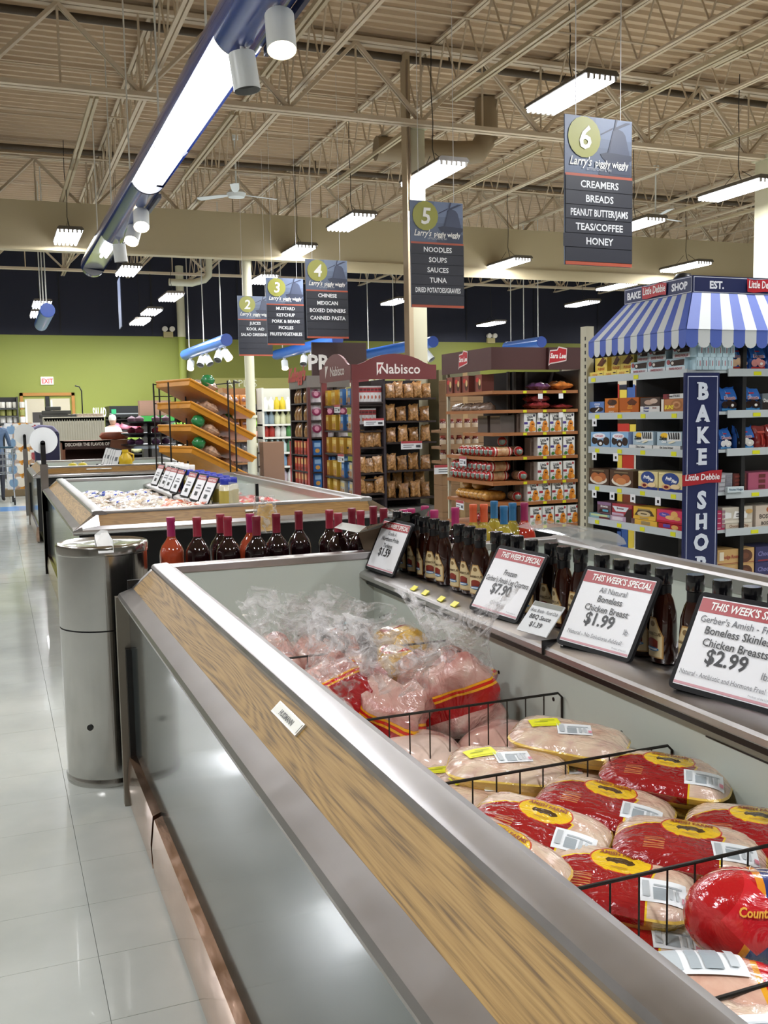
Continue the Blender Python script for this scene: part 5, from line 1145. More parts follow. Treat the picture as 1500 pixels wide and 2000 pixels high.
donutb = lambda c, c2: [('p', [(.05, .5), (.95, .5), (.92, .95), (.08, .95)], '#2e68b8'), ('p', [(.3, .5), (.5, .5), (.4, .9)], '#7aa4dc'), ('r', .1, .03, .9, .12, c2), ('e', .28, .28, .2, .15, c), ('e', .68, .26, .22, .16, c), ('e', .5, .36, .16, .13, c), ('e', .66, .25, .08, .06, '#f0ece6'), T_('Donuts', .52, .5, .14, '#e8e8f0', .84, .06, .1), T_('Donuts', .52, .5, .135, '#8a2a30', .8, .02, .1), ('r', .35, .74, .62, .79, '#c83440')]
DWH = 'bakery display'
def bl(px0, px1, si, h, bg, it, desc, d=.18, dz=0, setb=.015, cat='snack box', kind=None, nm='snack_box'):
    ya_, yb_ = gx(px0, 850, BX+setb).y, gx(px1, 850, BX+setb).y; w = abs(ya_-yb_)*.97
    k = kind or carton(nm, cat, w, d, h, bg, it)
    return place(k, 'L', BX, 0, (ya_+yb_)/2, bz[si]+dz, d, desc, '%s left shelf, %s' % (SHO[si], DWH), 'snack boxes on the bakery display', setb), k
# top shelf left wing
for a, c in ((1151, 1178), (1178, 1204), (1204, 1229)): bl(a, c, 0, .035, '#e8cf62', fudlo, 'flat yellow fudge bar box')
for a, c in ((1162, 1186), (1194, 1211), (1211, 1238)): bl(a, c, 0, .105, '#e8cf62', fudge, 'upright yellow fudge bar box', dz=.036, d=.1, setb=.05)
for a, c in ((1231, 1264), (1264, 1299), (1299, 1337)):
    bl(a, c, 0, .078, '#b3ccd6', swiss, 'pale blue chocolate roll box in lower layer', d=.16)
for a, c in ((1244, 1265), (1265, 1300), (1312, 1347)): bl(a, c, 0, .078, '#b3ccd6', swiss, 'pale blue chocolate roll box in upper layer', d=.16, dz=.079)
for lay in (0, 1):
    kk = carton('snack_box', 'snack box', .046, .16, .078, '#c4dde6', swend)
    for i in range(6 if lay else 6): place(kk, 'R', 4.0+.045, BY, .03+i*.0485+.012*lay, bz[0]+lay*.079, .16, 'narrow end of pale blue box in %s layer' % ('lower', 'upper')[lay], 'bakery display corner', 'stacked pale blue boxes at the display corner', .0)
S2 = [(1151, 1180, .085, '#5a7cb8', cocoa, 'blue cocoa creme box'), (1181, 1208, .105, '#c66e1e', bunch, 'orange crunch bar box'), (1209, 1248, .105, '#b45a16', caram, 'brown orange caramel box'), (1250, 1289, .1, '#4a3a34', donst, 'brown and white donut stick box'), (1291, 1335, .085, '#b8784a', buns, 'tan honey bun box')]
for a, c, h, bg, it, ds in S2: bl(a, c, 1, h, bg, it, ds)
bl(1294, 1336, 1, .03, '#dcdcd8', [('r', 0, 0, .3, 1, '#7a2a30')]+strip('Donut STICKS')[1:], 'flat white donut stick box lying on top', dz=.087)
for a, c, h, bg, it, ds in [(1154, 1192, .11, '#8ab4da', cupc, 'light blue cupcake box with cream cakes'), (1193, 1228, .11, '#9ab0dc', cupc, 'light blue cupcake box with dark cupcakes')]: bl(a, c, 2, h, bg, it, ds)
for a, c, s in ((1228, 1274, 'Zebra Cakes'), (1275, 1330, 'Get Some Stripes!')):
    bl(a, c, 2, .027, '#dcdcd8', strip(s), 'flat white striped cake box'); bl(a+8, c+3, 2, .088, '#a8bcc8', zebra, 'striped zebra cake box on a flat one', dz=.028, d=.15)
for a, c in ((1149, 1190), (1191, 1238)): bl(a, c, 3, .118, '#4e3626', muff, 'brown muffin box')
for a, c in ((1247, 1286), (1287, 1335)): bl(a, c, 3, .125, '#d8c890', fruit, 'cream and navy fruit pie box')
for a, c, h, bg, it, ds in [(1150, 1192, .035, '#8ab0b8', [('r', .1, .5, .9, .9, '#c9d8a0'), ('r', .5, 0, 1, .5, '#6a2c34')], 'flat teal and green box'), (1192, 1235, .04, '#b8a0b4', [('r', .1, .2, .6, .8, '#dcd0d8'), ('r', .75, 0, 1, 1, '#3a2822')], 'flat lilac brownie box'), (1240, 1285, .038, '#e0b040', [('r', .3, .2, .7, .8, '#a08a60')], 'flat golden box'), (1287, 1335, .036, '#b02030', [('r', .2, .3, .5, .9, '#5a4aa0'), ('e', .7, .5, .15, .4, '#d8a860')], 'flat crimson box')]:
    bl(a, c, 4, h, bg, it, ds)
for a, c, bg, it, ds in [(1167, 1195, '#6a4a50', brown, 'mauve brownie box'), (1196, 1236, '#a83a44', cosm, 'red and white brownie box'), (1238, 1283, '#d8ac3c', star, 'golden snack cake box'), (1284, 1335, '#cc3a5c', cher, 'pink cherry roll box')]:
    bl(a, c, 4, .085, bg, it, ds, dz=.04, d=.12)
for a, c in ((1240, 1275), (1275, 1305), (1305, 1336)): bl(a, c, 5, .2, '#b8b4a8', [('r', 0, .8, 1, 1, '#dcd8cc'), ('e', .5, .9, .3, .08, '#9a4a2a')], 'pale snack box with red sticker')
# right wing
def br(px0, px1, si, h, bg, it, desc, d=.18, dz=0, setb=.015, kind=None):
    xa, xb = gy(px0, 850, BY+setb).x, gy(px1, 850, BY+setb).x; w = abs(xb-xa)*.97
    k = kind or carton('snack_box', 'snack box', w, d, h, bg, it)
    place(k, 'R', 0, BY, (xa+xb)/2, bz[si]+dz, d, desc, '%s right shelf, %s' % (SHO[si], DWH), 'snack packages on the right wing', setb); return k
def brp(px0, px1, si, h, c, c2, desc, setb=.03, base='#2a5aa8', it=None):
    xa, xb = gy(px0, 850, BY+setb).x, gy(px1, 850, BY+setb).x; w = abs(xb-xa)*.97
    k = pouch('donut_bag', 'snack bag', w, .08, h, mat(base, .2, coat=.8), it or donutb(c, c2), px0)
    place(k, 'R', 0, BY, (xa+xb)/2, bz[si], .08, desc, '%s right shelf, %s' % (SHO[si], DWH), 'snack packages on the right wing', setb)
brp(1418, 1460, 0, .155, '#cfae8c', '#b04038', 'blue donut bag with tan donuts'); brp(1460, 1494, 0, .155, '#cf8c86', '#b83438', 'blue donut bag with pink donuts'); brp(1495, 1530, 0, .155, '#d09a50', '#5aa0d8', 'blue donut bag cut by the picture edge')
brp(1404, 1440, 1, .15, '#2a1c1a', '#4a90c8', 'blue bag of dark chocolate donuts'); brp(1449, 1486, 1, .15, '#2a1c1a', '#4a90c8', 'bright blue bag of chocolate donuts'); br(1487, 1530, 1, .11, '#6a7478', [('r', 0, 0, 1, .6, '#2a2422'), T_('Dunk Cremes', .5, .5, .2, '#dcdcd8', .9, .04)], 'grey and black creme box')
brp(1404, 1430, 2, .13, '#dcdcdc', '#5a98cc', 'blue bag of powdered donuts beside banner'); brp(1438, 1475, 2, .14, '#d4d2cc', '#4a90c8', 'blue bag of white powdered donuts'); brp(1476, 1500, 2, .14, '#8a2a28', '#8a2a28', 'dark red snack bag', base='#8a2420', it=[('r', .2, .7, .8, .78, '#c85a50'), ('r', .45, .15, .55, .6, '#a84038')]); brp(1500, 1530, 2, .14, '#8a2a28', '#8a2a28', 'dark red snack bag', base='#8a2420', it=[('r', .2, .7, .8, .78, '#c85a50')])
br(1404, 1432, 3, .12, '#9a9aa0', [('r', .05, .1+.22*i, .45, .25+.22*i, '#b9b9be') for i in range(4)]+[('r', .52, .1+.22*i, .95, .25+.22*i, '#84848c') for i in range(4)], 'grey stacked snack pack')
br(1433, 1460, 3, .115, '#5a2a26', [('p', [(.1, .1+.22*i), (.9, .15+.22*i), (.85, .25+.22*i), (.12, .22+.22*i)], '#7c3a30') for i in range(4)], 'dark brown red snack pack'); br(1462, 1530, 3, .115, '#a8546c', [('r', .3, .1+.3*i, .5, .3+.3*i, '#6a3230') for i in range(3)]+[('r', .6, .1+.3*i, .95, .3+.3*i, '#b86478') for i in range(3)], 'rose pink snack pack')
br(1422, 1455, 3, .035, '#c9d4d8', [T_('Frosted Fudge', .5, .3, .4, '#3a5a70', .9, .02, .3)], 'flat white card box in front', d=.02, setb=-.03)
br(1402, 1418, 4, .125, '#b8305a', [('r', .1, .08+.25*i, .5, .12+.25*i, '#e8c0cc') for i in range(4)]+[('r', .6, .1+.25*i, 1, .25+.25*i, '#9a7a84') for i in range(4)], 'magenta stacked box side')
br(1419, 1473, 4, .035, '#d8ccb8', [T_('Chocolate Chip', .5, .3, .5, '#8a5a3a', .8, .02)], 'flat cream chocolate chip box'); br(1412, 1473, 4, .105, '#c9c0b0', cordial, 'cream box showing white layered cakes', dz=.036, d=.12); br(1478, 1530, 4, .14, '#cfbfae', boston, 'beige boston cake box')
br(1404, 1410, 5, .3, '#a8a496', [], 'tall beige box edge'); 
zb2 = gy(1440, 1097, BY).z
for lay in (0, 1):
    br(1404+8*lay*0, 1478, 5, .1, '#c9a268', fudr, 'tan fudge round cookie box in %s layer' % ('lower', 'upper')[lay], dz=zb2-bz[5]-.1+.102*lay-.02); br(1479, 1530, 5, .1, '#34325c', navy_b, 'navy chocolate cookie box in %s layer' % ('lower', 'upper')[lay], dz=zb2-bz[5]-.1+.102*lay-.02)
b = B(); b.box(BX+.34, 6.0, BY+.02, BY+.4, bz[5], zb2-.13, mat('#26221e', .7)); b.out('riser', bake)
# ================================================================ MAROON BREAD RACK
SX, SY = 4.0, 7.52
sara = T('bread_rack', 'maroon bread rack with brown wooden shelves of buns and muffin boxes', 'display', (0, 0, 0)); t = sara
MAR = mat('#4a2624', .5); MARD = mat('#2c1614', .6); WSH = mat('#9a6238', .45)
sw = 4.86-SX
sh1, sh0 = gy(962, 678, SY).z, gy(962, 722, SY).z
b = B(); b.ext([(SX-.02, SY-.02), (4.9, SY-.02), (4.9, SY), (SX, SY), (SX, 8.5), (SX-.02, 8.5)], 'z', sh0, sh1, MAR); b.box(4.53, 4.9, SY-.05, SY-.02, sh0, sh1-.0, mat('#40201f', .5)); b.box(SX, 4.9, SY, 8.5, sh1-.02, sh1-.01, MARD); b.out('header_box', t)
def flag(w):
    return [('p', [(0, .0), (.1, .1), (.5, .16), (.96, .26), (1, .9), (.55, 1), (.45, .84), (.08, .8)], '#d8c8c4'), ('p', [(.04, .1), (.12, .16), (.5, .22), (.93, .31), (.96, .85), (.56, .93), (.47, .78), (.09, .74)], '#b3202c'), T_('Sara Lee', .5, .4, .26, '#f2ece8', .84, .03, .25)]
q = art(flag(1), .19, .17); q.out('rack_logo', t, loc=(4.45+.17, SY-.052, sh0+.03))
q = art(flag(1), .19, .17); q.out('rack_logo', t, loc=(SX-.022, 8.04, sh0+.03), rot=-PI/2)
b = B(); b.box(SX+.42, SX+.45, SY+.4, 8.5, .1, sh0, mat('#2a211d', .7)); b.box(SX+.42, 4.9, SY+.42, SY+.45, .1, sh0, mat('#261a16', .7)); b.out('back_panel', t)
b = B(); b.box(4.87, 4.91, SY, SY+.45, .1, sh0, mat('#5d5140', .5)); b.box(4.915, 4.99, SY+.02, SY+.06, 0, 2.0, PERF); b.out('side_panel', t)
b = B()
for (X, Y) in ((SX+.36, SY+.38), (SX+.42, SY+.38), (4.55, SY+.4), (SX+.02, 8.46)): b.box(X, X+.025, Y, Y+.025, .1, sh0, mat('#5a5650' if X > SX+.1 else '#b8b39c', .5))
b.out('uprights', t); b = B(); b.box(SX+.03, 4.88, SY+.03, 8.45, 0, .12, DK); b.box(4.2, 4.88, SY+.02, SY+.4, .12, .4, DK); b.out('plinth', t)
sz = [gy(962, y, SY).z for y in (763, 801, 846, 894, 943, 984, 1032)]
for i, z in enumerate(sz):
    b = B(); dp = .4
    pts = [(SX, SY), (4.86, SY), (4.86, SY+dp), (SX+dp, SY+dp), (SX+dp, 8.46), (SX, 8.46)] if i not in (2,) else [(SX+.0, SY), (4.86, SY), (4.86, SY+dp), (SX+dp, SY+dp), (SX+dp, 8.1), (SX, 8.1)]
    b.ext(pts, 'z', z-.028, z, WSH); so = b.out('shelf', t)
    for X in (4.3, 4.5, 4.7): q = B(); q.box(X, X+.035, SY-.003, SY, z-.026, z-.004, mat('#d6d61e', .4)); q.out('price_tag', so)
    for X in ((4.45, 4.66) if i < 2 else ()): q = B(); q.box(X, X+.045, SY-.004, SY-.001, z-.075, z-.03, mat('#e4e4e6', .4)); q.out('offer_card', so)
lb = lambda flagc, dark: [('r', 0, 0, 1, 1, '#e2e2de'), T_('Little', .48, .76, .16, '#2a2a30', .5, .03), T_('Bites', .52, .6, .15, '#2a2a30', .5, .03), ('e', .84, .88, .09, .07, dark), ('r', 0, .42, .3, .54, flagc), ('e', .68, .4, .22, .2, '#d8862c'), ('e', .6, .18, .22, .16, '#c87424'), ('e', .82, .16, .16, .12, '#e09a3c'), ('e', .66, .42, .04, .04, '#5a2a10'), ('e', .75, .42, .04, .04, '#5a2a10'), ('e', .2, .12, .14, .09, '#3a7a34'), ('e', .36, .3, .03, .03, '#26263a'), ('e', .22, .3, .03, .03, '#26263a')]
LBA = carton('muffin_box', 'snack box', .118, .1, .165, '#d8d6d0', lb('#4a3a8a', '#34344a')); LBB = carton('muffin_box', 'snack box', .118, .1, .165, '#d8d6d0', lb('#a83040', '#a83a3c'))
for si, k, x0s in ((2, LBA, (1023, 1048, 1073, 1098)), (3, LBA, (1049, 1074, 1099)), (4, LBB, (1049, 1074, 1099)), (5, LBB, (1029, 1052, 1077, 1101)), (6, LBB, (1034, 1058, 1083, 1107))):
    for px in x0s:
        X = gy(px+11, 850, SY+.03).x
        place(k, 'R', 0, SY, X, sz[si], .1, 'white mini muffin box with orange mascot free print', '%s shelf, maroon rack' % SHO[si], 'white mini muffin boxes', .02)
    b_ = carton('muffin_box', 'snack box', .11, .1, .16, '#7a6a60', [('r', .1, .2, .9, .8, '#6a584e')])
    place(b_, 'R', 0, SY, gy(x0s[0]-4, 850, SY+.1).x, sz[si], .1, 'dark side of a muffin box pushed back', '%s shelf, maroon rack' % SHO[si], 'dark turned muffin boxes', .09)
for o_ in SC.objects:
    if o_.get('label') and 'mascot free' in o_['label']: o_['label'] = o_['label'].replace(' with orange mascot free print', '')
# left wing goods
KB = carton('bread_box', 'snack box', .13, .12, .15, '#7a4038', [('r', 0, 0, 1, 1, '#8a4a40'), ('e', .35, .7, .25, .14, '#c03434'), ('e', .65, .4, .25, .3, '#4a2a20'), ('e', .7, .55, .15, .2, '#d8b880'), ('r', 0, 0, .12, 1, '#5a2c28')])
for s in (.9, .73, .56, .3): place(KB, 'L', SX, SY, s, sz[0], .12, 'brown red dessert box', 'top left shelf, maroon rack', 'dessert boxes on the maroon rack', .02)
BAGT = mat('#8a5a3a', .2, coat=.9, var=.35, vs_=30, bump=.5, bs=30)
KP = pouch('dessert_pack', 'snack bag', .16, .16, .07, mat('#7c6a5c', .2, coat=1, var=.4, vs_=25, bump=.6, bs=30), seed=3)
for s in (.85, .66, .47, .3): place(KP, 'L', SX, SY, s, sz[1], .16, 'clear wrapped pastry pack', 'second left shelf, maroon rack', 'wrapped pastries on the maroon rack', .02)
KPP = Kind(tag(pillow(.2, .16, .07, mat('#6a4468', .2, coat=1, var=.5, vs_=30), 3).out('pastry_bag', smooth=70), 'x', 'snack bag')); KPR = Kind(tag(pillow(.22, .16, .07, mat('#8a3234', .2, coat=1, var=.5, vs_=30), 4).out('pastry_bag', smooth=70), 'x', 'snack bag')); KPO = Kind(tag(pillow(.22, .18, .08, mat('#c87838', .2, coat=1, var=.5, vs_=20), 5).out('pastry_bag', smooth=70), 'x', 'snack bag'))
KPP.put((4.52, SY+.12, sz[0]), .2, 'purple pastry bag on the top shelf of the maroon rack'); KPO.put((4.74, SY+.12, sz[0]), 0, 'orange and red pastry bag on the top shelf of the maroon rack'); KPR.put((4.5, SY+.12, sz[1]), 0, 'red pastry bag lying on the second shelf of the maroon rack'); KPR.put((4.5, SY+.12, sz[1]+.06), .2, 'red pastry bag on top of another on the second shelf'); KPR.put((4.74, SY+.12, sz[1]), .1, 'red pastry bag at the right of the second shelf', scale=(1, 1, .6))
def m_bread():
    m, nt, b, tc, (x, y, z) = newmat(.22, Coat_Weight=.8); n = noise(nt, tc, 18)
    c = ramp(nt, n, [(.35, '#b98a60'), (.6, '#d6b38a')]); ax = y
    c = mix(nt, (ax.op('ABSOLUTE')).gt(.055), c, '#a8282a'); c = mix(nt, (ax.op('ABSOLUTE')-.075).op('ABSOLUTE').lt(.006), c, '#dcd8cc'); c = mix(nt, (ax.op('ABSOLUTE').gt(.102))*(z.lt(.062)), c, '#73857a'); c = mix(nt, (x.op('ABSOLUTE')).lt(.02)*(ax.op('ABSOLUTE').lt(.03)), c, '#2f7a44')
    nt.links.new(c, b.inputs['Base Color']); bumpto(nt, b, noise(nt, tc, 20, (1, 1, 1), 4, 1.5), .5, .01); return m
def loaf(mt, L=.23, r=.045):
    b = B(); vs_ = []; n = 12; K = 10
    for j in range(K+1):
        u = j/K; rr = r*(math.sin(PI*min(.5, u*2.2+.12)) if u < .5 else math.sin(PI*min(.5, (1-u)*2.2+.12)))
        for i in range(n): a = 2*PI*i/n; vs_.append((rr*math.cos(a), (u-.5)*L, r+rr*math.sin(a)*1.0))
    b.add(vs_, [(j*n+i, (j+1)*n+i, (j+1)*n+(i+1) % n, j*n+(i+1) % n) for j in range(K) for i in range(n)]+[tuple(range(n)), tuple(range(K*n, K*n+n))[::-1]], mt)
    return Kind(tag(b.out('bread_bag', smooth=70), 'x', 'bread'))
LF = loaf(m_bread()); LG = loaf(mat('#b8863c', .22, coat=.8, var=.35, vs_=25))
def loaves(K_, si, n, s0, st, lays, desc, zz=None):
    for lay in range(lays):
        for i in range(n-(lay*0)):
            K_.put((SX+.135, SY+s0-i*st-lay*.03, (zz or sz[si])+lay*.085), PI/2, '%s bread bag, %s layer, %s wooden shelf, %s from left' % (desc, ('lower', 'upper')[lay], SHO[si], ORD[i]), 'bread bags on the maroon rack', (1, 1, 1))
loaves(LF, 3, 8, .72, .088, 1, 'red white and green'); loaves(LF, 4, 9, .9, .09, 2, 'red white and green'); loaves(LG, 5, 7, .78, .09, 1, 'golden')
for i in range(2): LG.put((SX+.17, SY+.7-i*.2, sz[5]+.088), PI/2, 'golden bread bag lying in the upper layer of the sixth shelf, %s from the left' % ORD[i], 'bread bags on the maroon rack')
LF.put((SX+.2, SY+.2, sz[3]+.088), -.5, 'red white and green bread bag lying across the others at the rack corner'); LF.put((SX+.3, SY+.14, sz[3]), -.15, 'red and green bread bag at the corner of the fourth wooden shelf')
LF.put((SX+.3, SY+.16, sz[5]), -.2, 'red and green bread bag at the corner of the sixth wooden shelf'); LF.put((SX+.33, SY+.13, sz[4]), -.1, 'red and green bread bag at the corner of the fifth wooden shelf')
LF.put((SX+.2, SY+.5, sz[6]), 1.4, 'bread bag with pale print on the lowest wooden shelf')
for i in range(2): 
    k_ = carton('grey_box', 'box', .19, .14, .15, '#5c5450', [('r', .05, .9, .95, .98, '#a89a7c')]); place(k_, 'L', SX, SY, .42-i*.24, sz[2], .14, 'dark grey brown box', 'third left shelf, maroon rack', 'grey boxes on the maroon rack', .12)
def tagcard(x, y, z, w, h, rz, lab):
    t = tag(B().box(-w/2, w/2, -.002, .002, 0, h, mat('#e3e5e8', .4)).out('shelf_sign', loc=(x, y, z), rot=rz), lab, 'price sign')
    art([('r', 0, .72, 1, 1, '#b0474c'), ('r', .1, .45, .6, .55, '#6a6c72'), ('r', .1, .2, .5, .3, '#6a6c72'), ('r', .7, .2, .92, .5, '#4a4c52')], w, h).out('sign_print', t, loc=(0, -.0025, 0))
tagcard(SX-.02, SY+.55, sz[3]-.09, .14, .085, -PI/2, 'small sale sign under the fourth shelf of the maroon rack'); tagcard(SX-.02, SY+.62, sz[5]-.1, .16, .085, -PI/2, 'small sale sign under the sixth shelf of the maroon rack')
# things seen past the maroon rack: clear packs and grey rack top
b = B(); b.ext([(-.2, 0), (.25, 0), (.28, .06), (.05, .09), (-.15, .07)], 'y', 0, .2, mat('#a8acb4', .15, coat=1, var=.3, vs_=20)); tag(b.out('clear_packs', loc=(5.17, 7.62, 1.9), bevel=.02), 'clear plastic packs lying on top between maroon rack and awning', 'package')
# ================================================================ COOKIE DISPLAY
NX, NY = 4.0, 11.04
nab = T('cookie_display', 'maroon arched cookie display with bags and yellow cartons', 'display', (0, 0, 0)); t = nab
RM = mat('#6e2f30', .5); DKB = mat('#2a1d1a', .6)
nz1, nz0 = gy(691, 712, NY).z, gy(691, 741, NY).z; NW = 1.03
def arch_board(w, h, ah, mt, n=14):
    pts = [(0, 0), (w, 0), (w, h)]
    for i in range(n+1): 
        u = 1-i/n; a = (math.cos((u-.5)*2*PI)*.5+.5) if .12 < u < .88 else 0
        pts.append((u*w, h+ah*max(0, math.sin(PI*min(1, max(0, (u-.12)/.76))))**.7))
    pts.append((0, h)); return pts
q = B(); q.ext(arch_board(NW+.08, nz1-nz0, .13, RM), 'y', 0, .025, RM); hb = q.out('header_board', t, loc=(NX-.03, NY-.03, nz0))
art([T_('Nabisco', .56, .2, .5, '#e6ddd8', .5, .015), ('p', [(.29, .1), (.29, .75), (.375, .75)], '#e6ddd8'), ('p', [(.305, .3), (.305, .65), (.35, .65)], '#a0303a')], NW+.08, .24).out('header_lettering', hb, loc=((NW+.08)/2, -.002, .02))
q = B(); q.ext([(x, z) for x, z in arch_board(1.22, nz1-nz0, .16, RM)], 'y', 0, .025, RM); hb = q.out('header_board', t, loc=(NX-.03, NY+1.2, nz0), rot=-PI/2)
art([T_('Nabisco', .58, .2, .5, '#d9cfca', .62, .015), ('p', [(.2, .1), (.2, .75), (.3, .75)], '#d9cfca')], 1.22, .24).out('header_lettering', hb, loc=(.61, -.002, .02))
b = B(); b.box(NX-.02, NX+.06, NY-.03, NY+.03, .3, nz0, RM); b.out('corner_post', t); b = B(); b.box(NX-.02, NX+.05, NY+1.15, NY+1.2, .3, nz0, RM); b.out('corner_post', t)
b = B(); b.box(NX+.4, NX+.43, NY+.4, NY+1.2, .3, nz0, mat('#241a18', .7)); b.box(NX+.4, NX+NW, NY+.4, NY+.43, .3, nz0, mat('#231f24', .7)); b.box(NX+.38, NX+.41, NY, NY+.4, .3, nz0, mat('#3a3238', .6)); b.out('back_panel', t)
b = B(); b.ext([(NX-.02, NY-.02), (NX+NW+.05, NY-.02), (NX+NW+.05, NY+.4), (NX+.4, NY+.4), (NX+.4, NY+1.2), (NX-.02, NY+1.2)], 'z', 0, .31, mat('#6d6a66', .5)); b.out('plinth', t)
def gzN(y, x=700): return gy(x, y, NY).z
nA = [gzN(y) for y in (785, 829, 874, 924, 965)]; nB = [gzN(y, 790) for y in (777, 822, 863, 918, 972)]; nL = [gx(660, y, NX).z for y in (792, 841, 886, 932, 968)]
for z in nA: b = B(); b.box(NX+.04, NX+.38, NY, NY+.4, z-.022, z, DKB); b.out('shelf', t)
for z in nB: b = B(); b.box(NX+.41, NX+NW+.04, NY-.03, NY+.4, z-.022, z, DKB); b.out('shelf', t)
for z in nL: b = B(); b.box(NX, NX+.4, NY+.03, NY+1.17, z-.022, z, DKB); b.out('shelf', t)
CKM = mat('#a97c48', .2, coat=.9, var=.5, vs_=35, bump=.8, bs=40); 
CK = [pouch('cookie_bag', 'snack bag', .13, .11, .2, CKM, None, 31), pouch('cookie_bag', 'snack bag', .13, .11, .17, mat('#946a3c', .2, coat=.9, var=.55, vs_=30, bump=.8, bs=40), None, 32)]
WC = carton('cracker_box', 'snack box', .046, .1, .19, '#d8d6d6', [('r', 0, .6, 1, .9, '#a83238'), ('r', .1, .7, .9, .82, '#5a2a30'), ('e', .4, .3, .25, .12, '#b8624a')])
for i in range(7): place(WC, 'R', NX, NY, .065+i*.048, nA[0], .1, 'white and red cracker box', 'top left shelf, cookie display', 'white cracker boxes', .04)
for i in range(6): place(WC, 'R', NX, NY, .06+i*.048, nA[1], .1, 'white and red cracker box', 'second left shelf, cookie display', 'white cracker boxes', .1)
def cookies(zs, x0, n, st, lab, j=0):
    for i in range(n): CK[(i+j) % 2].put((NX+x0+i*st, NY+.05+rnd.uniform(-.02, .04), zs), rnd.uniform(-.15, .15), 'brown cookie bag on the %s of the cookie display, %s from the left' % (lab, ORD[i]), 'cookie bags on the cookie display')
cookies(nA[2], .085, 3, .11, 'third left shelf'); cookies(nA[3], .09, 3, .105, 'fourth left shelf'); cookies(nA[4], .085, 3, .12, 'fifth left shelf')
cookies(nB[0], .48, 5, .125, 'top right shelf', 1); cookies(nB[1], .49, 4, .155, 'second right shelf'); cookies(nB[2], .49, 4, .155, 'third right shelf', 1); cookies(nB[3], .49, 4, .155, 'fourth right shelf'); cookies(nB[4], .49, 4, .155, 'bottom right shelf')
for i in range(4): CK[0].put((NX+.48+i*.155, NY+.22, nB[4]+.1), 0, 'brown cookie bag in the rear heap of the bottom right shelf, %s from the left' % ORD[i], 'cookie bags on the cookie display')
cb = [('#c9a23a', 'yellow'), ('#c4953a', 'golden'), ('#3f6fa8', 'blue'), ('#b8b4a8', 'pale')]
def cb_items(c): return [('r', .1, .6, .9, .85, '#e0c878' if c != '#3f6fa8' else '#8ab0d8'), ('e', .5, .3, .35, .18, '#a8743a'), ('r', .1, .02, .9, .08, '#8a3a2a')]
CBK = [carton('cracker_carton', 'snack box', .1, .12, .2, c, cb_items(c)) for c, _ in cb]
plan = [[0, 0, 1, 0, 2, 3, 2], [1, 0, 0, 1, 2, 2, 3], [1, 0, 1, 0, 1, 0, 0], [1, 0, 0, 0, 2, 2, 3], [0, 0, 1, 3, 3, 2, 3]]
for si, pl in enumerate(plan):
    for i, c in enumerate(pl): place(CBK[c], 'L', NX, NY, 1.08-i*.145, nL[si], .12, '%s cracker carton' % cb[c][1], '%s left wing shelf, cookie display' % SHO[si], 'cracker cartons on the cookie display', .02+.03*(i % 2))
tagcard(NX-.02, NY+.55, nL[0]-.09, .22, .1, -PI/2, 'small sale sign hanging at left wing top shelf of cookie display'); tagcard(NX-.02, NY+.45, nL[2]-.1, .24, .1, -PI/2, 'small sale sign hanging at left wing third shelf of cookie display')
tagcard(NX+.24, NY-.04, nA[1]-.02, .26, .09, 0, 'wide red topped sale sign on the second left shelf of cookie display'); tagcard(NX+.72, NY-.06, nB[2]-.09, .28, .1, 0, 'wide white sale sign under third right shelf of cookie display')
# ================================================================ SECOND CRACKER DISPLAY
KX, KY = 4.0, 12.85
kel = T('cracker_display', 'narrow dark cracker display with red script logo left of the cookie display', 'display', (0, 0, 0)); t = kel
kz = [gx(592, y, KX).z for y in (787, 821, 854, 888, 920, 950)]; kt = gx(600, 757, KX).z
b = B(); b.box(KX-.02, KX+.6, KY-.02, KY+.85, kt, kt+.16, mat('#77706a', .5)); b.box(KX+.1, KX+.9, KY+.1, KY+.14, kt+.16, kt+.62, mat('#3a2422', .5)); b.out('header_board', t)
art([T_('Kellogg\'s', .5, .2, .6, '#b8363a', .96, .06, .35)], .9, .3).out('header_lettering', t, loc=(KX-.03, KY+.45, kt+.05), rot=-PI/2)
art([T_('PRO', .24, .3, .5, '#e8e6e2', .5, .03)], 1.2, .42).out('header_lettering', t, loc=(KX+.62, KY+.09, kt+.12))
b = B(); b.box(KX, KX+.6, KY+.86, KY+.9, 0, kt, DKB); b.box(KX+.38, KX+.4, KY, KY+.88, 0, kt, DKB); b.box(KX-.02, KX+.02, KY-.03, KY+.03, 0, kt, mat('#5a2c2c', .5)); b.box(KX+.02, KX+.6, KY+.38, KY+.4, 0, kt, DKB); b.out('frame', t)
b = B(); b.box(KX-.025, KX-.02, KY-.04, KY+.03, .4, 1.15, mat('#a82a34', .4)); b.box(KX-.025, KX-.02, KY+.84, KY+.9, .2, 1.1, mat('#a82a34', .4)); b.out('red_side_strip', t)
for z in kz: b = B(); b.box(KX, KX+.38, KY+.03, KY+.86, z-.02, z, DKB); b.box(KX+.02, KX+.6, KY, KY+.38, z-.02, z, DKB); b.out('shelf', t)
KC = {'tan': pouch('snack_pouch', 'snack bag', .14, .1, .2, mat('#9a6f42', .25, coat=.8, var=.3, vs_=25), None, 5), 'red': carton('cracker_carton', 'snack box', .11, .1, .19, '#b8402c', [('r', .1, .5, .9, .9, '#d8a060'), ('r', .1, .1, .9, .3, '#8a2020')]), 'white': pouch('snack_pouch', 'snack bag', .17, .1, .24, mat('#c9c2c6', .2, coat=.8, var=.2, vs_=20), [('e', .5, .5, .4, .25, '#7a2a4a'), ('e', .5, .5, .2, .14, '#c98aa0')], 6), 'blue': carton('cracker_carton', 'snack box', .11, .1, .2, '#3a6fb0', [('r', .1, .55, .9, .85, '#9ac0e4'), ('e', .5, .3, .3, .15, '#d8a050')])}
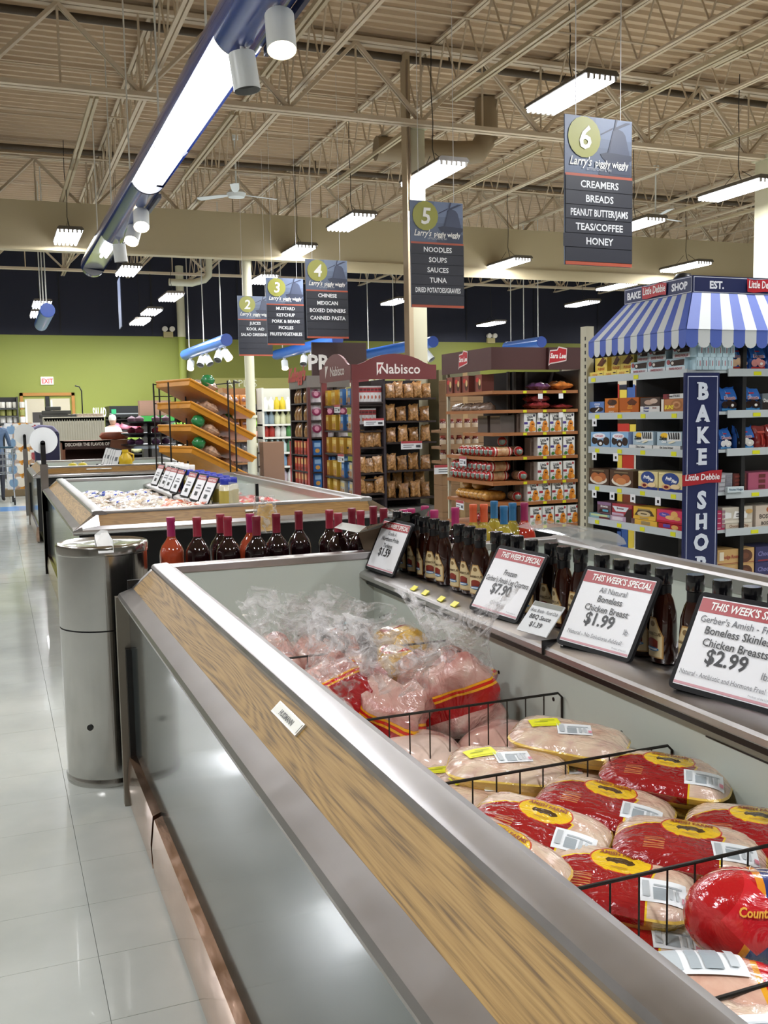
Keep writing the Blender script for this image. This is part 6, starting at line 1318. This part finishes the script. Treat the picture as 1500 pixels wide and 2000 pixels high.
for si, kn in enumerate(('tan', 'tan', 'tan', 'red', 'red', 'red')):
    for i in range(5): place(KC[kn], 'L', KX, KY, .74-i*.15, kz[si], .1, {'tan': 'tan snack pouch', 'red': 'red cracker carton'}[kn], '%s left shelf, narrow cracker display' % SHO[si], 'goods on the narrow cracker display', .02)
for si, kn in enumerate(('white', 'white', 'white', 'blue', 'blue', 'blue')):
    for i in range(3 if kn == 'white' else 4): place(KC[kn], 'R', KX, KY, .12+i*(.19 if kn == 'white' else .13), kz[si], .1, {'white': 'white foil snack pouch', 'blue': 'blue snack carton'}[kn], '%s front shelf, narrow cracker display' % SHO[si], 'goods on the narrow cracker display', .03)
# produce letter behind
# ================================================================ CARDBOARD STACKS
def cbox(x, y, z, w, d, h, lab, c='#8a6a4a', rz=0):
    t = tag(B().box(-w/2, w/2, -d/2, d/2, 0, h, mat(c, .75)).out('cardboard_box', loc=(x, y, z), rot=rz, bevel=.006), lab, 'box')
    q = B(); q.box(-w/2-.001, w/2+.001, -d/2-.001, d/2+.001, h*.82, h*.825, mat('#5a4430', .8)); q.box(-.03, .03, -d/2-.001, -d/2, h*.0, h, mat('#a88a62', .5)); q.out('tape_and_seam', t)
cx = 4.74
for i, (z, h) in enumerate(((0, .36), (.36, .3), (.66, .22))): cbox(cx+.06, 9.86, z, .5, .22, h, 'closed cardboard box under the jar cases, %s from the floor' % ORD[i])
for i, (z, h) in enumerate(((1.34, .25), (1.59, .25))): cbox(5.12, 10.4, z, .5, .2, h, 'large cardboard box high behind the jar cases, %s' % ('lower one', 'upper one')[i], '#8d7051')
cbox(5.12, 10.4, 0, .5, .2, 1.34, 'tall cardboard carton standing behind the jar cases', '#86684a')
cbox(5.12, 10.4, 1.84, .4, .2, .2, 'dull green box on top of the cardboard pile', '#6d6a50')
JR = jar_proto('#5a2018', '#8a3a30', '#c9b8a0', .12, .035)
for si, z in enumerate((.9, 1.06, 1.24)):
    tr = tag(B().box(-.26, .26, -.16, .1, 0, .03, mat('#8d6c4c', .7)).out('jar_tray', loc=(cx+.06, 9.9, z), rot=-.0), 'cardboard tray carrying dark sauce jars, %s from below' % ORD[si], 'tray')
    B().box(-.26, .26, -.165, -.16, 0, .055, mat('#8d6c4c', .7)).out('tray_lip', tr)
    for i in range(5): JR.put((cx-.14+i*.1, 9.82, z+.03), 0, 'dark red sauce jar in the %s cardboard tray, %s from the left' % (('lower', 'middle', 'upper')[si], ORD[i]), 'sauce jars in cardboard trays')
tagcard(cx-.05, 9.71, .79, .5, .1, 0, 'long white sale sign under the jar trays')
b = B(); b.lathe([(.0, 0), (.1, .01), (.13, .1), (.12, .16), (.0, .17)], mat('#8a6a44', .8, var=.4, vs_=30, bump=.6, bs=50), 16, sy=.8); tag(b.out('straw_basket', loc=(5.5, 11.3, 2.0), smooth=60), 'straw basket on top at the right end of the cookie display', 'basket')
b = B(); b.box(5.2, 5.7, 11.2, 11.6, 0, 2.0, mat('#77704f', .7)); tag(b.out('green_grey_stack'), 'dull green wrapped stack beside the cookie display', 'stack')
# aisle goods glimpsed through (gondola behind displays)
def gondola(x0, x1, y0, y1, zt, lab, cols, nsh=5):
    t = T('aisle_shelving', lab, 'shelving', (0, 0, 0))
    b = B(); b.box(x0, x1, (y0+y1)/2-.02, (y0+y1)/2+.02, 0, zt, mat('#cfccb8', .6)); b.box(x0, x1, y0, y1, 0, .12, mat('#8a877a', .5)); b.out('back_panel', t)
    for i in range(nsh):
        z = .15+(zt-.3)*i/nsh; b = B(); b.box(x0, x1, y0, y1, z-.02, z, mat('#d9d8cc', .5)); b.box(x0, x1, y0-.01, y0, z-.04, z, mat('#e0dc7a', .5)); b.out('shelf', t)
        b = B(); x = x0+.02
        while x < x1-.12:
            w = rnd.uniform(.06, .14); h = rnd.uniform(.16, .27); b.box(x, x+w, y0+.03, y0+.2, z, z+h, mat(rnd.choice(cols), .4)); x += w+.006
        stuff(b.out('shelf_goods', t))
gondola(4.98, 11, 7.6, 8.4, 1.9, 'long aisle shelving running behind the maroon bread rack', ['#b8342a', '#d8c04a', '#3a5a9a', '#e0dcd0', '#7a3a2a'])
gondola(4.7, 11, 5.5, 6.4, 1.85, 'long aisle shelving running behind the bakery display', ['#b8342a', '#d8b04a', '#e0dcd0', '#6a8a4a', '#3a5a9a'])
gondola(5.4, 11, 11.0, 12.1, 1.9, 'long aisle shelving running behind the cookie display', ['#c87a3a', '#d8c04a', '#3a5a9a', '#e0dcd0'])
# ================================================================ ORANGE TRAY RACK
rk = T('tray_rack', 'black wire rack holding four tilted orange bread trays', 'rack', (0, 0, 0))
WK = mat('#16100d', .4)
fr = gy(305, 757, 11.0); rgt = V((math.cos(YAW), -math.sin(YAW), 0)); fwd = V((math.sin(YAW), math.cos(YAW), 0))
b = B(); 
base = [(-.02, 0), (.13, .3), (.28, .1), (.42, .0), (.55, -.1), (.86, -.5), (.95, -.55)]
for (r_, f_) in ((-.03, .0), (.02, .05), (.10, .5), (.21, .35), (.33, -.05), (.48, .3), (.56, .2), (.86, -.45), (.935, -.5), (.2, -.3)):
    p = V((fr.x, fr.y, 0))+rgt*r_+fwd*f_; b.cyl(p, p+V((0, 0, 1.84)), .009, WK, 6)
for z in (.15, 1.62, 1.70, 1.83):
    P = [V((fr.x, fr.y, z))+rgt*r_+fwd*f_ for r_, f_ in ((-.03, 0), (.48, .5), (.935, -.1), (.935, -.5), (.33, -.05), (-.03, 0))]; b.tube(P[:2], .006, WK, 5)
    if z in (.15, 1.83): b.tube(P[1:3], .006, WK, 5); b.tube([P[3], P[2]], .006, WK, 5)
b.out('wire_frame', rk)
for r_, f_ in ((-.03, 0), (.935, -.5), (.48, .5)):
    p = V((fr.x, fr.y, 0))+rgt*r_+fwd*f_; q = B(); q.cyl(p-rgt*.015+V((0, 0, .05)), p+rgt*.015+V((0, 0, .05)), .05, BLK, 14); q.out('caster', rk)
ORM = mat('#cf8a20', .4, var=.08, vs_=8)
tys = [757, 799, 842, 883]
GRN = mat('#1f7a40', .25, coat=.6)
for ti, yy in enumerate(tys):
    z0 = gy(305, yy, 11.0).z; a = rgt*.47-fwd*.56; c = rgt*.58+fwd*.46+V((0, 0, -.36))
    P1 = V((fr.x, fr.y, z0)); nrm = a.cross(c).normalized(); 
    if nrm.z < 0: nrm = -nrm
    t = T('bread_tray', 'orange bread tray, %s from the top of the wire rack' % ORD[ti], 'tray', P1, 0, 'orange trays on the wire rack')
    b = B(); L_ = [V((0, 0, 0)), a, a+c, c]; th = .012
    b.add(L_+[v+nrm*th for v in L_], [(3, 2, 1, 0), (4, 5, 6, 7)]+[(i, (i+1) % 4, 4+(i+1) % 4, 4+i) for i in range(4)], ORM); b.out('tray_base', t)
    b = B(); mid = (a+c)/2
    for i in range(4):
        v0, v1 = L_[i], L_[(i+1) % 4]; k = .97; u0, u1 = mid+(v0-mid)*k, mid+(v1-mid)*k; H_ = nrm*.06
        o0, o1 = mid+(v0-mid)*1.03, mid+(v1-mid)*1.03
        b.add([u0, u1, o1+H_, o0+H_, v0, v1], [(0, 1, 2, 3), (4, 5, 2, 3)], ORM); b.tube([o0+H_, o1+H_], .014, ORM, 8)
    b.out('rim', t, smooth=50)
    for k in range(7):
        u, v = .15+.23*(k % 4), .3+.4*(k//4)
        p = a*u+c*v+nrm*.05
        m_ = [CLEAR, mat('#b88a6a', .2, coat=1, var=.4, vs_=20)][1]
        o = tag(pillow(.26, .17, .13, mat(['#c0a088', '#a87858', '#b8a49a'][k % 3], .15, coat=1, var=.45, vs_=22, bump=.6, bs=30), ti*7+k, 8).out('bread_bag', smooth=70, loc=P1+p), 'clear bag of bread on the %s orange tray, number %s across' % (ORD[ti], ORD[k]), 'bread', 'bread bags on the orange trays')
        o.rotation_euler = nrm.to_track_quat('Z', 'Y').to_euler()
    for (u, v) in (((.95, .25), ) if ti == 0 else ((.6, .75),) if ti == 1 else ((.2, .5), (.9, .1))):
        p = a*u+c*v+nrm*.14
        g = B(); g.lathe([(.0, -.06), (.06, -.04), (.085, .02), (.05, .07), (.0, .08)], GRN, 12, sy=.7); tag(g.out('green_bag_end', loc=P1+p, rot=.4, smooth=60), 'green twisted bag on the %s orange tray at %s' % (ORD[ti], 'right' if u > .5 else 'left'), 'bread')
# ================================================================ WOODEN SHELVING + WHITE SHELVING
def simple_shelves(name, lab, px0, px1, Y, ys, top, wood, c_side, goods, d=.4, back=None):
    xa, xb = gy(px0, 800, Y).x, gy(px1, 800, Y).x
    t = T(name, lab, 'shelving', (0, 0, 0)); zt = gy(px1, top, Y).z
    b = B(); b.box(xa, xa+.04, Y, Y+d, 0, zt, mat(c_side, .5)); b.box(xb-.04, xb, Y, Y+d, 0, zt, mat(c_side, .5)); b.box(xa, xb, Y+d, Y+d+.03, 0, zt, mat(back or c_side, .6)); b.box(xa, xb, Y, Y+d, 0, .1, mat(c_side, .6)); b.out('frame', t)
    zz = []
    for y in ys: z = gy(px1, y, Y).z; zz.append(z); b = B(); b.box(xa, xb, Y-.01, Y+d, z-.035, z, mat(wood, .5)); b.out('shelf', t)
    return t, xa, xb, zz
t, xa, xb, zz = simple_shelves('wooden_shelving', 'tall tan wooden shelving with small orange packs behind the tray rack', 436, 499, 18.6, (790, 813, 836, 859, 881, 903, 925), 757, '#a8784a', '#9a6c42', None)
OP = pouch('orange_pack', 'snack bag', .15, .14, .19, mat('#b87432', .25, coat=.7, var=.3, vs_=15), [('e', .5, .5, .3, .2, '#6a3020')], 8); GP = pouch('grey_pack', 'snack bag', .16, .14, .17, mat('#84868a', .2, coat=.8, var=.4, vs_=15), None, 9)
for si, z in enumerate(zz):
    for i in range(4): (OP if si < 4 else GP).put((xa+.12+i*.155, 18.75, z), 0, '%s on shelf %s of the tan wooden shelving, %s from the left' % ('orange pack' if si < 4 else 'grey clear pack', ORD[si], ORD[i]), 'packs on the tan wooden shelving')
t, xa, xb, zz = simple_shelves('white_shelving', 'white shelving of household bottles right of the round column', 512, 585, 18.2, (799, 827, 852, 882, 909, 940, 975), 757, '#d4d2c6', '#cfcdbf', None, back='#c9c9bd')
pal = [['#e6e6e0', '#c9b22a', '#e6e6e0', '#7a2a26'], ['#8a9ca8', '#d8d8b0', '#b8b88a', '#5a7a6a'], ['#a83028', '#e0e0da', '#4a8a4a', '#e0e0da'], ['#c9dadc', '#c9dadc', '#4a7a5a', '#3a5a4a'], ['#4a78a8', '#7aa0c0', '#a8583a', '#2a2422'], ['#d0ccd0', '#b8a8b0', '#dcdcd8', '#c8c8c4'], ['#d8d8d4', '#d0ccd0', '#b8b8b4', '#dcdcd8']]
for si, z in enumerate(zz):
    ks = []
    for c in pal[si]: ks.append(Kind(tag(B().lathe([(.05, 0), (.06, .01), (.06, .16), (.025, .2), (.025, .24)], mat(c, .35), 10, sy=.7).out('household_bottle', smooth=50), 'x', 'bottle')))
    nn = 7
    for i in range(nn): ks[int(i*4/nn)].put((xa+.1+i*.115, 18.35, z), 0, 'household bottle on shelf %s of the white shelving, %s from the left' % (ORD[si], ORD[i]), 'household bottles on the white shelving')
b = B(); b.box(-.2, .2, 0, .3, 0, 1.0, mat('#7a5a44', .7)); tag(b.out('brown_carton', loc=(4.78, 17.6, 0), bevel=.01), 'upright brown carton between round column and white shelving', 'box')
# ================================================================ PRODUCE AREA
Yp = 26.2
xa, xb = gy(212, 800, Yp).x, gy(330, 800, Yp).x+2.5; za, zb_ = gy(250, 793, Yp).z, gy(250, 803, Yp).z
t = T('produce_cooler', 'long open produce cooler with black canopy against green wall', 'cooler', (0, 0, 0))
b = B(); b.box(xa, xb, Yp-.2, Yp+.9, za-.28, za, mat('#16191a', .4)); b.box(xa, xb, Yp-.21, Yp-.2, zb_-.08, zb_-.05, mat('#8a8f90', .4)); b.out('canopy', t)
b = B(); b.box(xa, xb, Yp+.85, Yp+.95, 0, za, mat('#201f1d', .6)); b.box(xa, xb, Yp-.5, Yp+.9, 0, .5, mat('#1d1c1b', .5)); b.out('cabinet', t)
for i in range(4): b = B(); z = .6+i*.3; b.box(xa, xb, Yp-.4+i*.25, Yp+.2+i*.25, z-.03, z, mat('#2a2a28', .5)); b.out('shelf', t)
l = bpy.data.lights.new('cooler_lamp', 'AREA'); l.shape = 'RECTANGLE'; l.size = xb-xa; l.size_y = .1; l.energy = 40; lo = bpy.data.objects.new('cooler_lamp', l); COL.objects.link(lo); lo.parent = t; lo.location = ((xa+xb)/2, Yp-.1, za-.3)
pc = [['#d8d8a8', '#c9d08a', '#e6e0c0'], ['#9ab84a', '#d6d8b0', '#c87a6a'], ['#d88aa0', '#b8485a', '#8ab84a'], ['#e6e6dc', '#5a8a3a', '#c8a040']]
names_ = [['pale cabbage', 'pale green lettuce', 'cream squash'], ['bright green lettuce', 'white onion bag', 'red potato pile'], ['pink radish bunch', 'red pepper', 'green cucumber bag'], ['white cauliflower', 'dark green cabbage', 'golden squash']]
for r in range(4):
    ks = [Kind(tag(B().lathe([(.03, 0), (.11, .04), (.13, .11), (.09, .18), (.02, .2)], mat(c, .5, var=.2, vs_=15), 10).out('vegetable', smooth=60), 'x', 'vegetable')) for c in pc[r]]
    for i in range(18): ks[(i//3) % 3].put((xa+.2+i*.22, Yp-.2+r*.25, .6+r*.3), 0, '%s in row %s of the produce cooler, %s from the left' % (names_[r][(i//3) % 3], ORD[r], ORD[i]), 'vegetables in the produce cooler')
p = gy(217, 800, Yp-.3); art([T_('SALAD', .5, .1, .8, '#e6eadc', .95, .03)], .35, .3).out('canopy_lettering', t, loc=(xa-.25, Yp-.22, za-.3))
art([('r', 0, 0, 1, 1, '#2fa06a')], .12, .12).out('green_tag', t, loc=(gy(218, 800, Yp).x+0.0+.03, Yp-.215, za-.2))
b = B(); b.box(0, .75, 0, .3, 0, .36, mat('#8a6a58', .7)); tag(b.out('cardboard_box', loc=(gy(273, 800, 24).x, 24, gy(273, 812, 24).z)), 'tan box sitting above the green crate by produce', 'box')
b = B(); _zt, _zm = gy(300, 812, 23.9).z, gy(300, 832, 23.9).z; b.box(.05, .75, .02, .4, 0, _zm, mat('#23201e', .5)); b.box(0, .8, 0, .4, _zm, _zt, mat('#2b8a36', .5)); tag(b.out('green_bin', loc=(gy(274, 800, 23.9).x, 23.9, 0)), 'bright green display bin under the tan box', 'bin')
for i, yy in enumerate((826, 848, 870)):
    p = gy(255, yy, 15.6); t = T('black_table', 'round black tiered produce stand, %s tier from the top' % ORD[i], 'stand', (p.x+.28, 15.6, 0), 0, 'black tiers')
    b = B(); b.lathe([(.0, p.z-.06), (.3, p.z-.05), (.42, p.z-.0), (.43, p.z+.02), (.38, p.z), (.0, p.z-.02)], BLK, 20); b.out('tier', t, smooth=40)
    if i == 0: b = B(); b.cyl((0, 0, 0), (0, 0, p.z), .03, BLK, 8); b.out('stem', t)
    for j in range(6): tag(B().lathe([(.0, 0), (.06, .02), (.07, .07), (.0, .11)], mat(['#8a6a7a', '#7a2a3a', '#5a3a5a'][i], .4), 8).out('produce_item', loc=(p.x+.28+.26*math.cos(j), 15.6+.26*math.sin(j), p.z+.0), smooth=60), 'small dark fruit on the %s black tier, %s around it' % (ORD[i], ORD[j]), 'fruit', 'small fruit on the black tiers')
# ---- partition, navy draped box, tan flavour display
Y = 19.5
p0, p1 = gy(83, 815, Y), gy(204, 815, Y)
t = T('grey_partition', 'plain beige grey counter partition behind the third freezer', 'partition', (0, 0, 0))
b = B(); b.box(p0.x, p1.x, Y, Y+.06, 0, p0.z, mat('#a39d8a', .6)); b.out('panel', t, bevel=.01)
q = B(); [q.box(x, x+.012, Y-.006, Y, .1, p0.z-.05, mat('#99937f', .6)) for x in np.arange(p0.x+.03, p1.x-.02, .045)]; q.out('ribs', t)
q = B(); q.box(p0.x+.02, p1.x, Y, Y+.7, p0.z-.08, p0.z-.02, mat('#8a857a', .5)); q.out('counter_top', t)
ks = Kind(tag(B().box(-.14, .14, -.1, .1, 0, .07, mat('#3a3a34', .5)).out('stacked_tray', bevel=.01), 'x', 'tray'))
for i, (px, lay) in enumerate(((92, 0), (97, 1), (108, 0), (118, 0), (124, 1), (134, 0), (104, 2), (116, 1))):
    p = gy(px, 812, Y+.3); o = ks.put((p.x, Y+.3, p0.z+lay*.075-.02), 0, 'small dark tray with white tag on the partition, %s in the heap' % ORD[i], 'dark trays on the partition')
for i in range(9):
    p = gy(146+i*6.4, 812, Y+.35); tag(B().lathe([(.03, 0), (.045, .01), (.045, .06), (.05, .062), (.05, .075), (.0, .08)], mat('#b8a894', .4), 10).out('deli_cup', loc=(p.x, Y+.3, p0.z-.02), smooth=40), 'small lidded cup on the partition counter, %s from left' % ORD[i], 'cup', 'lidded cups on the partition')
b = B(); pp = gy(161, 800, Y+.4); b.tube([(pp.x, Y+.4, p0.z-.02), (pp.x, Y+.4, p0.z+.5), (pp.x-.04, Y+.4, p0.z+.58), (pp.x-.12, Y+.4, p0.z+.6)], .012, BLK, 6); b.lathe([(.0, .0), (.04, -.0), (.02, .03)], mat('#d8d4cc', .4), 10, c=(pp.x-.12, Y+.4)); tag(b.out('gooseneck_lamp', smooth=50), 'thin black gooseneck lamp rising from the partition counter', 'lamp')
Y = 16.9; p0, p1 = gy(68, 842, Y), gy(116, 842, Y)
t = T('draped_box', 'navy blue draped bin with lilac top beside the white disc post', 'bin', ((p0.x+p1.x)/2, Y+.3, 0)); w = (p1.x-p0.x)/2
b = B(); b.ext([(-w*.85, 0), (w*.85, 0), (w, p0.z-.03), (-w*1.1, p0.z-.03)], 'y', -.28, .28, mat('#232240', .7)); b.out('drape', t, bevel=.02)
b = B(); b.ext([(-w*1.1, p0.z-.03), (w, p0.z-.03), (w*.5, p0.z+.08), (-w*.6, p0.z+.1), (-w*1.1, p0.z+.06)], 'y', -.28, .28, mat('#6d6a86', .6)); b.out('top_cover', t, bevel=.02)
Y = 15.9; p0, p1 = gy(121, 862, Y), gy(256, 862, Y); zt = p0.z; W_ = p1.x-p0.x
t = T('flavour_display', 'brown open front display box with rounded opening and white words on top', 'display', (p0.x, Y, 0))
FB_ = mat('#7a4a30', .6); b = B(); b.box(0, W_, 0, .03, 0, .45, FB_); b.box(0, .04, 0, .5, 0, zt, FB_); b.box(W_-.04, W_, 0, .5, 0, zt, FB_); b.box(0, W_, 0, .5, zt-.03, zt, FB_); b.box(0, W_, .45, .5, 0, zt, mat('#4a2a20', .7)); b.ext([(W_*.62, .45), (W_, .45), (W_, zt), (W_*.7, zt)], 'y', -.005, .02, FB_); b.box(0, W_*.7, -.0, .02, zt-.13, zt, mat('#3a2018', .6)); b.out('carton', t)
art([T_('DISCOVER THE FLAVOR OF', .36, .35, .4, '#e6dcd0', .64, .02)], W_, .13).out('lettering', t, loc=(W_/2, -.004, zt-.125))
for i in range(3): tag(B().lathe([(.0, 0), (.06, .02), (.07, .1), (.05, .17), (.0, .2)], mat('#b85a6a' if i < 2 else '#c8a088', .4), 12).out('pink_package', loc=(p0.x+.32+i*.16, Y+.2, .45+.2), smooth=60), 'pink %s package in the brown display box' % ['leftmost', 'middle', 'pale rightmost'][i], 'package')
tag(B().box(p0.x+.05, p0.x+W_-.05, Y+.1, Y+.44, .45, .65, mat('#4a2e22', .7)).out('display_riser'), 'dark riser inside the brown display box', 'riser')
tag(B().lathe([(.0, 0), (.2, .01), (.24, .06), (.2, .12), (.0, .13)], mat('#8a4a34', .4), 16, sy=.5).out('bread_loaf', loc=(p0.x+W_*.78, Y+.2, zt), smooth=60), 'reddish brown loaf pack on top of the brown display box', 'bread')
# cereal / bottle pallet on left, wall shelves
Y = 20.6
KK = [carton('drink_pack', 'drink pack', .24, .25, .26, c, [('e', .5, .5, .35, .35, c2), ('r', .1, .75, .5, .95, '#e8e8e4')]) for c, c2 in (('#d8dade', '#7a9ab8'), ('#e0a040', '#e8e0d0'), ('#d8d4d4', '#a84a50'))]
for r in range(5):
    for c in range(5 if r < 4 else 4):
        p = gy(10+c*15, 830, Y); KK[0 if c == 0 else (1 if c in (1, 2) else 2)].put((p.x+.1, Y, .14+.26*r), 0, '%s drink pack in the far left stack, %s row up, %s column' % (['white and blue', 'orange and white', 'white and red'][0 if c == 0 else (1 if c in (1, 2) else 2)], ORD[r], ORD[c]), 'drink packs at far left')
tag(B().box(.05, 1.4, Y-.15, Y+.4, 0, .14, mat('#7a6a50', .8)).out('pallet', bevel=.01), 'low wooden pallet under the drink packs at far left', 'pallet')
t, xa, xb, zz = simple_shelves('wall_shelving', 'dark wall shelving of dairy tubs left of the double doors', -60, 36, 27.2, (797, 812, 826, 842), 775, '#3a3a38', '#2a2826', None, back='#1c1b1a')
for si, z in enumerate(zz):
    for i in range(8): tag(B().lathe([(.05, 0), (.07, .01), (.075, .14), (.07, .16)], mat(['#c8c4b8', '#8a8a4a', '#e0ded8', '#d8dce0'][si], .4), 8).out('food_tub', loc=(xa+.15+i*.16, 27.35, z), smooth=40), 'food tub on the dark wall shelving, %s shelf, %s from left' % (ORD[si], ORD[i]), 'tub', 'food tubs on dark wall shelving')
# shopping cart
t = T('shopping_cart', 'metal shopping cart at the left edge beyond the freezers', 'shopping cart', (.03, 18.6, 0)); CM = mat('#a8acae', .25, metal=.9)
b = B(); r4 = [(-.28, -.3), (.28, -.3), (.24, .5), (-.24, .5)]; r5 = [(-.22, -.22), (.22, -.22), (.2, .42), (-.2, .42)]
for (zz_, rr) in ((1.0, r4), (.9, r4), (.8, r5), (.68, r5), (.55, r5)):
    P = [V((x, y, zz_)) for x, y in rr]; b.tube(P+[P[0]], .007, CM, 5)
for i in range(9):
    for s in (0, 2):
        A = V((*r4[s], 1.0)).lerp(V((*r4[(s+1) % 4], 1.0)), i/8); C_ = V((*r5[s], .55)).lerp(V((*r5[(s+1) % 4], .55)), i/8); b.cyl(A, C_, .004, CM, 4)
    for s in (1, 3):
        A = V((*r4[s], 1.0)).lerp(V((*r4[(s+1) % 4], 1.0)), i/8); C_ = V((*r5[s], .55)).lerp(V((*r5[(s+1) % 4], .55)), i/8); b.cyl(A, C_, .004, CM, 4)
    b.cyl((-.22+.055*i, -.22, .55), (-.2+.05*i, .42, .55), .004, CM, 4)
b.out('basket', t)
b = B()
for s in (-.22, .22): b.tube([(s, -.32, .98), (s, -.25, .55), (s, -.2, .25), (s, .45, .2)], .014, CM, 6); b.tube([(s, -.2, .25), (s, -.28, .12)], .012, CM, 6)
b.tube([(-.24, -.36, 1.02), (.24, -.36, 1.02)], .016, mat('#2a4a5a', .4), 8); b.out('frame', t, smooth=50)
for x, y in ((-.22, -.28), (.22, -.28), (-.2, .42), (.2, .42)): b = B(); b.cyl((x-.015, y, .06), (x+.015, y, .06), .06, BLK, 12); b.out('wheel', t, smooth=40)
# people
def person(loc, rz, shirt, pants, hair, lab, lean=0, arm=.5, sc=1., hatc=None):
    t = T('person', lab, 'person', loc, rz)
    J = [(0, 0, .95), (0, -.02-lean*.5, 1.2), (0, -.03-lean, 1.42), (0, -.04-lean*1.15, 1.52), (.19, -.02-lean, 1.40), (.25, -.1-lean, 1.12), (.24, -.32-lean, 1.0+.1*arm), (-.19, -.02-lean, 1.40), (-.25, -.1-lean, 1.12), (-.22, -.32-lean, 1.0+.1*arm), (.1, 0, .88), (.11, -.03, .48), (.11, .02, .07), (-.1, 0, .88), (-.11, .05, .48), (-.11, .12, .07), (.11, -.12, .04), (-.11, -.02, .04)]
    E_ = [(0, 1), (1, 2), (2, 3), (2, 4), (4, 5), (5, 6), (2, 7), (7, 8), (8, 9), (0, 10), (10, 11), (11, 12), (0, 13), (13, 14), (14, 15), (12, 16), (15, 17)]
    Rr = [.15, .14, .15, .055, .07, .048, .035, .07, .048, .035, .095, .065, .045, .095, .065, .045, .035, .035]
    me = bpy.data.meshes.new('body'); me.from_pydata(J, E_, []); me.update(); o = link(me, 'body', t)
    o.modifiers.new('skin', 'SKIN'); 
    for i, v in enumerate(me.skin_vertices[0].data): v.radius = (Rr[i], Rr[i]*.8); v.use_root = (i == 0)
    sb = o.modifiers.new('sub', 'SUBSURF'); sb.levels = 1; sb.render_levels = 1
    m, nt, b_, tc, (x, y, z) = newmat(.7); c = mix(nt, z.lt(.93), shirt, pants); c = mix(nt, z.gt(1.47), c, '#c49a82'); c = mix(nt, (y.lt(-.29-lean))*(z.gt(.9)), c, '#c49a82'); c = mix(nt, z.lt(.09), c, '#1c1a1a'); nt.links.new(c, b_.inputs['Base Color']); me.materials.append(m)
    hy = -.06-lean*1.2; b = B(); b.lathe([(.0, 1.50), (.05, 1.51), (.07, 1.56), (.078, 1.62), (.075, 1.68), (.05, 1.73), (.0, 1.745)], mat('#c49a82', .6), 14, c=(0, hy), sy=1.15); b.cyl((0, hy-.08, 1.61), (0, hy-.105, 1.60), .012, mat('#b98c76', .6), 8, r2=.016)
    for sx in (-.03, .03): b.cyl((sx, hy-.084, 1.64), (sx, hy-.088, 1.64), .008, BLK, 8); b.box(sx*2.6-.006, sx*2.6+.006, hy-.01, hy+.02, 1.59, 1.65, mat('#b98c76', .6))
    b.box(-.022, .022, hy-.088, hy-.083, 1.565, 1.572, mat('#9a4a44', .6)); b.out('head', t, smooth=60)
    b = B(); b.lathe([(.082, 1.62), (.088, 1.68), (.065, 1.74), (.0, 1.765)], mat(hatc or hair, .8), 14, c=(0, hy+.012), sy=1.12); b.out('hair', t, smooth=60)
    t.scale = (sc, sc, sc); return t
p = gz(214, 0, 0) if False else gy(214, 830, 21.5)
person((p.x, 21.5, 0), 2.6, '#dcdcd8', '#16151a', '#8a6a4a', 'person in pale top and black trousers standing by the produce', .1, sc=.9, hatc='#d8d4cc')
p = gy(2, 830, 19.6); person((p.x-.12, 19.3, 0), 3.0, '#4a5e78', '#2a2c38', '#3a2a20', 'person in blue jacket at the left edge pushing the shopping cart', .05, sc=.93)
# curved brown produce header behind cookie display
t = T('produce_arch_sign', 'dark brown arched sign with white letters behind the cookie display', 'sign', (0, 0, 0)); Y = 22.0
pa, pb = gy(612, 735, Y), gy(720, 735, Y); w = pb.x-pa.x; zt = gy(650, 700, Y).z; zb3 = gy(650, 735, Y).z
pts = [(pa.x, zb3-.1), (pb.x, zb3-.1), (pb.x, zt-.1)]+[(pb.x-(pb.x-pa.x)*i/8, zt-.1+.28*math.sin(PI*i/8)) for i in range(1, 8)]+[(pa.x, zt-.1)]
b = B(); b.ext(pts, 'y', Y, Y+.08, mat('#3c2622', .5)); b.out('board', t); b = B(); b.box(pa.x, pb.x, Y-.01, Y+.1, zb3-.15, zb3-.08, mat('#7a2c30', .5)); b.box(pa.x+.1, pa.x+.18, Y, Y+.08, 0, zb3-.1, DKB); b.box(pb.x-.18, pb.x-.1, Y, Y+.08, 0, zb3-.1, DKB); b.out('legs', t)
art([T_('PRODUCE', .5, .1, .75, '#e2e0dc', .96, .03)], w*1.25, .34).out('lettering', t, loc=(pa.x+w*.64, Y-.012, zb3+.0))
# dump empty custom props on children
for o in SC.objects:
    if o.parent is not None:
        for k_ in ('label', 'category', 'group'):
            if k_ in o: del o[k_]
